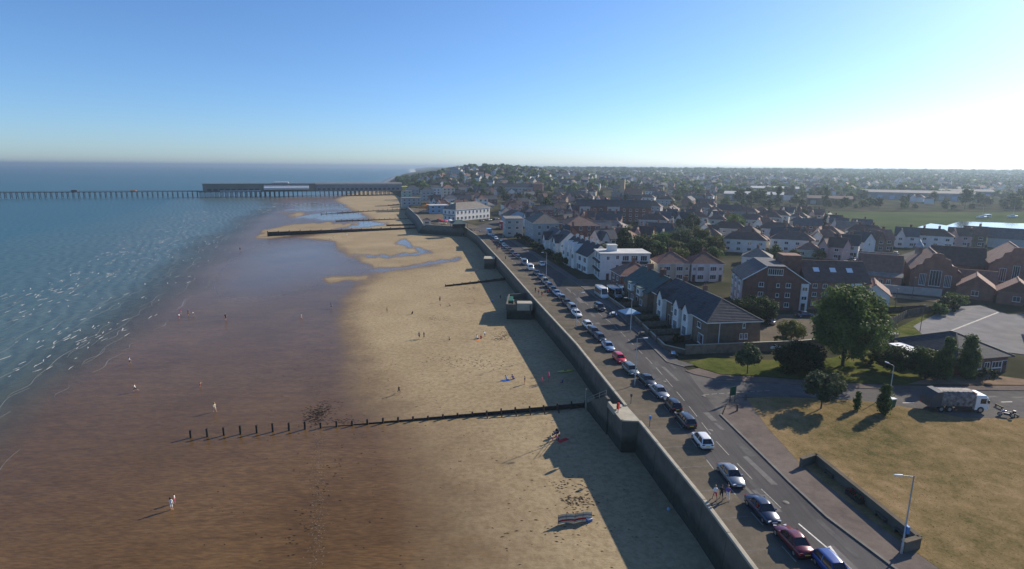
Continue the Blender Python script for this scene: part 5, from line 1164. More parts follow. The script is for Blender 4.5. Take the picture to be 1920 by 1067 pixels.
MARSH = [(175, 470), (205, 430), (230, 356), (250, 335), (300, 325), (900, 250), (900, 520), (250, 520)]
ROADS = [[(-12, 325), (-10, 355), (0, 398), (16, 452), (28, 522)], [(113, 185), (134, 212), (141, 219), (179, 250)], [(-1, 277), (40, 300), (95, 315), (160, 300)], [(25, 180), (60, 195), (100, 200), (113, 185)]]
def near_road(x, y, w):
    for L_ in ROADS:
        for (ax, ay), (bx, by) in zip(L_[:-1], L_[1:]):
            t = max(0, min(1, ((x - ax) * (bx - ax) + (y - ay) * (by - ay)) / ((bx - ax) ** 2 + (by - ay) ** 2)))
            if math.hypot(x - ax - t * (bx - ax), y - ay - t * (by - ay)) < w: return True
    return False
def land_ok(x, y, m_=14):
    if x < float(coast_x(y)) + m_ + (22 if y < 350 else 0) + (30 if y > 560 else 0): return False
    if bool(inside(MARSH, np.array([x]), np.array([y]))[0]): return False
    return True
for q_ in ((58, 212, 16), (74, 220, 14), (86, 226, 8), (62, 236, 5), (71, 238, 4), (79, 240, 4), (54, 234, 4), (47, 238, 3), (66, 226, 5), (58, 226, 4), (88, 243, 3), (104, 330, 5), (124, 318, 6), (57, 128, 6), (132, 138, 6), (147, 150, 8)): take(*q_)
nh = 0
def fill(n, ylo, yhi, xlo, xhi, near, ang, gap=1.06, tries=9000):
    global nh; c = 0
    for _ in range(tries):
        if c >= n: break
        y = ylo + (yhi - ylo) * rng.random() ** 1.15; x = rng.uniform(xlo(y), xhi(y)); k = rng.randrange(len(SPEC)); r = NEARP[k][2]
        if not land_ok(x, y) or near_road(x, y, r + 4) or not free(x, y, r * gap): continue
        a = ang(x, y) + (90 if rng.random() < .2 else 0) + rng.gauss(0, 4)
        place_house(x, y, R(a), k, near); c += 1; nh += 1
angf = lambda x, y: (-math.degrees(math.atan2(x, y)) - 8) if x > 40 else 12
fill(60, 205, 430, lambda y: -10, lambda y: 0.55 * y + 20, True, angf)
fill(85, 420, 760, lambda y: -90, lambda y: 0.36 * y, True, angf, .92)
fill(26, 620, 1150, lambda y: -190, lambda y: 30, False, angf, .9)
fill(95, 560, 1500, lambda y: -150, lambda y: 0.75 * y, False, angf, .95)
for o, *_ in NEARP + FARP:
    for ch in list(o.children):
        for g2 in list(ch.children): bpy.data.objects.remove(g2)
        bpy.data.objects.remove(ch)
    bpy.data.objects.remove(o)
# farther suburb, too far to tell house from house
vb = []; fbq = []; mats_i = []
R2 = np.random.RandomState(4); hb_ = MB()
for k in range(1700):
    y = 820 + 2300 * R2.rand() ** 1.3; x = -220 + (0.95 * y + 220) * R2.rand() ** (1.0 if k % 3 else 2.2)
    if not land_ok(x, y, 30): continue
    z = gz(x, y); w, d, h, rr_ = 7 + 7 * R2.rand(), 8, 4.5, 8; a = R2.rand() * 3.14; ca, sa = math.cos(a), math.sin(a)
    def tf(u, v, q): return (x + ca * u - sa * v, y + sa * u + ca * v, z + q)
    wm = ('render_white', 'render_cream', 'brick_red', 'render_grey', 'render_white')[R2.randint(5)]; rm = ('tile_brown', 'tile_slate', 'tile_red', 'tile_grey')[R2.randint(4)]
    V = [tf(-w / 2, -d / 2, -2), tf(w / 2, -d / 2, -2), tf(w / 2, d / 2, -2), tf(-w / 2, d / 2, -2), tf(-w / 2, -d / 2, h), tf(w / 2, -d / 2, h), tf(w / 2, d / 2, h), tf(-w / 2, d / 2, h), tf(-w / 2, 0, rr_), tf(w / 2, 0, rr_)]
    hb_.add(V, [(0, 1, 5, 4), (2, 3, 7, 6), (1, 2, 6, 9, 5), (3, 0, 4, 8, 7)], wm); hb_.add(V[4:], [(0, 1, 5, 4), (2, 3, 4, 5)], rm)
tag(hb_.build('distant_houses'), 'mass of distant houses merging under the skyline', 'houses', kind='stuff')

# ------------------------------------------------------------------ trees
def crown_mesh(name, seed, rx, rz, n_cl, n_leaf, leaf, mname, cr=0.34, shape='round', ry=None):
    r = np.random.RandomState(seed); ry = ry or rx
    if shape == 'column': # narrow upright crown, widest below the middle
        h = r.rand(n_cl); ang = r.rand(n_cl) * 6.283; rad = (0.25 + 0.75 * np.sin(np.clip(h, 0, 1) * 2.6 + .5)) * np.sqrt(r.rand(n_cl))
        C = np.stack([np.cos(ang) * rad * rx * .8, np.sin(ang) * rad * ry * .8, (h * 2 - 1) * rz], 1)
    elif shape == 'cone':
        h = r.rand(n_cl) ** 1.4; ang = r.rand(n_cl) * 6.283; rad = (1 - h) * np.sqrt(r.rand(n_cl) * .7 + .3)
        C = np.stack([np.cos(ang) * rad * rx, np.sin(ang) * rad * ry, (h * 2 - 1) * rz], 1)
    else:
        d = r.normal(size=(n_cl, 3)); d /= np.linalg.norm(d, axis=1)[:, None]; d[:, 2] = np.where(d[:, 2] < -.85, -d[:, 2] * .5, d[:, 2])
        rad = (0.35 + 0.65 * r.rand(n_cl) ** .5) * (0.78 + .42 * vnoise(d[:, 0] * 2 + 5, d[:, 1] * 2 + d[:, 2] * 1.7, seed))
        C = d * rad[:, None] * np.array([rx, ry, rz]) * .86
    ct = r.rand(n_cl)
    cl = r.randint(0, n_cl, n_leaf); sz = cr * min(rx, rz) * (0.6 + .8 * r.rand(n_cl))
    d = r.normal(size=(n_leaf, 3)); d /= np.linalg.norm(d, axis=1)[:, None]
    P = C[cl] + d * (sz[cl] * (0.35 + .65 * r.rand(n_leaf) ** .5))[:, None] * np.array([1, 1, .8])
    nrm = d + r.normal(size=(n_leaf, 3)) * .55 + np.array([0, 0, .35]); nrm /= np.linalg.norm(nrm, axis=1)[:, None]
    t = np.cross(nrm, r.normal(size=(n_leaf, 3))); t /= np.linalg.norm(t, axis=1)[:, None] + 1e-9; bb = np.cross(nrm, t)
    s = leaf * (0.6 + .8 * r.rand(n_leaf))[:, None]
    V = np.stack([P - t * s * .5, P - bb * s * .32 + nrm * s * .05, P + t * s * .5, P + bb * s * .32 + nrm * s * .05], 1).reshape(-1, 3)
    F = np.arange(n_leaf * 4).reshape(-1, 4)
    tint = np.clip(.15 + .5 * ct[cl] + .35 * r.rand(n_leaf), 0, 1)
    return np_mesh(name, V, F, mname, {'tint': ('FACE', tint)})
def trunk_mesh(h, r0, rx, rz, cz, seed, limbs=6):
    q = random.Random(seed); mb = MB(); p = Vector((0, 0, -.3)); n = 4; top = cz + rz * .25
    for k in range(n):
        z1 = -.3 + (top + .3) * (k + 1) / n; e = Vector((q.uniform(-.05, .05) * h * .4, q.uniform(-.05, .05) * h * .4, z1))
        mb.tube(p, e, r0 * (1 - .75 * k / n), r0 * (1 - .75 * (k + 1) / n), 'bark', 7, False)
        if k >= 1:
            for _ in range(limbs // 3):
                a = q.uniform(0, 6.28); L = rx * q.uniform(.5, .8); mb.tube(e, e + Vector((math.cos(a) * L, math.sin(a) * L, rz * q.uniform(.2, .7))), r0 * .32, r0 * .08, 'bark', 5, False)
        p = e
    return mb.mesh('trunk')
def tree(name, label, x, y, h, w, seed, mname='leaf_mid', trunk=.28, shape='round', n_cl=60, n_leaf=5000, leaf=.34, cr=.34, group=None, z=None, cat='tree', depth=None):
    t = thing(name, label, cat, (x, y, gz(x, y) if z is None else z), seed * 1.7 if depth is None else 0, group); cz = h * (trunk + (1 - trunk) / 2); rz = h * (1 - trunk) / 2
    link('trunk', trunk_mesh(h, max(.05, h * .022), w / 2, rz, cz, seed), t)
    link('crown', crown_mesh('crown', seed, w / 2, rz, n_cl, n_leaf, leaf, mname, cr, shape, depth / 2 if depth else None), t, (0, 0, cz)); take(x, y, w * .4); return t
tree('broadleaf_tree', 'very large dense green tree standing on the verge of the side road', 60.1, 98.2, 15.2, 13.6, 3, 'leaf_mid', .07, 'round', 150, 30000, .46, .27)
tree('evergreen_bush', 'broad dark evergreen bush in front of the large tree', 50.6, 95.0, 5.4, 9.4, 4, 'leaf_dark', -.05, 'round', 80, 13000, .38)
tree('street_tree', 'small round headed tree on the verge below the brown brick terrace', 41.1, 93.9, 5.3, 4.6, 5, 'leaf_grey', .2, 'round', 55, 6000, .3)
tree('lawn_tree', 'round headed tree standing on the corner of the dry lawn', 46.1, 79.3, 6.0, 5.6, 6, 'leaf_grey', .22, 'round', 60, 7500, .3)
tree('sapling', 'slim sapling on the lawn next to the round headed tree', 51.1, 78.8, 2.9, 1.0, 7, 'leaf_mid', .1, 'column', 80, 2000, .2, .55)
tree('sapling', 'bushy young tree on the lawn beside the green litter bin', 54.2, 77.5, 4.4, 1.9, 8, 'leaf_mid', .1, 'column', 100, 4000, .24, .5)
tree('poplar', 'upright poplar by the white roofed annexe', 73.6, 91.6, 7.4, 2.8, 9, 'leaf_poplar', .08, 'column', 120, 8000, .3, .42)
tree('poplar', 'upright poplar in front of the low hall entrance', 77.6, 91.9, 7.7, 3.1, 10, 'leaf_poplar', .08, 'column', 120, 8500, .3, .42)
tree('holm_oak', 'wide dark dome shaped tree on the verge by the annexe', 66.8, 95.0, 5.2, 7.2, 12, 'leaf_dark', .1, 'round', 70, 9000, .34)
tree('holm_oak', 'dark bushy tree between the dome shaped tree and the poplar', 70.8, 92.2, 5.8, 6.0, 13, 'leaf_mid', .02, 'round', 65, 8500, .34)
tree('shrub', 'small loose shrub on the bare earth before the low hall', 80.6, 91.4, 2.4, 3.2, 14, 'leaf_grey', .05, 'round', 25, 1300, .26, cat='shrub')
tree('garden_tree', 'wide dark garden tree between the brown terrace and the apartment block', 57.0, 128, 6.6, 10.5, 15, 'leaf_dark', -.02, 'round', 80, 11000, .4)
tree('shrub', 'tall olive green shrub beside the sunlit yard', 57.5, 112.5, 5.2, 6.0, 16, 'leaf_olive', .05, 'round', 50, 5000, .3, cat='shrub')
tree('shrub', 'low yellow green shrub behind the verge wall', 54.5, 109.3, 2.4, 4.2, 17, 'leaf_olive', .05, 'round', 30, 2200, .28, cat='shrub')
tree('shrub', 'spreading shrub at the right foot of the large tree', 65.5, 99.5, 2.4, 3.6, 18, 'leaf_mid', .05, 'round', 30, 2000, .28, cat='shrub')
for i, (x, y, h, w, mn, lb) in enumerate((
    (62, 236, 9, 9, 'leaf_mid', 'light green garden tree nearest the white hotel roof'), (71, 238, 11, 8, 'leaf_grey', 'tall silvery garden tree behind the semi-detached pairs'), (79, 240, 10.5, 8, 'leaf_olive', 'olive brown garden tree beside the tall silvery one'),
    (54, 234, 8, 8, 'leaf_olive', 'spreading olive garden tree behind the hotel'), (47, 238, 10, 5.5, 'leaf_dark', 'dark conifer like tree behind the flat roofed hotel'), (66, 226, 6, 9, 'leaf_olive', 'low wide yellow green tree behind the cream semis'),
    (58, 226, 6.5, 8, 'leaf_mid', 'low bushy tree over the hotel roof'), (88, 243, 7, 6, 'leaf_mid', 'small garden tree at the end of the garden row'), (52, 222, 7.5, 9, 'leaf_dark', 'dark spreading tree just behind the hotel roof'), (73, 226, 7, 8, 'leaf_mid', 'rounded tree behind the gap between the semis'), (82, 230, 8, 8, 'leaf_olive', 'olive tree behind the white semis'), (64, 216, 5, 8, 'leaf_olive', 'low yellow green bushes right behind the semis'), (77, 217, 5, 7, 'leaf_mid', 'low green bushes behind the white semis'), (46, 226, 8, 6, 'leaf_dark', 'dark narrow tree by the hotel lift housing'), (104, 330, 9, 9, 'leaf_dark', 'dark tree standing among the estate rows'), (124, 318, 10, 11, 'leaf_mid', 'broad tree at the heart of the estate'))):
    tree('garden_tree', lb, x, y, h * 1.1, w * 1.15, 30 + i, mn, .02, 'round', 50, 4200, .62)
for i, (x, y, h, w, lb) in enumerate(((105.5, 136, 3.0, 5, 'hedge bush at the fence end of the car park'), (110.5, 140, 3.6, 6, 'hedge bush second along the car park edge'), (115.5, 144.5, 4.2, 6.5, 'tall rounded hedge bush by the school annexe'), (132, 138, 4.0, 8, 'broad bush beyond the car park'), (139, 141, 4.6, 9, 'broad dark bush behind the clubhouse'), (147, 150, 6, 9, 'tree clump at the back of the clubhouse'), (155, 158, 6, 10, 'tree clump beside the far school wing'), (160, 172, 7, 10, 'leafy tree behind the far school wing'))):
    tree('hedge_bush', lb, x, y, h, w, 50 + i, ('leaf_mid', 'leaf_dark')[i % 2], .04, 'round', 45, 3200, .34, cat='bush')
# front garden planting along the far seafront
for i, (y, dx) in enumerate(((112, 6.5), (119, 6), (127, 6.5), (205, 5), (214, 6), (224, 5), (236, 6), (246, 5.5), (256, 5), (266, 6), (278, 5))):
    x = float(interp_poly(kall, y)) + dx
    tree('garden_shrub', 'dark shrub in the front gardens ' + ('of the brown brick terrace' if y < 140 else 'along the far seafront road'), x, y, 1.6 if y < 140 else 3.4, 2.6 if y < 140 else 5.5, 70 + i, 'leaf_dark', .05, 'round', 26, 1100, .3 if y < 140 else .5, cat='shrub', group='front garden shrubs, ' + ('terrace' if y < 140 else 'far road'))
# prototypes for the many trees of the town
TP = []
for i, (h, w, mn, sh, tr) in enumerate(((9, 8, 'leaf_mid', 'round', .05), (11, 9.5, 'leaf_dark', 'round', .05), (7, 7.5, 'leaf_olive', 'round', .03), (12, 9, 'leaf_grey', 'round', .08), (13, 5, 'leaf_dark', 'cone', .08), (14, 4.4, 'leaf_poplar', 'column', .1))):
    cz = h * (tr + (1 - tr) / 2); rz = h * (1 - tr) / 2
    TP.append((crown_mesh('crown', 200 + i, w / 2, rz, 34, 1000, 1.1, mn, .36, sh), trunk_mesh(h, .22, w / 2, rz, cz, 200 + i), cz, w, ('mid green round tree', 'dark green round tree', 'olive green low tree', 'pale silvery tree', 'dark conical conifer', 'tall slim poplar')[i]))
rt = random.Random(21); ntree = 0
def town_tree(x, y, k, s):
    cm, tm, cz, w, nm = TP[k]; lb = nm + ' ' + district(x, y); t = thing('town_tree', lb, 'tree', (x, y, gz(x, y) - .1), rt.uniform(0, 6.28), 'trees: ' + lb); t.scale = (s, s, s * rt.uniform(.85, 1.15))
    link('trunk', tm, t); link('crown', cm, t, (0, 0, cz)); take(x, y, w * .3 * s)
def scatter(n, ylo, yhi, xlo, xhi, pw, pw2=1.2, smin=.55, smax=1.1):
    global ntree; c = 0
    for _ in range(6000):
        if c >= n: break
        y = ylo + (yhi - ylo) * rt.random() ** pw2; x = rt.uniform(xlo(y), xhi(y)); k = rt.choices(range(6), pw)[0]; s = rt.uniform(smin, smax)
        if not land_ok(x, y, 16) or near_road(x, y, 6) or not free(x, y, TP[k][3] * .3 * s): continue
        town_tree(x, y, k, s); c += 1; ntree += 1
scatter(50, 205, 440, lambda y: 10, lambda y: .6 * y, (4, 4, 3, 2, 1, 0), 1.0, .4, .8)
scatter(95, 440, 900, lambda y: -60, lambda y: .55 * y, (5, 5, 2, 2, 1, 0), 1.1, .6, 1.1)
scatter(75, 520, 800, lambda y: .38 * y, lambda y: 1.0 * y, (5, 5, 2, 2, 0, 1), 1.1, .8, 1.5)
scatter(55, 650, 1300, lambda y: -200, lambda y: 60, (5, 6, 2, 1, 1, 0), 1.1, .7, 1.3)
for k in range(60):   # wooded cliff top beyond the pier
    y = 640 + 900 * rt.random(); x = float(coast_x(y)) + 4 + 70 * rt.random() ** 1.5
    if free(x, y, 3): town_tree(x, y, rt.choice((0, 1, 1, 2)), rt.uniform(.6, 1.1))
# marsh hedges
for i in range(22): 
    x = 215 + i * 17 + rt.uniform(-4, 4); town_tree(x, 528 + rt.uniform(-8, 8) - i * 1.0, rt.choice((0, 1, 2)), rt.uniform(.5, .9))
# far woods and garden trees that read as one mass
R3 = np.random.RandomState(8)
N = 7500; yy = 700 + 5200 * R3.rand(N) ** 1.55; xx = -260 + (1.05 * yy + 260) * R3.rand(N); keep = np.array([float(coast_x(c)) + 6 < a and not bool(inside(MARSH, np.array([a]), np.array([c]))[0]) for a, c in zip(xx, yy)])
cl = vnoise(xx * .006, yy * .004, 2) + .35 * vnoise(xx * .02, yy * .015, 6); ridge = yy > 2300
keep &= (cl > np.where(yy < 1500, .74, .64)) | ridge | (R3.rand(N) < .18); xx, yy = xx[keep], yy[keep]; N = len(xx)
K = 42; sc = (3.2 + 3.2 * R3.rand(N)) * np.where(yy > 2300, 1.5, 1.0); zz = ground(xx, yy)
d = R3.normal(size=(N, K, 3)); d /= np.linalg.norm(d, axis=2)[..., None]; d[..., 2] = np.abs(d[..., 2]) * 1.1 - .15
P = np.stack([xx, yy, zz + sc * .75], 1)[:, None, :] + d * (sc[:, None, None] * (.75 + .35 * R3.rand(N, K, 1))) * np.array([1.05, 1.05, .95])
nrm = d + R3.normal(size=d.shape) * .4; nrm /= np.linalg.norm(nrm, axis=2)[..., None]
t_ = np.cross(nrm, R3.normal(size=d.shape)); t_ /= np.linalg.norm(t_, axis=2)[..., None]; b2_ = np.cross(nrm, t_)
s_ = (sc[:, None, None] * (.35 + .3 * R3.rand(N, K, 1)))
V = np.stack([P - t_ * s_ - b2_ * s_ * .6, P + t_ * s_ - b2_ * s_ * .6, P + t_ * s_ * .8 + b2_ * s_ * .7, P - t_ * s_ * .8 + b2_ * s_ * .7], 2).reshape(-1, 3)
tint = np.repeat(R3.rand(N), K) * .6 + .4 * R3.rand(N * K)
wd = link('woodland', np_mesh('woodland', V, np.arange(len(V)).reshape(-1, 4), 'leaf_mid', {'tint': ('FACE', tint)})); tag(wd, 'distant woods and garden trees merging up to the skyline', 'woodland', kind='stuff')
print('trees', ntree, 'wood', N, 'houses', nh)

# ------------------------------------------------------------------ vehicles
# dims: L length, W width, H height, hood / boot = length of bonnet and boot decks, belt = waist height
KIND = {'hatchback': dict(L=3.95, W=1.70, H=1.47, hood=.95, boot=.12, belt=.92, rake=.55, rear=.42),
        'saloon': dict(L=4.55, W=1.76, H=1.43, hood=1.25, boot=.85, belt=.90, rake=.62, rear=.62),
        'estate': dict(L=4.60, W=1.76, H=1.47, hood=1.2, boot=.10, belt=.90, rake=.60, rear=.38),
        'four by four': dict(L=4.45, W=1.84, H=1.75, hood=1.05, boot=.08, belt=1.08, rake=.45, rear=.28)}
def car_parts(kind, paint):
    """list of (name, mesh, loc, rz, children) with x forward"""
    d = KIND[kind]; L, W, H, bl = d['L'], d['W'] / 2, d['H'], d['belt']; f, r = L / 2, -L / 2
    xw = f - d['hood']; xr = r + d['boot']                       # windscreen base, rear glass base
    st = [(r, .42, bl - .22, .86), (r + .08, .26, bl - .06, .94), (r + .45, .2, bl + .0, .99), (xr + .5, .2, bl, 1.0), (0, .2, bl - .01, 1.0), (xw, .2, bl - .04, .99), (xw + (f - xw) * .55, .2, bl - .14, .96), (f - .18, .22, bl - .24, .88), (f - .03, .30, bl - .34, .78), (f, .40, bl - .42, .70)]
    def ring(x, zb, zt, k):
        w = W * k; h = [(.0, zb), (w * .82, zb), (w * .97, zb + .12), (w, zb + (zt - zb) * .5), (w * .975, zt - .09), (w * .88, zt - .01), (0, zt + .03)]
        return [(x, y, z) for y, z in h] + [(x, -y, z) for y, z in h[::-1][1:-1]]
    hull = MB(); hull.loft([ring(*s) for s in st], paint, True)
    gy, ry = W * .90, W * .70; zr = H; xa = xw - d['rake'] * 1.05; xb = xr + d['rear'] * 1.05
    # roof panel and pillars
    rp = []
    for x, k, z in ((xb - .04, .93, zr - .05), (xb + .25, 1.0, zr - .012), ((xa + xb) / 2, 1.0, zr), (xa - .25, 1.0, zr - .015), (xa + .03, .93, zr - .06)):
        w = ry * k; rp.append([(x, y, zz) for y, zz in ((w, z - .045), (w * .93, z - .005), (w * .5, z + .012), (-w * .5, z + .012), (-w * .93, z - .005), (-w, z - .045), (-w * .9, z - .09), (w * .9, z - .09))])
    hull.loft(rp, paint, True)
    for s in (1, -1):
        hull.bar((xw + .02, s * gy * .97, bl - .05), (xa + .02, s * ry * .97, zr - .06), .07, .09, paint)
        hull.bar((xr - .0, s * gy * .96, bl - .03), (xb - .02, s * ry * .95, zr - .07), .12, .10, paint)
        xm = (xw + xr) / 2 - .05; hull.bar((xm, s * gy * 1.0, bl - .02), (xm - .08, s * ry * 1.0, zr - .07), .07, .09, paint)
        if kind in ('estate', 'four by four'): hull.bar((xr + .75, s * gy, bl), (xr + .7, s * ry, zr - .07), .06, .12, paint)
    parts = [('body', hull.mesh('body'), (0, 0, 0), 0, [])]
    zt = zr - .07
    def quad(name, pts):
        mb = MB(); mb.add(pts, [(0, 1, 2, 3)], 'car_glass'); parts.append((name, mb.mesh(name), (0, 0, 0), 0, []))
    quad('windscreen', [(xw, -gy * .95, bl - .05), (xw, gy * .95, bl - .05), (xa, ry * .95, zt), (xa, -ry * .95, zt)])
    quad('rear_window', [(xr, gy * .95, bl - .03), (xr, -gy * .95, bl - .03), (xb, -ry * .95, zt), (xb, ry * .95, zt)])
    for s in (1, -1): quad('side_window', [(xw, s * gy, bl - .04), (xr, s * gy, bl - .02), (xb, s * ry, zt), (xa, s * ry, zt)][::s])
    wr = .31 if kind != 'four by four' else .36
    def wheel():
        t = MB(); n = 14; rg = [[(wr * k * math.cos(6.2832 * i / n), y, wr * k * math.sin(6.2832 * i / n)) for i in range(n)] for k, y in ((.62, -.10), (.96, -.10), (1, -.06), (1, .06), (.96, .10), (.62, .10))]
        t.loft(rg, 'rubber', True, False); tm = t.mesh('tyre'); q = MB()
        q.loft([[(wr * k * math.cos(6.2832 * i / n), y, wr * k * math.sin(6.2832 * i / n)) for i in range(n)] for k, y in ((.64, -.085), (.55, -.05), (.5, .05), (.55, .05), (.64, .085))], 'alloy', True); return tm, q.mesh('rim')
    tm, rm = cached(('wheel', wr), wheel)
    for x in (f - .78, r + .78):
        for s in (1, -1): parts.append(('wheel', tm, (x, s * (W - .08), wr), 0, [('rim', rm)]))
    def lamp(m_):
        mb = MB(); mb.box(-.05, .05, -.17, .17, -.07, .07, m_); return mb.mesh('lamp')
    hl, tl = cached(('hl',), lambda: lamp('lamp_clear')), cached(('tl',), lambda: lamp('lamp_red'))
    for s in (1, -1):
        parts.append(('headlight', hl, (f - .08, s * W * .58, bl - .34), -s * .25, [])); parts.append(('tail_light', tl, (r + .045, s * W * .66, bl - .16), s * .12, []))
        mm = MB(); mm.box(-.09, .09, -.1, .1, -.07, .07, paint); parts.append(('wing_mirror', cached(('mir', paint), lambda: mm.mesh('mirror')), (xw - .22, s * (gy + .1), bl + .04), 0, []))
    def plate(m_):
        mb = MB(); mb.box(-.01, .01, -.26, .26, -.055, .055, m_); return mb.mesh('plate')
    parts.append(('number_plate', cached(('pf',), lambda: plate('plate_white')), (f + .012, 0, .46), 0, [])); parts.append(('number_plate', cached(('pr',), lambda: plate('plate_yellow')), (r - .006, 0, .58), 0, []))
    bm = MB(); bm.box(r + .05, f - .2, -W * .9, W * .9, .14, .24, 'plastic_black'); parts.append(('underbody', bm.mesh('underbody'), (0, 0, 0), 0, []))
    return parts
def put_car(kind, paint, label, x, y, ang, group='cars parked along the sea wall', z=0.012, cat='car', name='parked_car'):
    o = thing(name, label, cat, (x, y, z), ang, group)
    for nm, me, loc, rz, ch in cached(('car', kind, paint), lambda: car_parts(kind, paint)):
        c = link(nm, me, o, loc, rz)
        for n2, m2 in ch: link(n2, m2, c)
    return o
PN = {'paint_silver': 'silver', 'paint_car_white': 'white', 'paint_navy': 'navy blue', 'paint_maroon': 'maroon', 'paint_black': 'black', 'paint_dark_grey': 'dark grey', 'paint_red': 'bright red', 'paint_light_blue': 'light blue', 'paint_blue': 'royal blue', 'paint_grey_green': 'grey green'}
# along the bays, nearest first: (ground point, kind, paint, faces this way)
ROW = [((28.48,44.16), 'hatchback', 'paint_blue', 1), ((26.83,47.98), 'saloon', 'paint_maroon', 0), ((26.09,52.99), 'saloon', 'paint_navy', 1), ((25.33,59.67), 'saloon', 'paint_silver', 1), ((24.30,68.16), 'hatchback', 'paint_car_white', 0),
       ((23.48,74.27), 'estate', 'paint_dark_grey', 0), ((22.77,79.31), 'hatchback', 'paint_black', 0), ((22.07,84.36), 'saloon', 'paint_silver', 1), ((21.47,89.33), 'saloon', 'paint_dark_grey', 1), ((20.80,94.33), 'estate', 'paint_grey_green', 1),
       ((19.91,100.17), 'hatchback', 'paint_red', 1), ((19.03,107.39), 'saloon', 'paint_light_blue', 1), ((18.29,113.02), 'hatchback', 'paint_black', 1), ((17.61,117.61), 'estate', 'paint_dark_grey', 1), ((16.99,122.57), 'hatchback', 'paint_car_white', 1),
       ((15.60,132.77), 'saloon', 'paint_car_white', 1), ((15.10,137.96), 'four by four', 'paint_silver', 1), ((14.35,144.13), 'saloon', 'paint_black', 1), ((13.47,150.21), 'hatchback', 'paint_grey_green', 0), ((12.56,155.42), 'saloon', 'paint_light_blue', 1),
       ((11.85,160.29), 'saloon', 'paint_dark_grey', 1), ((11.10,165.45), 'estate', 'paint_navy', 1), ((10.18,171.75), 'four by four', 'paint_grey_green', 1), ((9.19,178.54), 'hatchback', 'paint_navy', 1), ((8.13,185.85), 'saloon', 'paint_dark_grey', 1),
       ((2.42,219.27), 'hatchback', 'paint_black', 1), ((1.20,226.00), 'saloon', 'paint_maroon', 1), ((-0.09,233.13), 'estate', 'paint_black', 1), ((-1.24,240.73), 'hatchback', 'paint_maroon', 1), ((-2.45,247.15), 'saloon', 'paint_silver', 1), ((-3.72,253.92), 'hatchback', 'paint_car_white', 1),
       ((-5.06,261.05), 'four by four', 'paint_black', 1), ((-6.47,268.58), 'saloon', 'paint_dark_grey', 1), ((-8.03,278.63), 'hatchback', 'paint_car_white', 1), ((-9.63,287.20), 'saloon', 'paint_silver', 1)]
def tangent(y): return math.atan2(-6.0, -(bay_x(y + 3) - bay_x(y - 3))) if False else math.atan2(-1.0, (bay_x(y - 3) - bay_x(y + 3)) / 6.0)
for i, ((x, y), kd, pt, toward) in enumerate(ROW):
    nb = ROW[i - 1] if i else None; nx = ROW[i + 1] if i + 1 < len(ROW) else None
    lb = '%s %s parked by the sea wall' % (PN[pt], kd)
    if nb and nx: lb += ' between a %s %s and a %s %s' % (PN[nb[2]].split()[-1], nb[1].replace('four by four', 'jeep'), PN[nx[2]].split()[-1], nx[1].replace('four by four', 'jeep'))
    elif nx: lb += ' beside the low lawn shelter wall'
    else: lb += ' next to the box van'
    lb = lb.replace('four by four', 'off-roader').replace('bright ', '') if len(lb.split()) > 16 else lb
    a = tangent(y) + (0 if toward else math.pi)
    x = max(x, bay_x(y) + 1.0) if y < 90 else x
    put_car(kd, pt, lb, x, y, a + rng.gauss(0, .02))
# vans
def make_van(paint, L=4.9, W=1.95, H=2.1, window_side=True):
    mb = MB(); w = W / 2; P = []
    for x, zb, zt, k in ((-L / 2, .4, H - .1, .96), (-L / 2 + .1, .3, H, 1), (L / 2 - 1.5, .3, H, 1), (L / 2 - 1.2, .3, H - .12, .99), (L / 2 - .62, .3, 1.28, .97), (L / 2 - .1, .32, 1.02, .92), (L / 2, .42, .8, .84)):
        P.append([(x, y * k, z) for y, z in ((w * .85, zb), (w, zb + .15), (w, zb + (zt - zb) * .6), (w * .9, zt - .06), (w * .7, zt), (-w * .7, zt), (-w * .9, zt - .06), (-w, zb + (zt - zb) * .6), (-w, zb + .15), (-w * .85, zb))])
    mb.loft(P, paint, True); out = [('body', mb.mesh('body'))]
    q = MB(); q.add([(L / 2 - .60, -w * .8, 1.32), (L / 2 - .60, w * .8, 1.32), (L / 2 - 1.12, w * .72, H - .2), (L / 2 - 1.12, -w * .72, H - .2)], [(0, 1, 2, 3)], 'car_glass')
    for v in range(4): q.v[v] = (q.v[v][0] + .06, q.v[v][1], q.v[v][2] + .06)
    out.append(('windscreen', q.mesh('windscreen')))
    for s in (1, -1):
        q = MB(); x1 = L / 2 - .95; q.box(x1 - .9, x1, s * (w + .005) - .01, s * (w + .005) + .01, 1.2, H - .42, 'car_glass'); out.append(('side_window', q.mesh('side_window')))
        if window_side: q = MB(); q.box(-L / 2 + .4, x1 - 1.1, s * (w + .005) - .01, s * (w + .005) + .01, 1.2, H - .42, 'car_glass'); out.append(('side_window', q.mesh('side_window')))
        for x in (L / 2 - .9, -L / 2 + .9):
            q = MB(); q.tube((x, s * (w - .2), .33), (x, s * (w + .01), .33), .33, .33, 'rubber', 12); q.tube((x, s * (w + .01), .33), (x, s * (w + .02), .33), .19, .17, 'alloy', 10); out.append(('wheel', q.mesh('wheel')))
        q = MB(); q.box(L / 2 - .06, L / 2 + .0, s * w * .62 - .15, s * w * .62 + .15, .72, .9, 'lamp_clear'); out.append(('headlight', q.mesh('headlight')))
        q = MB(); q.box(-L / 2 - .02, -L / 2 + .03, s * w * .86 - .06, s * w * .86 + .06, .8, 1.3, 'lamp_red'); out.append(('tail_light', q.mesh('tail_light')))
    q = MB(); q.box(-L / 2 - .012, -L / 2 + .03, -w * .75, w * .75, 1.2, H - .4, 'car_glass'); out.append(('rear_window', q.mesh('rear_window')))
    return out
def put_van(key, label, x, y, a, name='van', cat='van', group=None, **kw):
    o = thing(name, label, cat, (x, y, .012), a, group)
    for nm, me in cached(('van', key, tuple(kw.items())), lambda: make_van(key, **kw)): link(nm, me, o)
    return o
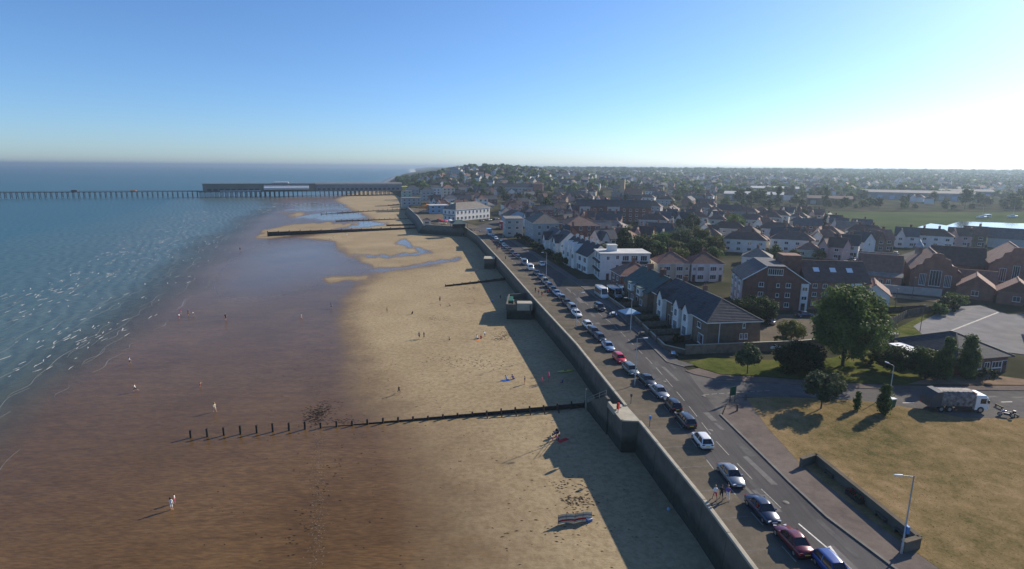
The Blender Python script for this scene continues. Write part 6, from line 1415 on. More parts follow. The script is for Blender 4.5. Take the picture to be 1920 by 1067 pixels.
x, y = (6.27,194.78); put_van('paint_car_white', 'white van parked in the row by the sea wall nearest the lookout bastion', x, y, tangent(y))
x, y = (4.44,205.74); put_van('paint_silver', 'silver van parked right behind the white van by the sea wall', x, y, tangent(y))
put_van('paint_car_white', 'white motorhome with high body parked on the forecourt by the road', *(24.75,153.15), tangent(150), 'motorhome', 'motorhome', L=6.4, W=2.2, H=2.9)
put_van('paint_silver', 'pale motorhome on the forecourt between the other two campers', *(28.31,153.26), tangent(150) + .1, 'motorhome', 'motorhome', L=6.2, W=2.2, H=2.9)
put_van('paint_car_white', 'small white camper van at the garden end of the forecourt', *(31.47,156.72), tangent(150) - .1, 'camper_van', 'motorhome', L=5.0, W=2.0, H=2.4)
bv = thing('box_van', 'pale blue box van at the far end of the row of parked cars', 'van', (*(-12.16,296.25), .012), tangent(300))
mb = MB(); mb.box(-3, 1.5, -1.15, 1.15, .7, 3.4, 'paint_light_blue'); mb.build('cargo_box', bv)
mb = MB(); mb.loft([[(x_, y_ * k, z) for y_, z in ((1, .4), (1, zt - .1), (.9, zt), (-.9, zt), (-1, zt - .1), (-1, .4))] for x_, zt, k in ((1.55, 2.3, 1), (2.2, 2.3, 1), (2.8, 1.5, .98), (3.1, 1.1, .95))], 'paint_car_white', False); mb.build('cab', bv)
mb = MB(); mb.add([(2.28, -.85, 2.25), (2.88, -.9, 1.5), (2.88, .9, 1.5), (2.28, .85, 2.25)], [(0, 1, 2, 3)], 'car_glass'); mb.build('windscreen', bv)
for xx_ in (-1.8, 2.2):
    for s in (1, -1): mb = MB(); mb.tube((xx_, s * .8, .4), (xx_, s * 1.08, .4), .4, .4, 'rubber', 12); mb.build('wheel', bv)
put_car('hatchback', 'paint_car_white', 'white hatchback driving towards the camera in the far lane', *(10.79,203.71), tangent(200), None, name='car')
put_car('four by four', 'paint_black', 'black off-roader driving by the forecourt with headlights facing the camera', *(22.01,138.70), tangent(138), None, name='car')
put_car('saloon', 'paint_navy', 'dark blue saloon in the yard beside the apartment block', *(70.48,133.30), R(15), None, .06)
put_car('saloon', 'paint_car_white', 'white saloon in the yard behind the verge wall', *(50.76,107.78), R(175), None, .06)
put_car('hatchback', 'paint_silver', 'silver hatchback glinting at the far corner of the brown terrace', *(58.73,126.77), R(120), None, .06)
for (px_, kd, pt, lb) in (((125.06,210.88), 'hatchback', 'paint_car_white', 'white hatchback parked on the school street nearest the pink house'), ((132.59,218.61), 'saloon', 'paint_navy', 'navy saloon parked on the school street beside the white hatchback'), ((115.96,188.08), 'saloon', 'paint_car_white', 'white saloon at the apartment end of the school street'), ((132.22,203.14), 'hatchback', 'paint_black', 'black hatchback by the school gate'), ((160.89,236.37), 'estate', 'paint_silver', 'silver estate at the far end of the school street'), ((117.32,205.89), 'four by four', 'paint_maroon', 'maroon off-roader half hidden beside the apartment wing')):
    put_car(kd, pt, lb, *px_, R(50), None, .03)
# far parked cars
for (px_, kd, pt, lb) in (((40.49,334.13), 'hatchback', 'paint_car_white', 'white hatchback in the yard behind the mansion block'), ((42.18,322.76), 'saloon', 'paint_silver', 'silver saloon in the yard behind the mansion block'), ((50.93,320.58), 'saloon', 'paint_blue', 'blue saloon in the yard behind the mansion block')):
    put_car(kd, pt, lb, *px_, R(20), None, gz(*px_) + .02)

# refuse lorry on the side road
tr = thing('refuse_lorry', 'white refuse lorry with grimy ribbed grey body on the side road', 'lorry', (*(65.87,79.48), .02), R(-2))
mat('lorry_body', (0.07, 0.062, 0.06), 0.7, 0.45, 2.2, 0.2, 6, detail=8, col2=(0.30, 0.26, 0.25), spec=0.15)
mb = MB(); mb.loft([[(x_, y_, z) for y_, z in ((1.15, 1.0), (1.25, 1.6), (1.25, 2.45), (1.12, 2.85), (.8, 3.12), (.35, 3.22), (-.35, 3.22), (-.8, 3.12), (-1.12, 2.85), (-1.25, 2.45), (-1.25, 1.6), (-1.15, 1.0))] for x_ in (-2.6, 2.1)], 'lorry_body', False); mb.build('compactor_body', tr)
for k in range(7):
    mb = MB(); x_ = -2.4 + k * .72; mb.loft([[(xx_, y_ * 1.02, z) for y_, z in ((1.25, 1.2), (1.26, 2.46), (1.13, 2.88), (.8, 3.16), (-.8, 3.16), (-1.13, 2.88), (-1.26, 2.46), (-1.25, 1.2))] for xx_ in (x_, x_ + .12)], 'lorry_body', False); mb.build('body_rib', tr)
mb = MB(); mb.loft([[(x_, y_, z) for y_, z in ((1.2, zb), (1.25, zt), (-1.25, zt), (-1.2, zb))] for x_, zb, zt in ((-2.62, .9, 3.2), (-3.4, .8, 3.1), (-4.1, .75, 2.2), (-4.15, .75, 1.3))], 'steel_dark', False); mb.build('tailgate', tr)
mb = MB(); mb.loft([[(x_, y_, z) for y_, z in ((1.18, .5), (1.22, zt - .2), (1.1, zt), (-1.1, zt), (-1.22, zt - .2), (-1.18, .5))] for x_, zt in ((2.25, 2.75), (3.7, 2.7), (4.0, 2.4), (4.12, 1.5))], 'paint_car_white', False); mb.build('cab', tr)
mb = MB(); mb.add([(4.02, 1.0, 2.36), (4.02, -1.0, 2.36), (4.14, -1.08, 1.55), (4.14, 1.08, 1.55)], [(3, 2, 1, 0)], 'car_glass'); mb.build('windscreen', tr)
for s in (1, -1):
    mb = MB(); mb.box(2.9, 3.7, s * 1.225 - .01, s * 1.225 + .01, 1.5, 2.25, 'car_glass'); mb.build('side_window', tr)
    mb = MB(); mb.box(3.9, 4.0, s * 1.35 - .12, s * 1.35 + .12, 1.6, 2.1, 'plastic_black'); mb.build('wing_mirror', tr)
    mb = MB(); mb.box(4.08, 4.15, s * .85 - .2, s * .85 + .2, .7, .9, 'lamp_clear'); mb.build('headlight', tr)
    mb = MB(); mb.box(-4.17, -4.1, s * 1.0 - .12, s * 1.0 + .12, .85, 1.15, 'lamp_red'); mb.build('tail_light', tr)
    for x_ in (3.1, -1.3, -2.5): mb = MB(); mb.tube((x_, s * .85, .5), (x_, s * 1.2, .5), .5, .5, 'rubber', 14); mb.tube((x_, s * 1.2, .5), (x_, s * 1.21, .5), .26, .26, 'alloy', 10); mb.build('wheel', tr)
    mb = MB(); mb.box(-.6, 1.9, s * 1.15 - .03, s * 1.15 + .03, .45, .95, 'plastic_black'); mb.build('side_guard', tr)
mb = MB(); mb.box(-3.9, 3.8, -.45, .45, .62, 1.02, 'steel_dark'); mb.build('chassis', tr)
mb = MB(); mb.box(2.4, 2.6, -.8, .8, 2.75, 2.92, 'cloth_orange'); mb.build('beacon_bar', tr)

# ------------------------------------------------------------------ people
def build_pose(joints, bones, radii, labels):
    """skin a skeleton to one continuous body; every face takes the clothing of its nearest bone"""
    me = bpy.data.meshes.new('pose'); names = list(joints); idx = {n: i for i, n in enumerate(names)}
    me.from_pydata([joints[n] for n in names], [(idx[a], idx[c]) for a, c in bones], [])
    o = bpy.data.objects.new('pose', me); COL.objects.link(o); o.modifiers.new('skin', 'SKIN')
    sv = me.skin_vertices[0].data if me.skin_vertices else None
    for i, n in enumerate(names):
        sv[i].radius = radii[n] if isinstance(radii[n], tuple) else (radii[n],) * 2; sv[i].use_root = (n == 'pelvis')
    sb = o.modifiers.new('sub', 'SUBSURF'); sb.levels = 1; sb.render_levels = 1
    dg = bpy.context.evaluated_depsgraph_get(); out = bpy.data.meshes.new_from_object(o.evaluated_get(dg))
    bpy.data.objects.remove(o)
    A_ = np.array([joints[a] for a, c in bones]); B_ = np.array([joints[c] for a, c in bones]); lab = [labels(a, c) for a, c in bones]
    order = ['skin', 'top', 'bottom', 'shoe']
    mi = []
    for p in out.polygons:
        c = np.array(p.center); ab = B_ - A_; t = np.clip(((c - A_) * ab).sum(1) / ((ab ** 2).sum(1) + 1e-9), 0, 1); dd = ((A_ + ab * t[:, None] - c) ** 2).sum(1)
        mi.append(order.index(lab[int(dd.argmin())]))
    out.polygons.foreach_set('material_index', mi); out.polygons.foreach_set('use_smooth', [True] * len(mi)); return out
def skeleton(hip=.90, lean=0.0, legs=((0, 0), (0, 0)), arms=((0.1, 0.2), (0.1, 0.2)), sit=False):
    """legs / arms: (upper swing, lower bend) in radians for left and right; +x is forward"""
    J = {'pelvis': (0, 0, hip)}; B_ = []; Rr = {'pelvis': (.15, .11)}
    sp = lambda L_: (math.sin(lean) * L_, math.cos(lean) * L_)
    for n, L_, r in (('waist', .14, (.13, .10)), ('chest', .38, (.16, .11)), ('neck', .56, .055), ('chin', .63, .07), ('head', .72, .10), ('crown', .80, .075)):
        x, z = sp(L_); J[n] = (x, 0, hip + z); Rr[n] = r
    x, z = sp(.70); J['nose'] = (x + .12, 0, hip + z); Rr['nose'] = .018
    B_ += [('pelvis', 'waist'), ('waist', 'chest'), ('chest', 'neck'), ('neck', 'chin'), ('chin', 'head'), ('head', 'crown'), ('head', 'nose')]
    for k, s in enumerate((1, -1)):
        sd = 'l' if s > 0 else 'r'; a, bnd = legs[k]
        J['hip' + sd] = (0, s * .10, hip - .04); Rr['hip' + sd] = .095
        kx, kz = math.sin(a) * .43, -math.cos(a) * .43; J['knee' + sd] = (kx, s * .11, hip - .04 + kz); Rr['knee' + sd] = .06
        a2 = a - bnd; J['ankle' + sd] = (kx + math.sin(a2) * .40, s * .11, hip - .04 + kz - math.cos(a2) * .40); Rr['ankle' + sd] = .04
        ax, ay, az = J['ankle' + sd]; fa = a2; J['toe' + sd] = (ax + .17 * math.cos(fa), ay + s * .02, az - .03 + .17 * math.sin(fa)); Rr['toe' + sd] = (.045, .03)
        B_ += [('pelvis', 'hip' + sd), ('hip' + sd, 'knee' + sd), ('knee' + sd, 'ankle' + sd), ('ankle' + sd, 'toe' + sd)]
        cx, _, cz_ = J['chest']; a, bnd = arms[k]
        J['sho' + sd] = (cx, s * .19, cz_ + .08); Rr['sho' + sd] = .06
        ex, ez = cx + math.sin(a) * .28, cz_ + .08 - math.cos(a) * .28; J['elb' + sd] = (ex, s * .24, ez); Rr['elb' + sd] = .042
        a2 = a + bnd; wx, wz = ex + math.sin(a2) * .25, ez - math.cos(a2) * .25; J['wri' + sd] = (wx, s * .25, wz); Rr['wri' + sd] = .03
        u = Vector((math.sin(a2), 0, -math.cos(a2))); v_ = Vector((u.z * -1, 0, u.x)); pm = Vector((wx, s * .25, wz)) + u * .07; J['palm' + sd] = tuple(pm); Rr['palm' + sd] = (.036, .018)
        B_ += [('chest', 'sho' + sd), ('sho' + sd, 'elb' + sd), ('elb' + sd, 'wri' + sd), ('wri' + sd, 'palm' + sd)]
        for q, (o_, L_) in enumerate(((-.030, .060), (-.010, .074), (.010, .070), (.030, .055))):
            f_ = pm + u * .02 + v_ * o_; t_ = f_ + u * L_ + Vector((0, -s * .02, 0)); J['fin%s%d' % (sd, q)] = tuple(f_ + u * .03); J['tip%s%d' % (sd, q)] = tuple(t_); Rr['fin%s%d' % (sd, q)] = .009; Rr['tip%s%d' % (sd, q)] = .008
            B_ += [('palm' + sd, 'fin%s%d' % (sd, q)), ('fin%s%d' % (sd, q), 'tip%s%d' % (sd, q))]
        th = pm - u * .03 + v_ * .05; J['thu' + sd] = tuple(th); J['tht' + sd] = tuple(th + u * .045 + v_ * .015); Rr['thu' + sd] = .011; Rr['tht' + sd] = .009; B_ += [('wri' + sd, 'thu' + sd), ('thu' + sd, 'tht' + sd)]
    return J, B_, Rr
def lab_std(a, c):
    n = a + ' ' + c
    if 'toe' in n: return 'shoe'
    if 'knee' in n and 'ankle' in n: return 'skin'
    if 'hip' in n or ('pelvis' in n and 'waist' not in n): return 'bottom'
    if n in ('pelvis waist', 'waist chest', 'chest neck') or 'sho' in n: return 'top'
    return 'skin'
def lab_long(a, c): return 'bottom' if ('knee' in a and 'ankle' in c) else lab_std(a, c)
def hair_mesh(long_):
    mb = MB(); mb.lathe([(.0, .125), (.06, .115), (.10, .075), (.115, .02), (.108, -.03 if not long_ else -.10), (.095, -.04 if not long_ else -.16), (.0, -.02)], 'hair_dark', 10); me = mb.mesh('hair')
    for v in me.vertices: v.co.x = v.co.x * 1.05 - .028
    return me
POSES = {}
def pose(n):
    if n not in POSES:
        S = {'stand': dict(), 'walk': dict(legs=((.38, .1), (-.32, .25)), arms=((-.35, .15), (.4, .35)), lean=.05), 'run': dict(legs=((.8, .9), (-.5, .6)), arms=((-.8, 1.1), (.7, 1.3)), lean=.2, hip=.88),
             'sit': dict(hip=.16, legs=((1.45, .35), (1.3, .9)), arms=((-.5, .1), (.5, .5)), lean=-.25), 'bend': dict(lean=.9, legs=((.15, .1), (-.1, .1)), arms=((1.2, .2), (1.1, .3)), hip=.88)}[n]
        J, B_, Rr = skeleton(**S); POSES[n] = (build_pose(J, B_, Rr, lab_std), build_pose(J, B_, Rr, lab_long), J['head'], S.get('lean', 0))
    return POSES[n]
def person(label, x, y, z, ang, ps='stand', top='cloth_white', bottom='cloth_navy', shoe='plastic_black', s=1.0, hair='hair_dark', longtrousers=False, longhair=False, group=None):
    pm = pose(ps); k = ('person', ps, top, bottom, shoe, longtrousers)
    def mk_():
        me = pm[1 if longtrousers else 0].copy()
        for m_ in ('skin', top, bottom, shoe): me.materials.append(MATS[m_])
        return me
    o = thing('person', label, 'person', (x, y, z), ang, group); o.scale = (s, s, s)
    link('body', cached(k, mk_), o)
    def mh():
        me = hair_mesh(longhair); me.materials[0] = MATS[hair]; return me
    h = link('hair', cached(('hair', hair, longhair), mh), o, pm[2]); h.rotation_euler = (0, pm[3], 0); return o
def on_beach(p): return p[0], p[1], float(beach_z(np.float64(p[0]), np.float64(p[1]))) - .01
BP = [((-40.92,61.75), 'stand', 'cloth_white', 'cloth_white', .95, 'person in white by the wet sand next to a smaller companion'), ((-41.31,63.08), 'stand', 'cloth_white', 'cloth_pink', .75, 'child in white top beside the person in white on wet sand'),
      ((-50.00,89.63), 'walk', 'cloth_cream', 'cloth_cream', 1, 'person in pale clothes walking on the wet sand beyond the bare groyne posts'), ((-58.57,100.87), 'bend', 'skin', 'cloth_red', .6, 'small child paddling in red shorts on the wet sand'),
      ((-69.24,98.58), 'run', 'cloth_white', 'cloth_black', .9, 'person splashing at the edge of the shallow water'), ((-80.31,113.73), 'walk', 'cloth_white', 'cloth_navy', .9, 'paddler in white shirt alone in the shallows'),
      ((-90.72,150.02), 'stand', 'cloth_white', 'cloth_red', .9, 'paddler in white and red in the group of bathers'), ((-92.87,154.56), 'stand', 'cloth_pink', 'cloth_grey', .8, 'pink topped bather in the group of paddlers'), ((-90.16,153.46), 'stand', 'cloth_black', 'cloth_black', 1, 'dark clothed bather in the group of paddlers'), ((-88.39,152.93), 'bend', 'cloth_white', 'cloth_grey', .9, 'stooping bather at the edge of the group of paddlers'),
      ((-77.23,148.37), 'stand', 'cloth_black', 'cloth_black', 1.1, 'person in black standing alone on the wet sand'), ((-56.97,148.91), 'walk', 'cloth_white', 'cloth_cream', .9, 'pale figure walking on the shiny wet flat'), ((-52.50,160.52), 'walk', 'cloth_grey', 'cloth_navy', 1, 'walker in grey near the edge of the dry sand'),
      ((-133.35,276.14), 'stand', 'cloth_black', 'cloth_black', 1.1, 'lone dark figure near the seaward end of the long breakwater'), ((-20.31,96.80), 'run', 'cloth_black', 'cloth_black', .95, 'runner in black crossing the sand beyond the groyne'), ((-35.13,155.50), 'stand', 'cloth_orange', 'cloth_grey', .9, 'person in orange on the dry sand'),
      ((-21.73,167.38), 'stand', 'cloth_black', 'cloth_black', 1.1, 'tall person in black near a child on the dry sand'), ((-20.90,162.02), 'bend', 'cloth_navy', 'cloth_red', .6, 'child bending over near the tall person in black'), ((-18.32,162.76), 'sit', 'cloth_grey', 'cloth_navy', .8, 'person sitting on sand near the child and adult in black'),
      ((-27.72,153.54), 'sit', 'cloth_black', 'cloth_black', 1, 'person in black sitting alone on the dry sand'), ((-22.07,130.49), 'walk', 'cloth_grey', 'cloth_black', 1, 'walker in grey of the strolling pair on the sand'), ((-20.93,130.51), 'walk', 'cloth_black', 'cloth_black', 1, 'walker in black of the strolling pair on the sand'),
      ((-14.70,129.48), 'sit', 'cloth_cream', 'cloth_black', .9, 'person in cream sitting beyond the strolling pair'), ((-11.36,166.59), 'stand', 'cloth_orange', 'cloth_cream', .9, 'person in orange near the bastion shadow'), ((-8.17,130.17), 'sit', 'cloth_white', 'cloth_navy', 1, 'person in white in the seated beach party'), ((-7.28,130.19), 'sit', 'cloth_red', 'cloth_black', 1, 'person in red in the seated beach party'), ((-6.45,131.52), 'bend', 'cloth_white', 'cloth_grey', .9, 'person bending over the seated beach party'),
      ((-0.89,103.40), 'sit', 'cloth_blue', 'cloth_blue', 1, 'sunbather in blue lying low on the sand near the groyne'), ((0.34,103.71), 'sit', 'cloth_purple', 'cloth_navy', 1.1, 'person in purple seated next to the sunbather in blue'), ((2.54,101.00), 'stand', 'cloth_navy', 'cloth_orange', .95, 'person in navy top standing near the pink flags'), ((5.77,101.47), 'stand', 'cloth_pink', 'cloth_pink', .85, 'child in pink at the edge of the wall shadow'), ((9.59,101.42), 'sit', 'cloth_purple', 'cloth_black', 1, 'person in purple sitting in the wall shadow'),
      ((14.28,104.29), 'sit', 'cloth_grey', 'cloth_navy', 1, 'person in grey sitting against the sea wall'), ((6.97,78.97), 'sit', 'cloth_pink', 'cloth_navy', .9, 'person in pink sitting beside the pushchair'), ((6.20,78.28), 'bend', 'cloth_cream', 'cloth_pink', .8, 'person crouching by the pushchair'), ((7.50,59.20), 'sit', 'cloth_navy', 'cloth_grey', 1, 'person sitting behind the striped windbreak'),
      ((-5.91,167.03), 'sit', 'cloth_blue', 'cloth_black', 1, 'person sitting in the bastion shadow'), ((-3.56,169.92), 'stand', 'cloth_black', 'cloth_black', 1, 'dark figure standing below the lookout bastion'), ((-13.20,215.98), 'bend', 'cloth_red', 'cloth_navy', 1, 'person in red bending on the far dry sand'), ((-96.92,331.60), 'stand', 'cloth_white', 'cloth_cream', 1, 'pale figure below the long breakwater'), ((-102.26,323.62), 'stand', 'cloth_white', 'cloth_cream', 1, 'second pale figure below the long breakwater'), ((-101.06,313.99), 'bend', 'cloth_black', 'cloth_red', .8, 'dark clothed child stooping below the long breakwater')]
rp_ = random.Random(3)
for (p, ps, tp, bt, s, lb) in BP:
    x, y, z = on_beach(p); person(lb, x, y, z + (0.0 if ps != 'sit' else 0.0), rp_.uniform(0, 6.28), ps, tp, bt, 'skin', s, rp_.choice(('hair_dark', 'hair_fair')), False, rp_.random() < .4)
PP = [((22.03,55.44), 'walk', 'cloth_white', 'cloth_red', 'walker in red shorts of the three walking by the silver saloon'), ((22.72,55.45), 'walk', 'cloth_black', 'cloth_black', 'walker in black, middle of the three by the silver saloon'), ((23.41,55.46), 'walk', 'cloth_purple', 'cloth_white', 'walker in purple of the three by the silver saloon'),
      ((6.69,157.99), 'stand', 'cloth_black', 'cloth_black', 'person in black on the promenade above the lookout bastion'), ((7.45,154.58), 'walk', 'cloth_red', 'cloth_grey', 'walker in red on the promenade above the lookout bastion'), ((8.24,152.62), 'walk', 'cloth_black', 'cloth_red', 'walker in black and red in the promenade group'), ((10.02,155.34), 'walk', 'cloth_red', 'cloth_black', 'walker in dark red in the promenade group'), ((13.00,144.68), 'stand', 'cloth_black', 'cloth_navy', 'person standing beside the black saloon'),
      ((-2.52,215.17), 'stand', 'cloth_black', 'cloth_black', 'lone person in black on the far promenade'), ((-9.19,266.49), 'walk', 'cloth_red', 'cloth_grey', 'walker in red in the far promenade crowd'), ((-7.76,260.90), 'walk', 'cloth_purple', 'cloth_black', 'walker in purple in the far promenade crowd'), ((-6.18,246.96), 'walk', 'cloth_orange', 'cloth_navy', 'walker in orange in the far promenade crowd'), ((-5.18,243.73), 'walk', 'cloth_pink', 'cloth_cream', 'walker in pink in the far promenade crowd'), ((-6.47,240.47), 'walk', 'cloth_black', 'cloth_red', 'walker in black and red in the far promenade crowd'), ((-20.46,308.06), 'walk', 'cloth_red', 'cloth_cream', 'walker in red near the seafront shelter'), ((-17.43,305.71), 'walk', 'cloth_white', 'cloth_navy', 'walker in white near the seafront shelter')]
for (p, ps, tp, bt, lb) in PP: person(lb, p[0], p[1], .012, -1.75 + rp_.gauss(0, .2), ps, tp, bt, 'plastic_black', 1.0, rp_.choice(('hair_dark', 'hair_fair')), rp_.random() < .3)

# ------------------------------------------------------------------ street furniture
def lamp_post(x, y, a, label, h=8.0):
    t = thing('street_lamp', label, 'street lamp', (x, y, 0), a)
    mb = MB(); mb.lathe([(.11, 0), (.11, 1.2), (.075, 1.25), (.055, h)], 'steel_grey', 8); mb.build('pole', t)
    mb = MB(); mb.tube((0, 0, h - .05), (1.15, 0, h + .05), .035, .03, 'steel_grey', 6); mb.build('arm', t)
    mb = MB(); mb.loft([[(x_, y_ * k, z) for y_, z in ((.12, h), (.14, h + .06), (.06, h + .13), (-.06, h + .13), (-.14, h + .06), (-.12, h))] for x_, k in ((1.0, .6), (1.2, 1), (1.6, 1), (1.75, .5))], 'plastic_white', True); mb.build('lantern', t)
lamp_post(36.3, 46.7, R(178), 'tall grey street lamp with a small blue sign at the end of the lawn shelter')
lp = [o for o in scene.objects if o.get('label', '').startswith('tall grey street lamp')][0]
mb = MB(); mb.box(-.28, -.06, -.22, .22, 2.3, 3.0, 'sign_blue'); mb.build('sign_plate', lp)
lamp_post(20.3, 88.3, R(5), 'street lamp standing in the row of parked cars by the beach steps')
lamp_post(14.3, 122, R(10), 'street lamp on the promenade beside the light blue saloon')
lamp_post(*(25.88,119.44), R(175), 'street lamp by the parasol in the terrace gardens', 7.5)
lamp_post(*(11.11,182.22), R(190), 'street lamp on the inner pavement by the white row of houses', 8)
lamp_post(*(-4.45,268.69), R(190), 'far street lamp near the box van', 8)
lamp_post(*(59.81,84.62), R(100), 'pale street lamp behind the bushy young tree on the side road', 5.0)
for i, q in enumerate(((90.15,121.06), (95.71,138.14), (110.96,153.92))):
    t = thing('lamp_column', ('slim dark lamp column at the edge of the car park', 'thin pole by the small fenced green', 'thin pole by the school wall')[i], 'pole', (*q, 0)); mb = MB(); mb.tube((0, 0, 0), (0, 0, 6), .07, .05, 'steel_dark', 6); mb.build('pole', t); mb = MB(); mb.box(-.1, .5, -.1, .1, 5.95, 6.08, 'steel_dark'); mb.build('lantern', t)
# green notice board at the junction
t = thing('notice_board', 'dark green notice board on two posts at the road junction', 'sign', (33.7, 81.4, .1), R(20))
for s in (-.45, .45): mb = MB(); mb.box(s - .05, s + .05, -.05, .05, -.1, 2.5, 'wood_weathered'); mb.build('post', t)
mb = MB(); mb.box(-.55, .55, -.04, .04, 1.1, 2.5, 'sign_green'); mb.build('board', t)
for i, (q, lb) in enumerate((((33.21,78.17), 'short dark wooden post on the lawn corner by the notice board'), ((36.04,82.11), 'low wooden post behind the notice board'))):
    t = thing('bollard', lb, 'bollard', (*q, .1)); mb = MB(); mb.box(-.1, .1, -.1, .1, -.1, .95, 'wood_weathered'); mb.build('post', t); mb = MB(); mb.lathe([(.14, .95), (.1, 1.03), (0, 1.05)], 'wood_weathered', 6); mb.build('cap', t)
t = thing('litter_bin', 'tall green litter bin beside the bushy young tree', 'bin', (*(57.25,80.29), .13), .2)
mb = MB(); mb.loft([[(x_ * k, y_ * k, z) for x_, y_ in ((.4, .4), (-.4, .4), (-.4, -.4), (.4, -.4))] for z, k in ((0, .85), (1.15, 1.0))], 'plastic_green', False); mb.build('body', t)
mb = MB(); mb.box(-.44, .44, -.44, .44, 1.15, 1.3, 'plastic_white'); mb.build('lid', t)
# lifebuoy housing and meter posts
t = thing('lifebuoy_housing', 'bright red lifebuoy housing on the bastion beside the steps', 'lifebuoy', (15.55, 77.3, 0), R(-30))
mb = MB(); mb.box(-.06, .06, -.06, .06, 0, 1.0, 'steel_grey'); mb.build('post', t)
mb = MB(); mb.loft([[(.18 * math.sin(a_) * .4 + .0, .42 * math.cos(a_) * k, 1.15 + .55 * math.sin(a_) * k) for a_ in np.linspace(0, 6.283, 13)[:-1]] if False else [(dx, .42 * k * math.cos(a_), 1.15 + .52 * k * math.sin(a_)) for a_ in np.linspace(0, 6.283, 13)[:-1]] for dx, k in ((-.16, .8), (-.1, 1), (.1, 1), (.16, .8))], 'plastic_red', False); mb.build('case', t)
for i, (q, lb) in enumerate((((18.14,80.79), 'small dark parking meter at the head of the beach steps'), ((19.15,73.03), 'small blue topped parking meter by the sea wall'))):
    t = thing('parking_meter', lb, 'meter', (*q, .0)); mb = MB(); mb.tube((0, 0, 0), (0, 0, 1.15), .05, .05, 'steel_dark', 6); mb.build('post', t); mb = MB(); mb.box(-.13, .13, -.16, .16, 1.15, 1.6, 'sign_blue' if i else 'steel_dark'); mb.build('head', t)
# sheltered seating bay: low wall on three sides, benches and flower trough
sw = thing('shelter_wall', 'low concrete wall round three sides of the seating bay beside the lawn', 'wall', (36.2, 55, .12))
SWP = [(34.6, 62.2), (37.0, 63.4), (38.5, 47.6), (36.5, 46.9)]
for p, q in zip(SWP[:-1], SWP[1:]):
    mb = MB(); mb.bar((p[0] - 36.2, p[1] - 55, .5), (q[0] - 36.2, q[1] - 55, .5), .35, 1.1, 'wall_concrete'); mb.build('wall', sw); mb = MB(); mb.bar((p[0] - 36.2, p[1] - 55, 1.1), (q[0] - 36.2, q[1] - 55, 1.1), .5, .12, 'concrete'); mb.build('coping', sw)
def bench(x, y, a, label):
    t = thing('park_bench', label, 'bench', (x, y, .12), a)
    for k in range(3): mb = MB(); mb.box(-.8, .8, -.2 + k * .15, -.08 + k * .15, .42, .46, 'wood_weathered'); mb.build('seat_slat', t)
    for k in range(2): mb = MB(); mb.box(-.8, .8, .27, .31, .56 + k * .16, .68 + k * .16, 'wood_weathered'); mb.build('back_slat', t)
    for s in (-.6, .6): mb = MB(); mb.box(s - .04, s + .04, -.18, .26, 0, .42, 'steel_dark'); mb.box(s - .04, s + .04, .26, .3, 0, .9, 'steel_dark'); mb.build('leg', t)
bench(37.0, 60.3, R(-84), 'wooden bench at the notice board end of the seating bay'); bench(37.75, 52.0, R(-84), 'wooden bench next to the flower trough in the seating bay'); bench(38.0, 49.3, R(-84), 'wooden bench at the lamp post end of the seating bay')
ft = thing('flower_trough', 'long trough of red flowers against the seating bay wall', 'planter', (37.2, 55.6, .12), R(96))
mb = MB(); mb.box(-1.1, 1.1, -.35, .35, 0, .5, 'wood_dark'); mb.build('trough', ft)
mb = MB(); fr_ = random.Random(2)
for k in range(260):
    c = Vector((fr_.uniform(-1.05, 1.05), fr_.uniform(-.33, .33), .5 + fr_.uniform(0, .3))); n_ = Vector((fr_.gauss(0, 1), fr_.gauss(0, 1), 1.2)).normalized(); u_ = n_.orthogonal().normalized() * .06; w_ = n_.cross(u_)
    mb.add([c - u_ - w_, c + u_ - w_, c + u_ + w_, c - u_ + w_], [(0, 1, 2, 3)], 'cloth_red' if k % 5 < 2 else 'plastic_green')
tag(mb.build('flowers', ft), kind='stuff')
# motorbike by the far verge
t = thing('motorcycle', 'motorcycle with blue tank parked at the end of the side road', 'motorcycle', (*(71.71,76.99), .02), R(150))
for x_ in (-.7, .7):
    mb = MB(); n = 16; mb.loft([[(x_ + .31 * k * math.cos(6.2832 * i / n), y_, .31 + .31 * k * math.sin(6.2832 * i / n)) for i in range(n)] for k, y_ in ((.72, -.06), (1, -.05), (1, .05), (.72, .06))], 'rubber', True, False); w_ = mb.build('wheel', t); mb = MB(); mb.tube((x_, -.04, .31), (x_, .04, .31), .2, .2, 'alloy', 10); mb.build('rim', w_)
mb = MB(); mb.box(-.35, .3, -.16, .16, .3, .62, 'steel_dark'); mb.build('engine', t)
mb = MB(); mb.loft([[(x_, y_ * k, .72 + z * k) for y_, z in ((.17, 0), (.15, .18), (0, .24), (-.15, .18), (-.17, 0), (0, -.06))] for x_, k in ((-.1, .6), (.05, 1), (.35, 1), (.5, .6))], 'paint_blue', True); mb.build('tank', t)
mb = MB(); mb.loft([[(x_, y_, z + dz) for y_, z in ((.14, .74), (.12, .84), (-.12, .84), (-.14, .74))] for x_, dz in ((-.85, .08), (-.5, .0), (-.08, .0))], 'plastic_black', True); mb.build('saddle', t)
mb = MB(); mb.tube((.42, -.35, 1.02), (.42, .35, 1.02), .02, .02, 'steel_dark', 6); mb.build('handlebar', t); mb = MB(); mb.tube((.45, 0, 1.0), (.7, 0, .31), .04, .04, 'alloy', 6); mb.build('fork', t); mb = MB(); mb.lathe([(0, -.02), (.1, 0), (.08, .1), (0, .12)], 'lamp_clear', 8, (.56, 0, .86)); mb.build('headlight', t)
mb = MB(); mb.box(-1.0, -.7, -.2, .2, .85, 1.15, 'plastic_black'); mb.build('top_box', t)
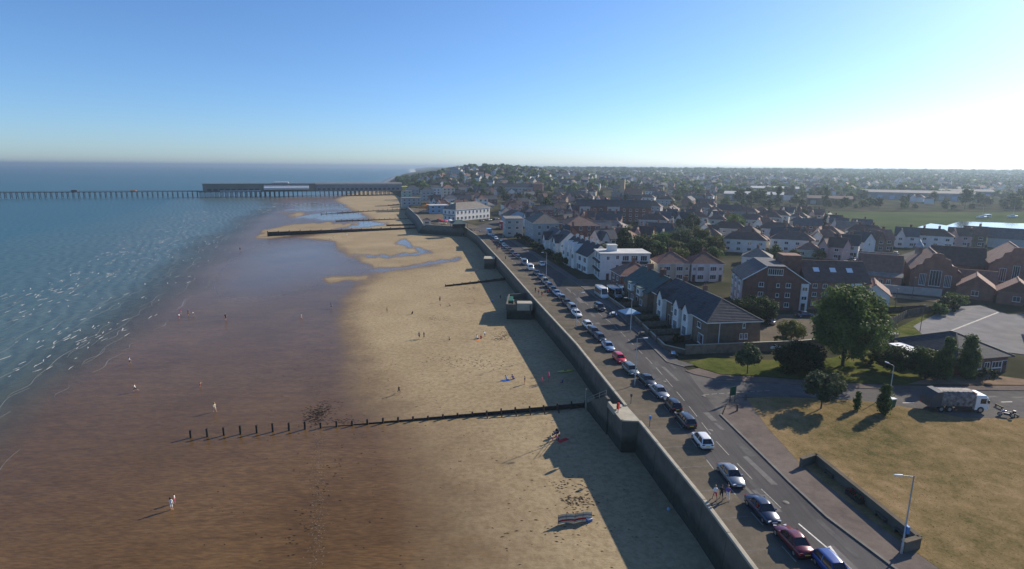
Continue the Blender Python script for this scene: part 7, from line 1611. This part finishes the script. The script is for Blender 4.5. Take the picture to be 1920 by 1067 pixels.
# wooden rails (low vehicle barrier) by the motorbike
for i, (p, q) in enumerate((((73.47,80.96), (73.46,79.61)), ((73.21,78.10), (73.28,76.65)))):
    t = thing('timber_rail', ('low timber barrier rail at the road end before the motorcycle', 'low timber barrier rail on the lawn side of the motorcycle')[i], 'barrier', (*p, .1)); e = Vector(q) - Vector(p)
    mb = MB(); mb.bar((0, 0, .22), (e.x, e.y, .22), .2, .18, 'wood_weathered'); mb.build('rail', t)
    for k in (0.1, .9): mb = MB(); mb.bar((e.x * k, e.y * k, -.1), (e.x * k, e.y * k, .15), .16, .16, 'wood_weathered'); mb.build('post', t)
# parasol, tables in the terrace gardens
t = thing('parasol', 'big pale blue square garden parasol beside the terrace', 'parasol', (*(26.92,126.38), 0), .3)
mb = MB(); mb.tube((0, 0, 0), (0, 0, 3.2), .05, .04, 'wood_weathered', 8); mb.build('pole', t)
mb = MB(); c = [(-1.9, -1.9, 2.75), (1.9, -1.9, 2.75), (1.9, 1.9, 2.75), (-1.9, 1.9, 2.75)]; mb.add(c + [(0, 0, 3.6)], [(0, 1, 4), (1, 2, 4), (2, 3, 4), (3, 0, 4)], 'render_blue'); mb.add(c + [(p_[0], p_[1], 2.55) for p_ in c], [(4, 5, 1, 0), (5, 6, 2, 1), (6, 7, 3, 2), (7, 4, 0, 3)], 'render_blue'); mb.build('canopy', t)
mb = MB(); mb.box(-.35, .35, -.35, .35, 0, .12, 'concrete'); mb.build('base', t)
for i, (q, lb) in enumerate((((24.51,133.02), 'picnic table with white top near the big garden parasol'), ((30.69,103.13), 'picnic table with blue grey cover in the corner garden'), ((27.85,116.29), 'picnic table in the hedged front garden'))):
    t = thing('picnic_table', lb, 'table', (*q, .02), R(80)); mb = MB(); mb.box(-.9, .9, -.38, .38, .7, .76, 'plastic_white' if i == 0 else 'render_blue' if i == 1 else 'wood_weathered'); mb.build('table_top', t)
    for s in (-1, 1): mb = MB(); mb.box(-.9, .9, s * .72 - .14, s * .72 + .14, .42, .46, 'plastic_white' if i == 0 else 'wood_weathered'); mb.build('seat', t); mb = MB(); mb.bar((s * .6, -.7, 0), (s * .6, .7, .7), .08, .08, 'wood_weathered'); mb.bar((s * .6, .7, 0), (s * .6, -.7, .7), .08, .08, 'wood_weathered'); mb.build('trestle', t)

# ------------------------------------------------------------------ things on the beach
x, y, z = on_beach((7.42,58.52))
t = thing('windbreak', 'striped cloth windbreak on poles standing on the dry sand', 'windbreak', (x, y, z), R(10))
for k in range(5):
    mb = MB(); mb.tube((-2 + k, .15 * (k % 2), -.2), (-2 + k, .15 * (k % 2), 1.3), .02, .02, 'wood_weathered', 6); mb.build('pole', t)
for k in range(4):
    for j, cm in enumerate(('cloth_cream', 'cloth_red', 'cloth_cream', 'cloth_grey', 'cloth_cream')):
        a_, b_ = .15 * (k % 2), .15 * ((k + 1) % 2); mb = MB(); z0_ = .05 + j * .23; mb.add([(-2 + k, a_, z0_), (-1.5 + k, (a_ + b_) / 2 + .06, z0_), (-1 + k, b_, z0_), (-1 + k, b_, z0_ + .23), (-1.5 + k, (a_ + b_) / 2 + .06, z0_ + .23), (-2 + k, a_, z0_ + .23)], [(0, 1, 4, 5), (1, 2, 3, 4)], cm); mb.build('cloth_stripe', t)
x, y, z = on_beach((9.12,58.84)); t = thing('cool_box', 'bright blue cool box beside the striped windbreak', 'cool box', (x, y, z), .4); mb = MB(); mb.box(-.3, .3, -.2, .2, 0, .35, 'plastic_blue'); mb.build('body', t); mb = MB(); mb.box(-.32, .32, -.22, .22, .35, .42, 'plastic_white'); mb.build('lid', t)
x, y, z = on_beach((19.37,60.74)); t = thing('beach_ball', 'small pale blue ball at the foot of the sea wall', 'ball', (x - .6, y, z)); mb = MB(); mb.lathe([(.22 * math.sin(a_), .22 - .22 * math.cos(a_)) for a_ in np.linspace(0, math.pi, 9)], 'render_blue', 12); mb.build('ball', t)
x, y, z = on_beach((6.82,80.19)); t = thing('pushchair', 'dark pushchair with hood standing on the sand by the groyne', 'pushchair', (x, y, z), 2.2)
mb = MB(); mb.loft([[(x_, y_, zz) for y_, zz in ((.25, z0_), (.25, z1_), (-.25, z1_), (-.25, z0_))] for x_, z0_, z1_ in ((-.45, .45, 1.0), (0, .4, .62), (.4, .5, .62))], 'cloth_navy', False); mb.build('seat', t)
mb = MB(); mb.lathe([(.3, .0), (.28, .15), (.18, .28), (0, .32)], 'cloth_black', 10, (-.3, 0, .95)); mb.build('hood', t)
for x_, s in ((-.4, .28), (-.4, -.28), (.45, .2), (.45, -.2)): mb = MB(); mb.tube((x_, s - .03, .15), (x_, s + .03, .15), .15, .15, 'rubber', 10); mb.build('wheel', t)
mb = MB(); mb.tube((-.75, .25, 1.1), (.4, .25, .2), .02, .02, 'alloy', 6); mb.build('frame', t); mb = MB(); mb.tube((-.75, -.25, 1.1), (.4, -.25, .2), .02, .02, 'alloy', 6); mb.build('frame', t); mb = MB(); mb.tube((-.75, -.27, 1.1), (-.75, .27, 1.1), .025, .025, 'plastic_black', 6); mb.build('handle', t)
for i, q in enumerate(((7.00,101.77),)):
    x, y, z = on_beach(q); t = thing('beach_flag', 'pink furled beach parasol planted in the sand by the wall shadow', 'parasol', (x, y, z)); mb = MB(); mb.tube((0, 0, -.2), (.1, 0, 2.3), .025, .02, 'wood_weathered', 6); mb.build('pole', t); mb = MB(); mb.lathe([(.05, 0), (.2, .15), (.14, .8), (.03, 1.3), (0, 1.32)], 'cloth_pink', 8, (.07, 0, .95)); mb.build('canopy', t)
x, y, z = on_beach((10.74,107.44)); t = thing('kayak', 'yellow green kayak lying on the sand under the sea wall', 'kayak', (x, y, z), R(15))
mb = MB(); mb.loft([[(x_, .38 * k * math.cos(a_), .17 + .17 * k * math.sin(a_) * (1 if math.sin(a_) < 0 else .8)) for a_ in np.linspace(0, 6.283, 11)[:-1]] for x_, k in ((-1.7, .05), (-1.4, .5), (-.8, .9), (0, 1), (.8, .9), (1.4, .5), (1.7, .05))], 'plastic_yellow', True); mb.build('hull', t); mb = MB(); mb.lathe([(.3, 0), (.26, .06), (.2, -.05), (0, -.06)], 'plastic_black', 12, (0, 0, .3)); mb.build('cockpit', t)
for i, (q, m_, lb) in enumerate((((-1.09,102.99), 'cloth_blue', 'blue towel spread beside the sunbather in blue'), ((7.82,78.65), 'cloth_red', 'red towel by the pushchair'), ((-7.71,128.90), 'cloth_orange', 'orange towel under the seated beach party'))):
    x, y, z = on_beach(q); t = thing('beach_towel', lb, 'towel', (x, y, z + .01), .6 * i); mb = MB(); mb.loft([[(-.9 + k * .3, y_, .015 + .02 * ((k + j) % 2)) for j, y_ in enumerate((-.4, -.15, .15, .4))] for k in range(7)], m_, True, False) if False else [mb.add([(-.9 + k * .3, -.4, .02 + .015 * (k % 2)), (-.6 + k * .3, -.4, .02 + .015 * ((k + 1) % 2)), (-.6 + k * .3, .4, .02 + .015 * ((k + 1) % 2)), (-.9 + k * .3, .4, .02 + .015 * (k % 2))], [(0, 1, 2, 3)], m_) for k in range(6)]; mb.build('cloth', t)
# seaweed and wrack: many little dark fronds
wr = np.random.RandomState(12); mat('seaweed', (0.03, 0.022, 0.012), 0.7, 0.4, 4, col2=(0.085, 0.05, 0.025)); wb = MB()
def wrack(cx, cy, sx, sy, n, s0=.10, s1=.30):
    for _ in range(n):
        x = cx + wr.normal() * sx; y = cy + wr.normal() * sy; z = float(beach_z(np.float64(x), np.float64(y))) + .015; a_ = wr.normal() * .35 - .2; L = s0 + (s1 - s0) * wr.rand(); w = L * .25
        ca, sa = math.cos(a_), math.sin(a_); wb.add([(x - ca * L, y - sa * L, z), (x + sa * w, y - ca * w, z + .01), (x + ca * L, y + sa * L, z), (x - sa * w, y + ca * w, z + .04)], [(0, 1, 2, 3)], 'seaweed')
for (q, sx, sy, n) in (((-32.28,88.43), 1.0, 2.2, 420), ((-27.52,85.86), 1.6, .7, 60), ((8.35,62.88), 1.3, 1.0, 120), ((7.07,66.83), 1.6, .9, 50), ((-1.60,132.97), 1.2, 1.4, 110), ((-3.07,129.44), 1.2, .7, 60), ((-12.86,114.68), 3.0, 2.2, 60), ((-5.44,112.88), 3.0, 2.5, 70), ((-21.53,148.58), 2.0, 1.5, 60), ((-13.04,186.48), 1.6, 1.5, 60), ((5.62,57.39), 2.5, 1.5, 40), ((-23.85,62.38), .8, 8, 60), ((-39.50,206.79), 8, 2, 40)): wrack(*q, sx, sy, n)
mat('shell_grit', (0.16, 0.12, 0.08), 0.8, 0.3, 5, col2=(0.33, 0.27, 0.19))
LN = [(-20.11,51.44), (-23.03,61.30), (-27.35,73.98), (-31.04,86.01), (-38.70,107.81)]
for _ in range(1500):
    k = wr.rand() * 3.98; i = int(k); p_ = Vector(LN[i]).lerp(Vector(LN[i + 1]), k - i); x = p_.x + wr.normal() * .55; y = p_.y + wr.normal() * .5; z = float(beach_z(np.float64(x), np.float64(y))) + .012; r_ = .02 + .05 * wr.rand(); wb.add([(x - r_, y - r_ * .6, z), (x + r_, y - r_ * .5, z), (x + r_ * .8, y + r_ * .6, z + .01), (x - r_ * .7, y + r_ * .6, z)], [(0, 1, 2, 3)], 'shell_grit' if wr.rand() < .55 else 'seaweed')
for _ in range(700):
    y = 45 + 250 * wr.rand() ** 1.6; x = wall_x(y) - 4 - 55 * wr.rand(); wrack(x, y, .5, .5, 1, .05, .18 + y * .0008)
tag(wb.build('seaweed'), 'scattered dark seaweed and wrack on the sand', 'seaweed', kind='stuff')

# ------------------------------------------------------------------ seafront amusements by the far sea wall
t = thing('carousel', 'orange roofed roundabout ride beside the sloping sea wall', 'ride', (-66, 440, .02))
mb = MB(); mb.lathe([(6.5, 0), (6.5, .5), (0, .5)], 'wood_weathered', 18); mb.build('platform', t)
mb = MB(); mb.lathe([(7.2, 3.6), (7.2, 4.1), (3.5, 5.6), (.3, 6.8), (0, 7.4)], 'cloth_orange', 18); mb.build('canopy', t)
mb = MB(); mb.tube((0, 0, .4), (0, 0, 6.6), .5, .4, 'render_white', 10); mb.build('mast', t)
for k in range(9): a_ = k * .698; mb = MB(); mb.tube((5.6 * math.cos(a_), 5.6 * math.sin(a_), .5), (5.6 * math.cos(a_), 5.6 * math.sin(a_), 3.8), .09, .09, 'steel_grey', 6); mb.build('pole', t)
for i, (x, y, m_, lb) in enumerate(((-41, 349, 'cloth_pink', 'pink cafe parasol closest to the shelter'), (-44, 353, 'cloth_red', 'red cafe parasol beside the pink one'), (-39, 354, 'cloth_white', 'white cafe parasol in front of the pub'), (-46, 358, 'cloth_red', 'red cafe parasol farthest from the shelter'))):
    t = thing('cafe_parasol', lb, 'parasol', (x, y, .02)); mb = MB(); mb.tube((0, 0, 0), (0, 0, 2.6), .05, .05, 'wood_weathered', 6); mb.build('pole', t); mb = MB(); mb.lathe([(1.9, 2.2), (1.0, 2.7), (0, 3.0)], m_, 8, smooth=False); mb.build('canopy', t); mb = MB(); mb.lathe([(.6, .7), (.6, .75), (0, .75)], 'plastic_white', 10); mb.build('table_top', t)
x, y, z = on_beach((-53.27,355.20)); t = thing('beach_hut', 'small blue hut on the sand below the kiosk', 'hut', (x, y, z), .2); mb = MB(); mb.box(-1.6, 1.6, -1.3, 1.3, -.1, 2.2, 'plastic_blue'); mb.build('wall', t); mb = MB(); mb.loft([[(x_, -1.6, 2.15), (x_, 0, 3.1), (x_, 1.6, 2.15), (x_, 1.6, 2.28), (x_, 0, 3.24), (x_, -1.6, 2.28)] for x_ in (-1.8, 1.8)], 'render_blue', False); mb.build('roof', t); mb = MB(); mb.box(-.45, .45, -1.36, -1.3, 0, 1.9, 'frame_white'); mb.build('door', t)
rr5 = random.Random(44)
for k, (tp, bt) in enumerate((('cloth_white', 'cloth_navy'), ('cloth_black', 'cloth_grey'), ('cloth_red', 'cloth_black'), ('cloth_blue', 'cloth_cream'), ('cloth_pink', 'cloth_navy'), ('cloth_grey', 'cloth_black'))):
    person('walker in %s crossing the paved forecourt before the pub' % tp.split('_')[1], -42 + k * 2.7 + rr5.uniform(-1, 1), 362 + rr5.uniform(-6, 6) - k, .02, rr5.uniform(0, 6.28), 'walk', tp, bt)
for i, (x, y, kd, pt, lb) in enumerate(((-20, 372, 'hatchback', 'paint_black', 'black hatchback parked beside the pub wall'), (-15.5, 378, 'saloon', 'paint_silver', 'silver saloon parked beside the pub wall'), (-11, 384, 'estate', 'paint_navy', 'navy estate parked beside the pub wall'), (-6.5, 390, 'hatchback', 'paint_red', 'red hatchback parked beside the pub wall'))):
    put_car(kd, pt, lb, x, y, R(50), None, .03)
# boats and caravans drawn up beyond the creek
for i in range(7):
    x = 345 + (i % 8) * 15 + rr5.uniform(-4, 4); y = 425 + (i // 8) * 26 + rr5.uniform(-5, 5); z_ = .08
    if i % 2:
        t = thing('caravan', 'white caravan parked among the boats beyond the creek', 'caravan', (x, y, z_), rr5.uniform(0, 3), 'caravans beyond the creek'); mb = MB(); mb.loft([[(x_, y_, zz) for y_, zz in ((1.1, .5), (1.15, 2.3), (.9, 2.6), (-.9, 2.6), (-1.15, 2.3), (-1.1, .5))] for x_ in (-3, 3)], 'paint_car_white', False); mb.build('body', t); mb = MB(); mb.box(-2, 2, -1.17, -1.13, 1.4, 2.0, 'car_glass'); mb.build('window', t); mb = MB(); mb.tube((0, -1.1, .35), (0, 1.1, .35), .35, .35, 'rubber', 10); mb.build('axle', t)
    else:
        t = thing('boat', 'small white boat laid up beyond the creek', 'boat', (x, y, z_ + .3), rr5.uniform(0, 3), 'boats laid up beyond the creek'); mb = MB(); mb.loft([[(x_, 1.3 * k, 1.3 + .2 * (x_ / 4) ** 2), (x_, .9 * k, .3), (x_, 0, 0), (x_, -.9 * k, .3), (x_, -1.3 * k, 1.3 + .2 * (x_ / 4) ** 2)] for x_, k in ((-4, .8), (-2, 1), (1, 1), (3, .6), (4.2, .05))], 'plastic_white', True); mb.build('hull', t); mb = MB(); mb.box(-1.5, 1.2, -.7, .7, 1.2, 2.1, 'render_blue'); mb.build('cabin', t); mb = MB(); mb.tube((.2, 0, 2), (.2, 0, 9), .06, .04, 'alloy', 6); mb.build('mast', t)

# ------------------------------------------------------------------ haze
hm = bpy.data.materials.new('haze'); hm.use_nodes = True; nt = hm.node_tree
for n in list(nt.nodes): nt.nodes.remove(n)
vo = nt.nodes.new('ShaderNodeVolumePrincipled'); out = nt.nodes.new('ShaderNodeOutputMaterial')
vo.inputs['Color'].default_value = (0.44, 0.56, 0.68, 1); vo.inputs['Density'].default_value = 0.00018; vo.inputs['Anisotropy'].default_value = 0.45
nt.links.new(vo.outputs[0], out.inputs['Volume']); MATS['haze'] = hm
hb = MB(); hb.box(-62500, 62500, -120, 62500, -11, 56, 'haze')
tag(hb.build('haze'), 'thin sea haze over the whole coast', 'haze', kind='stuff')
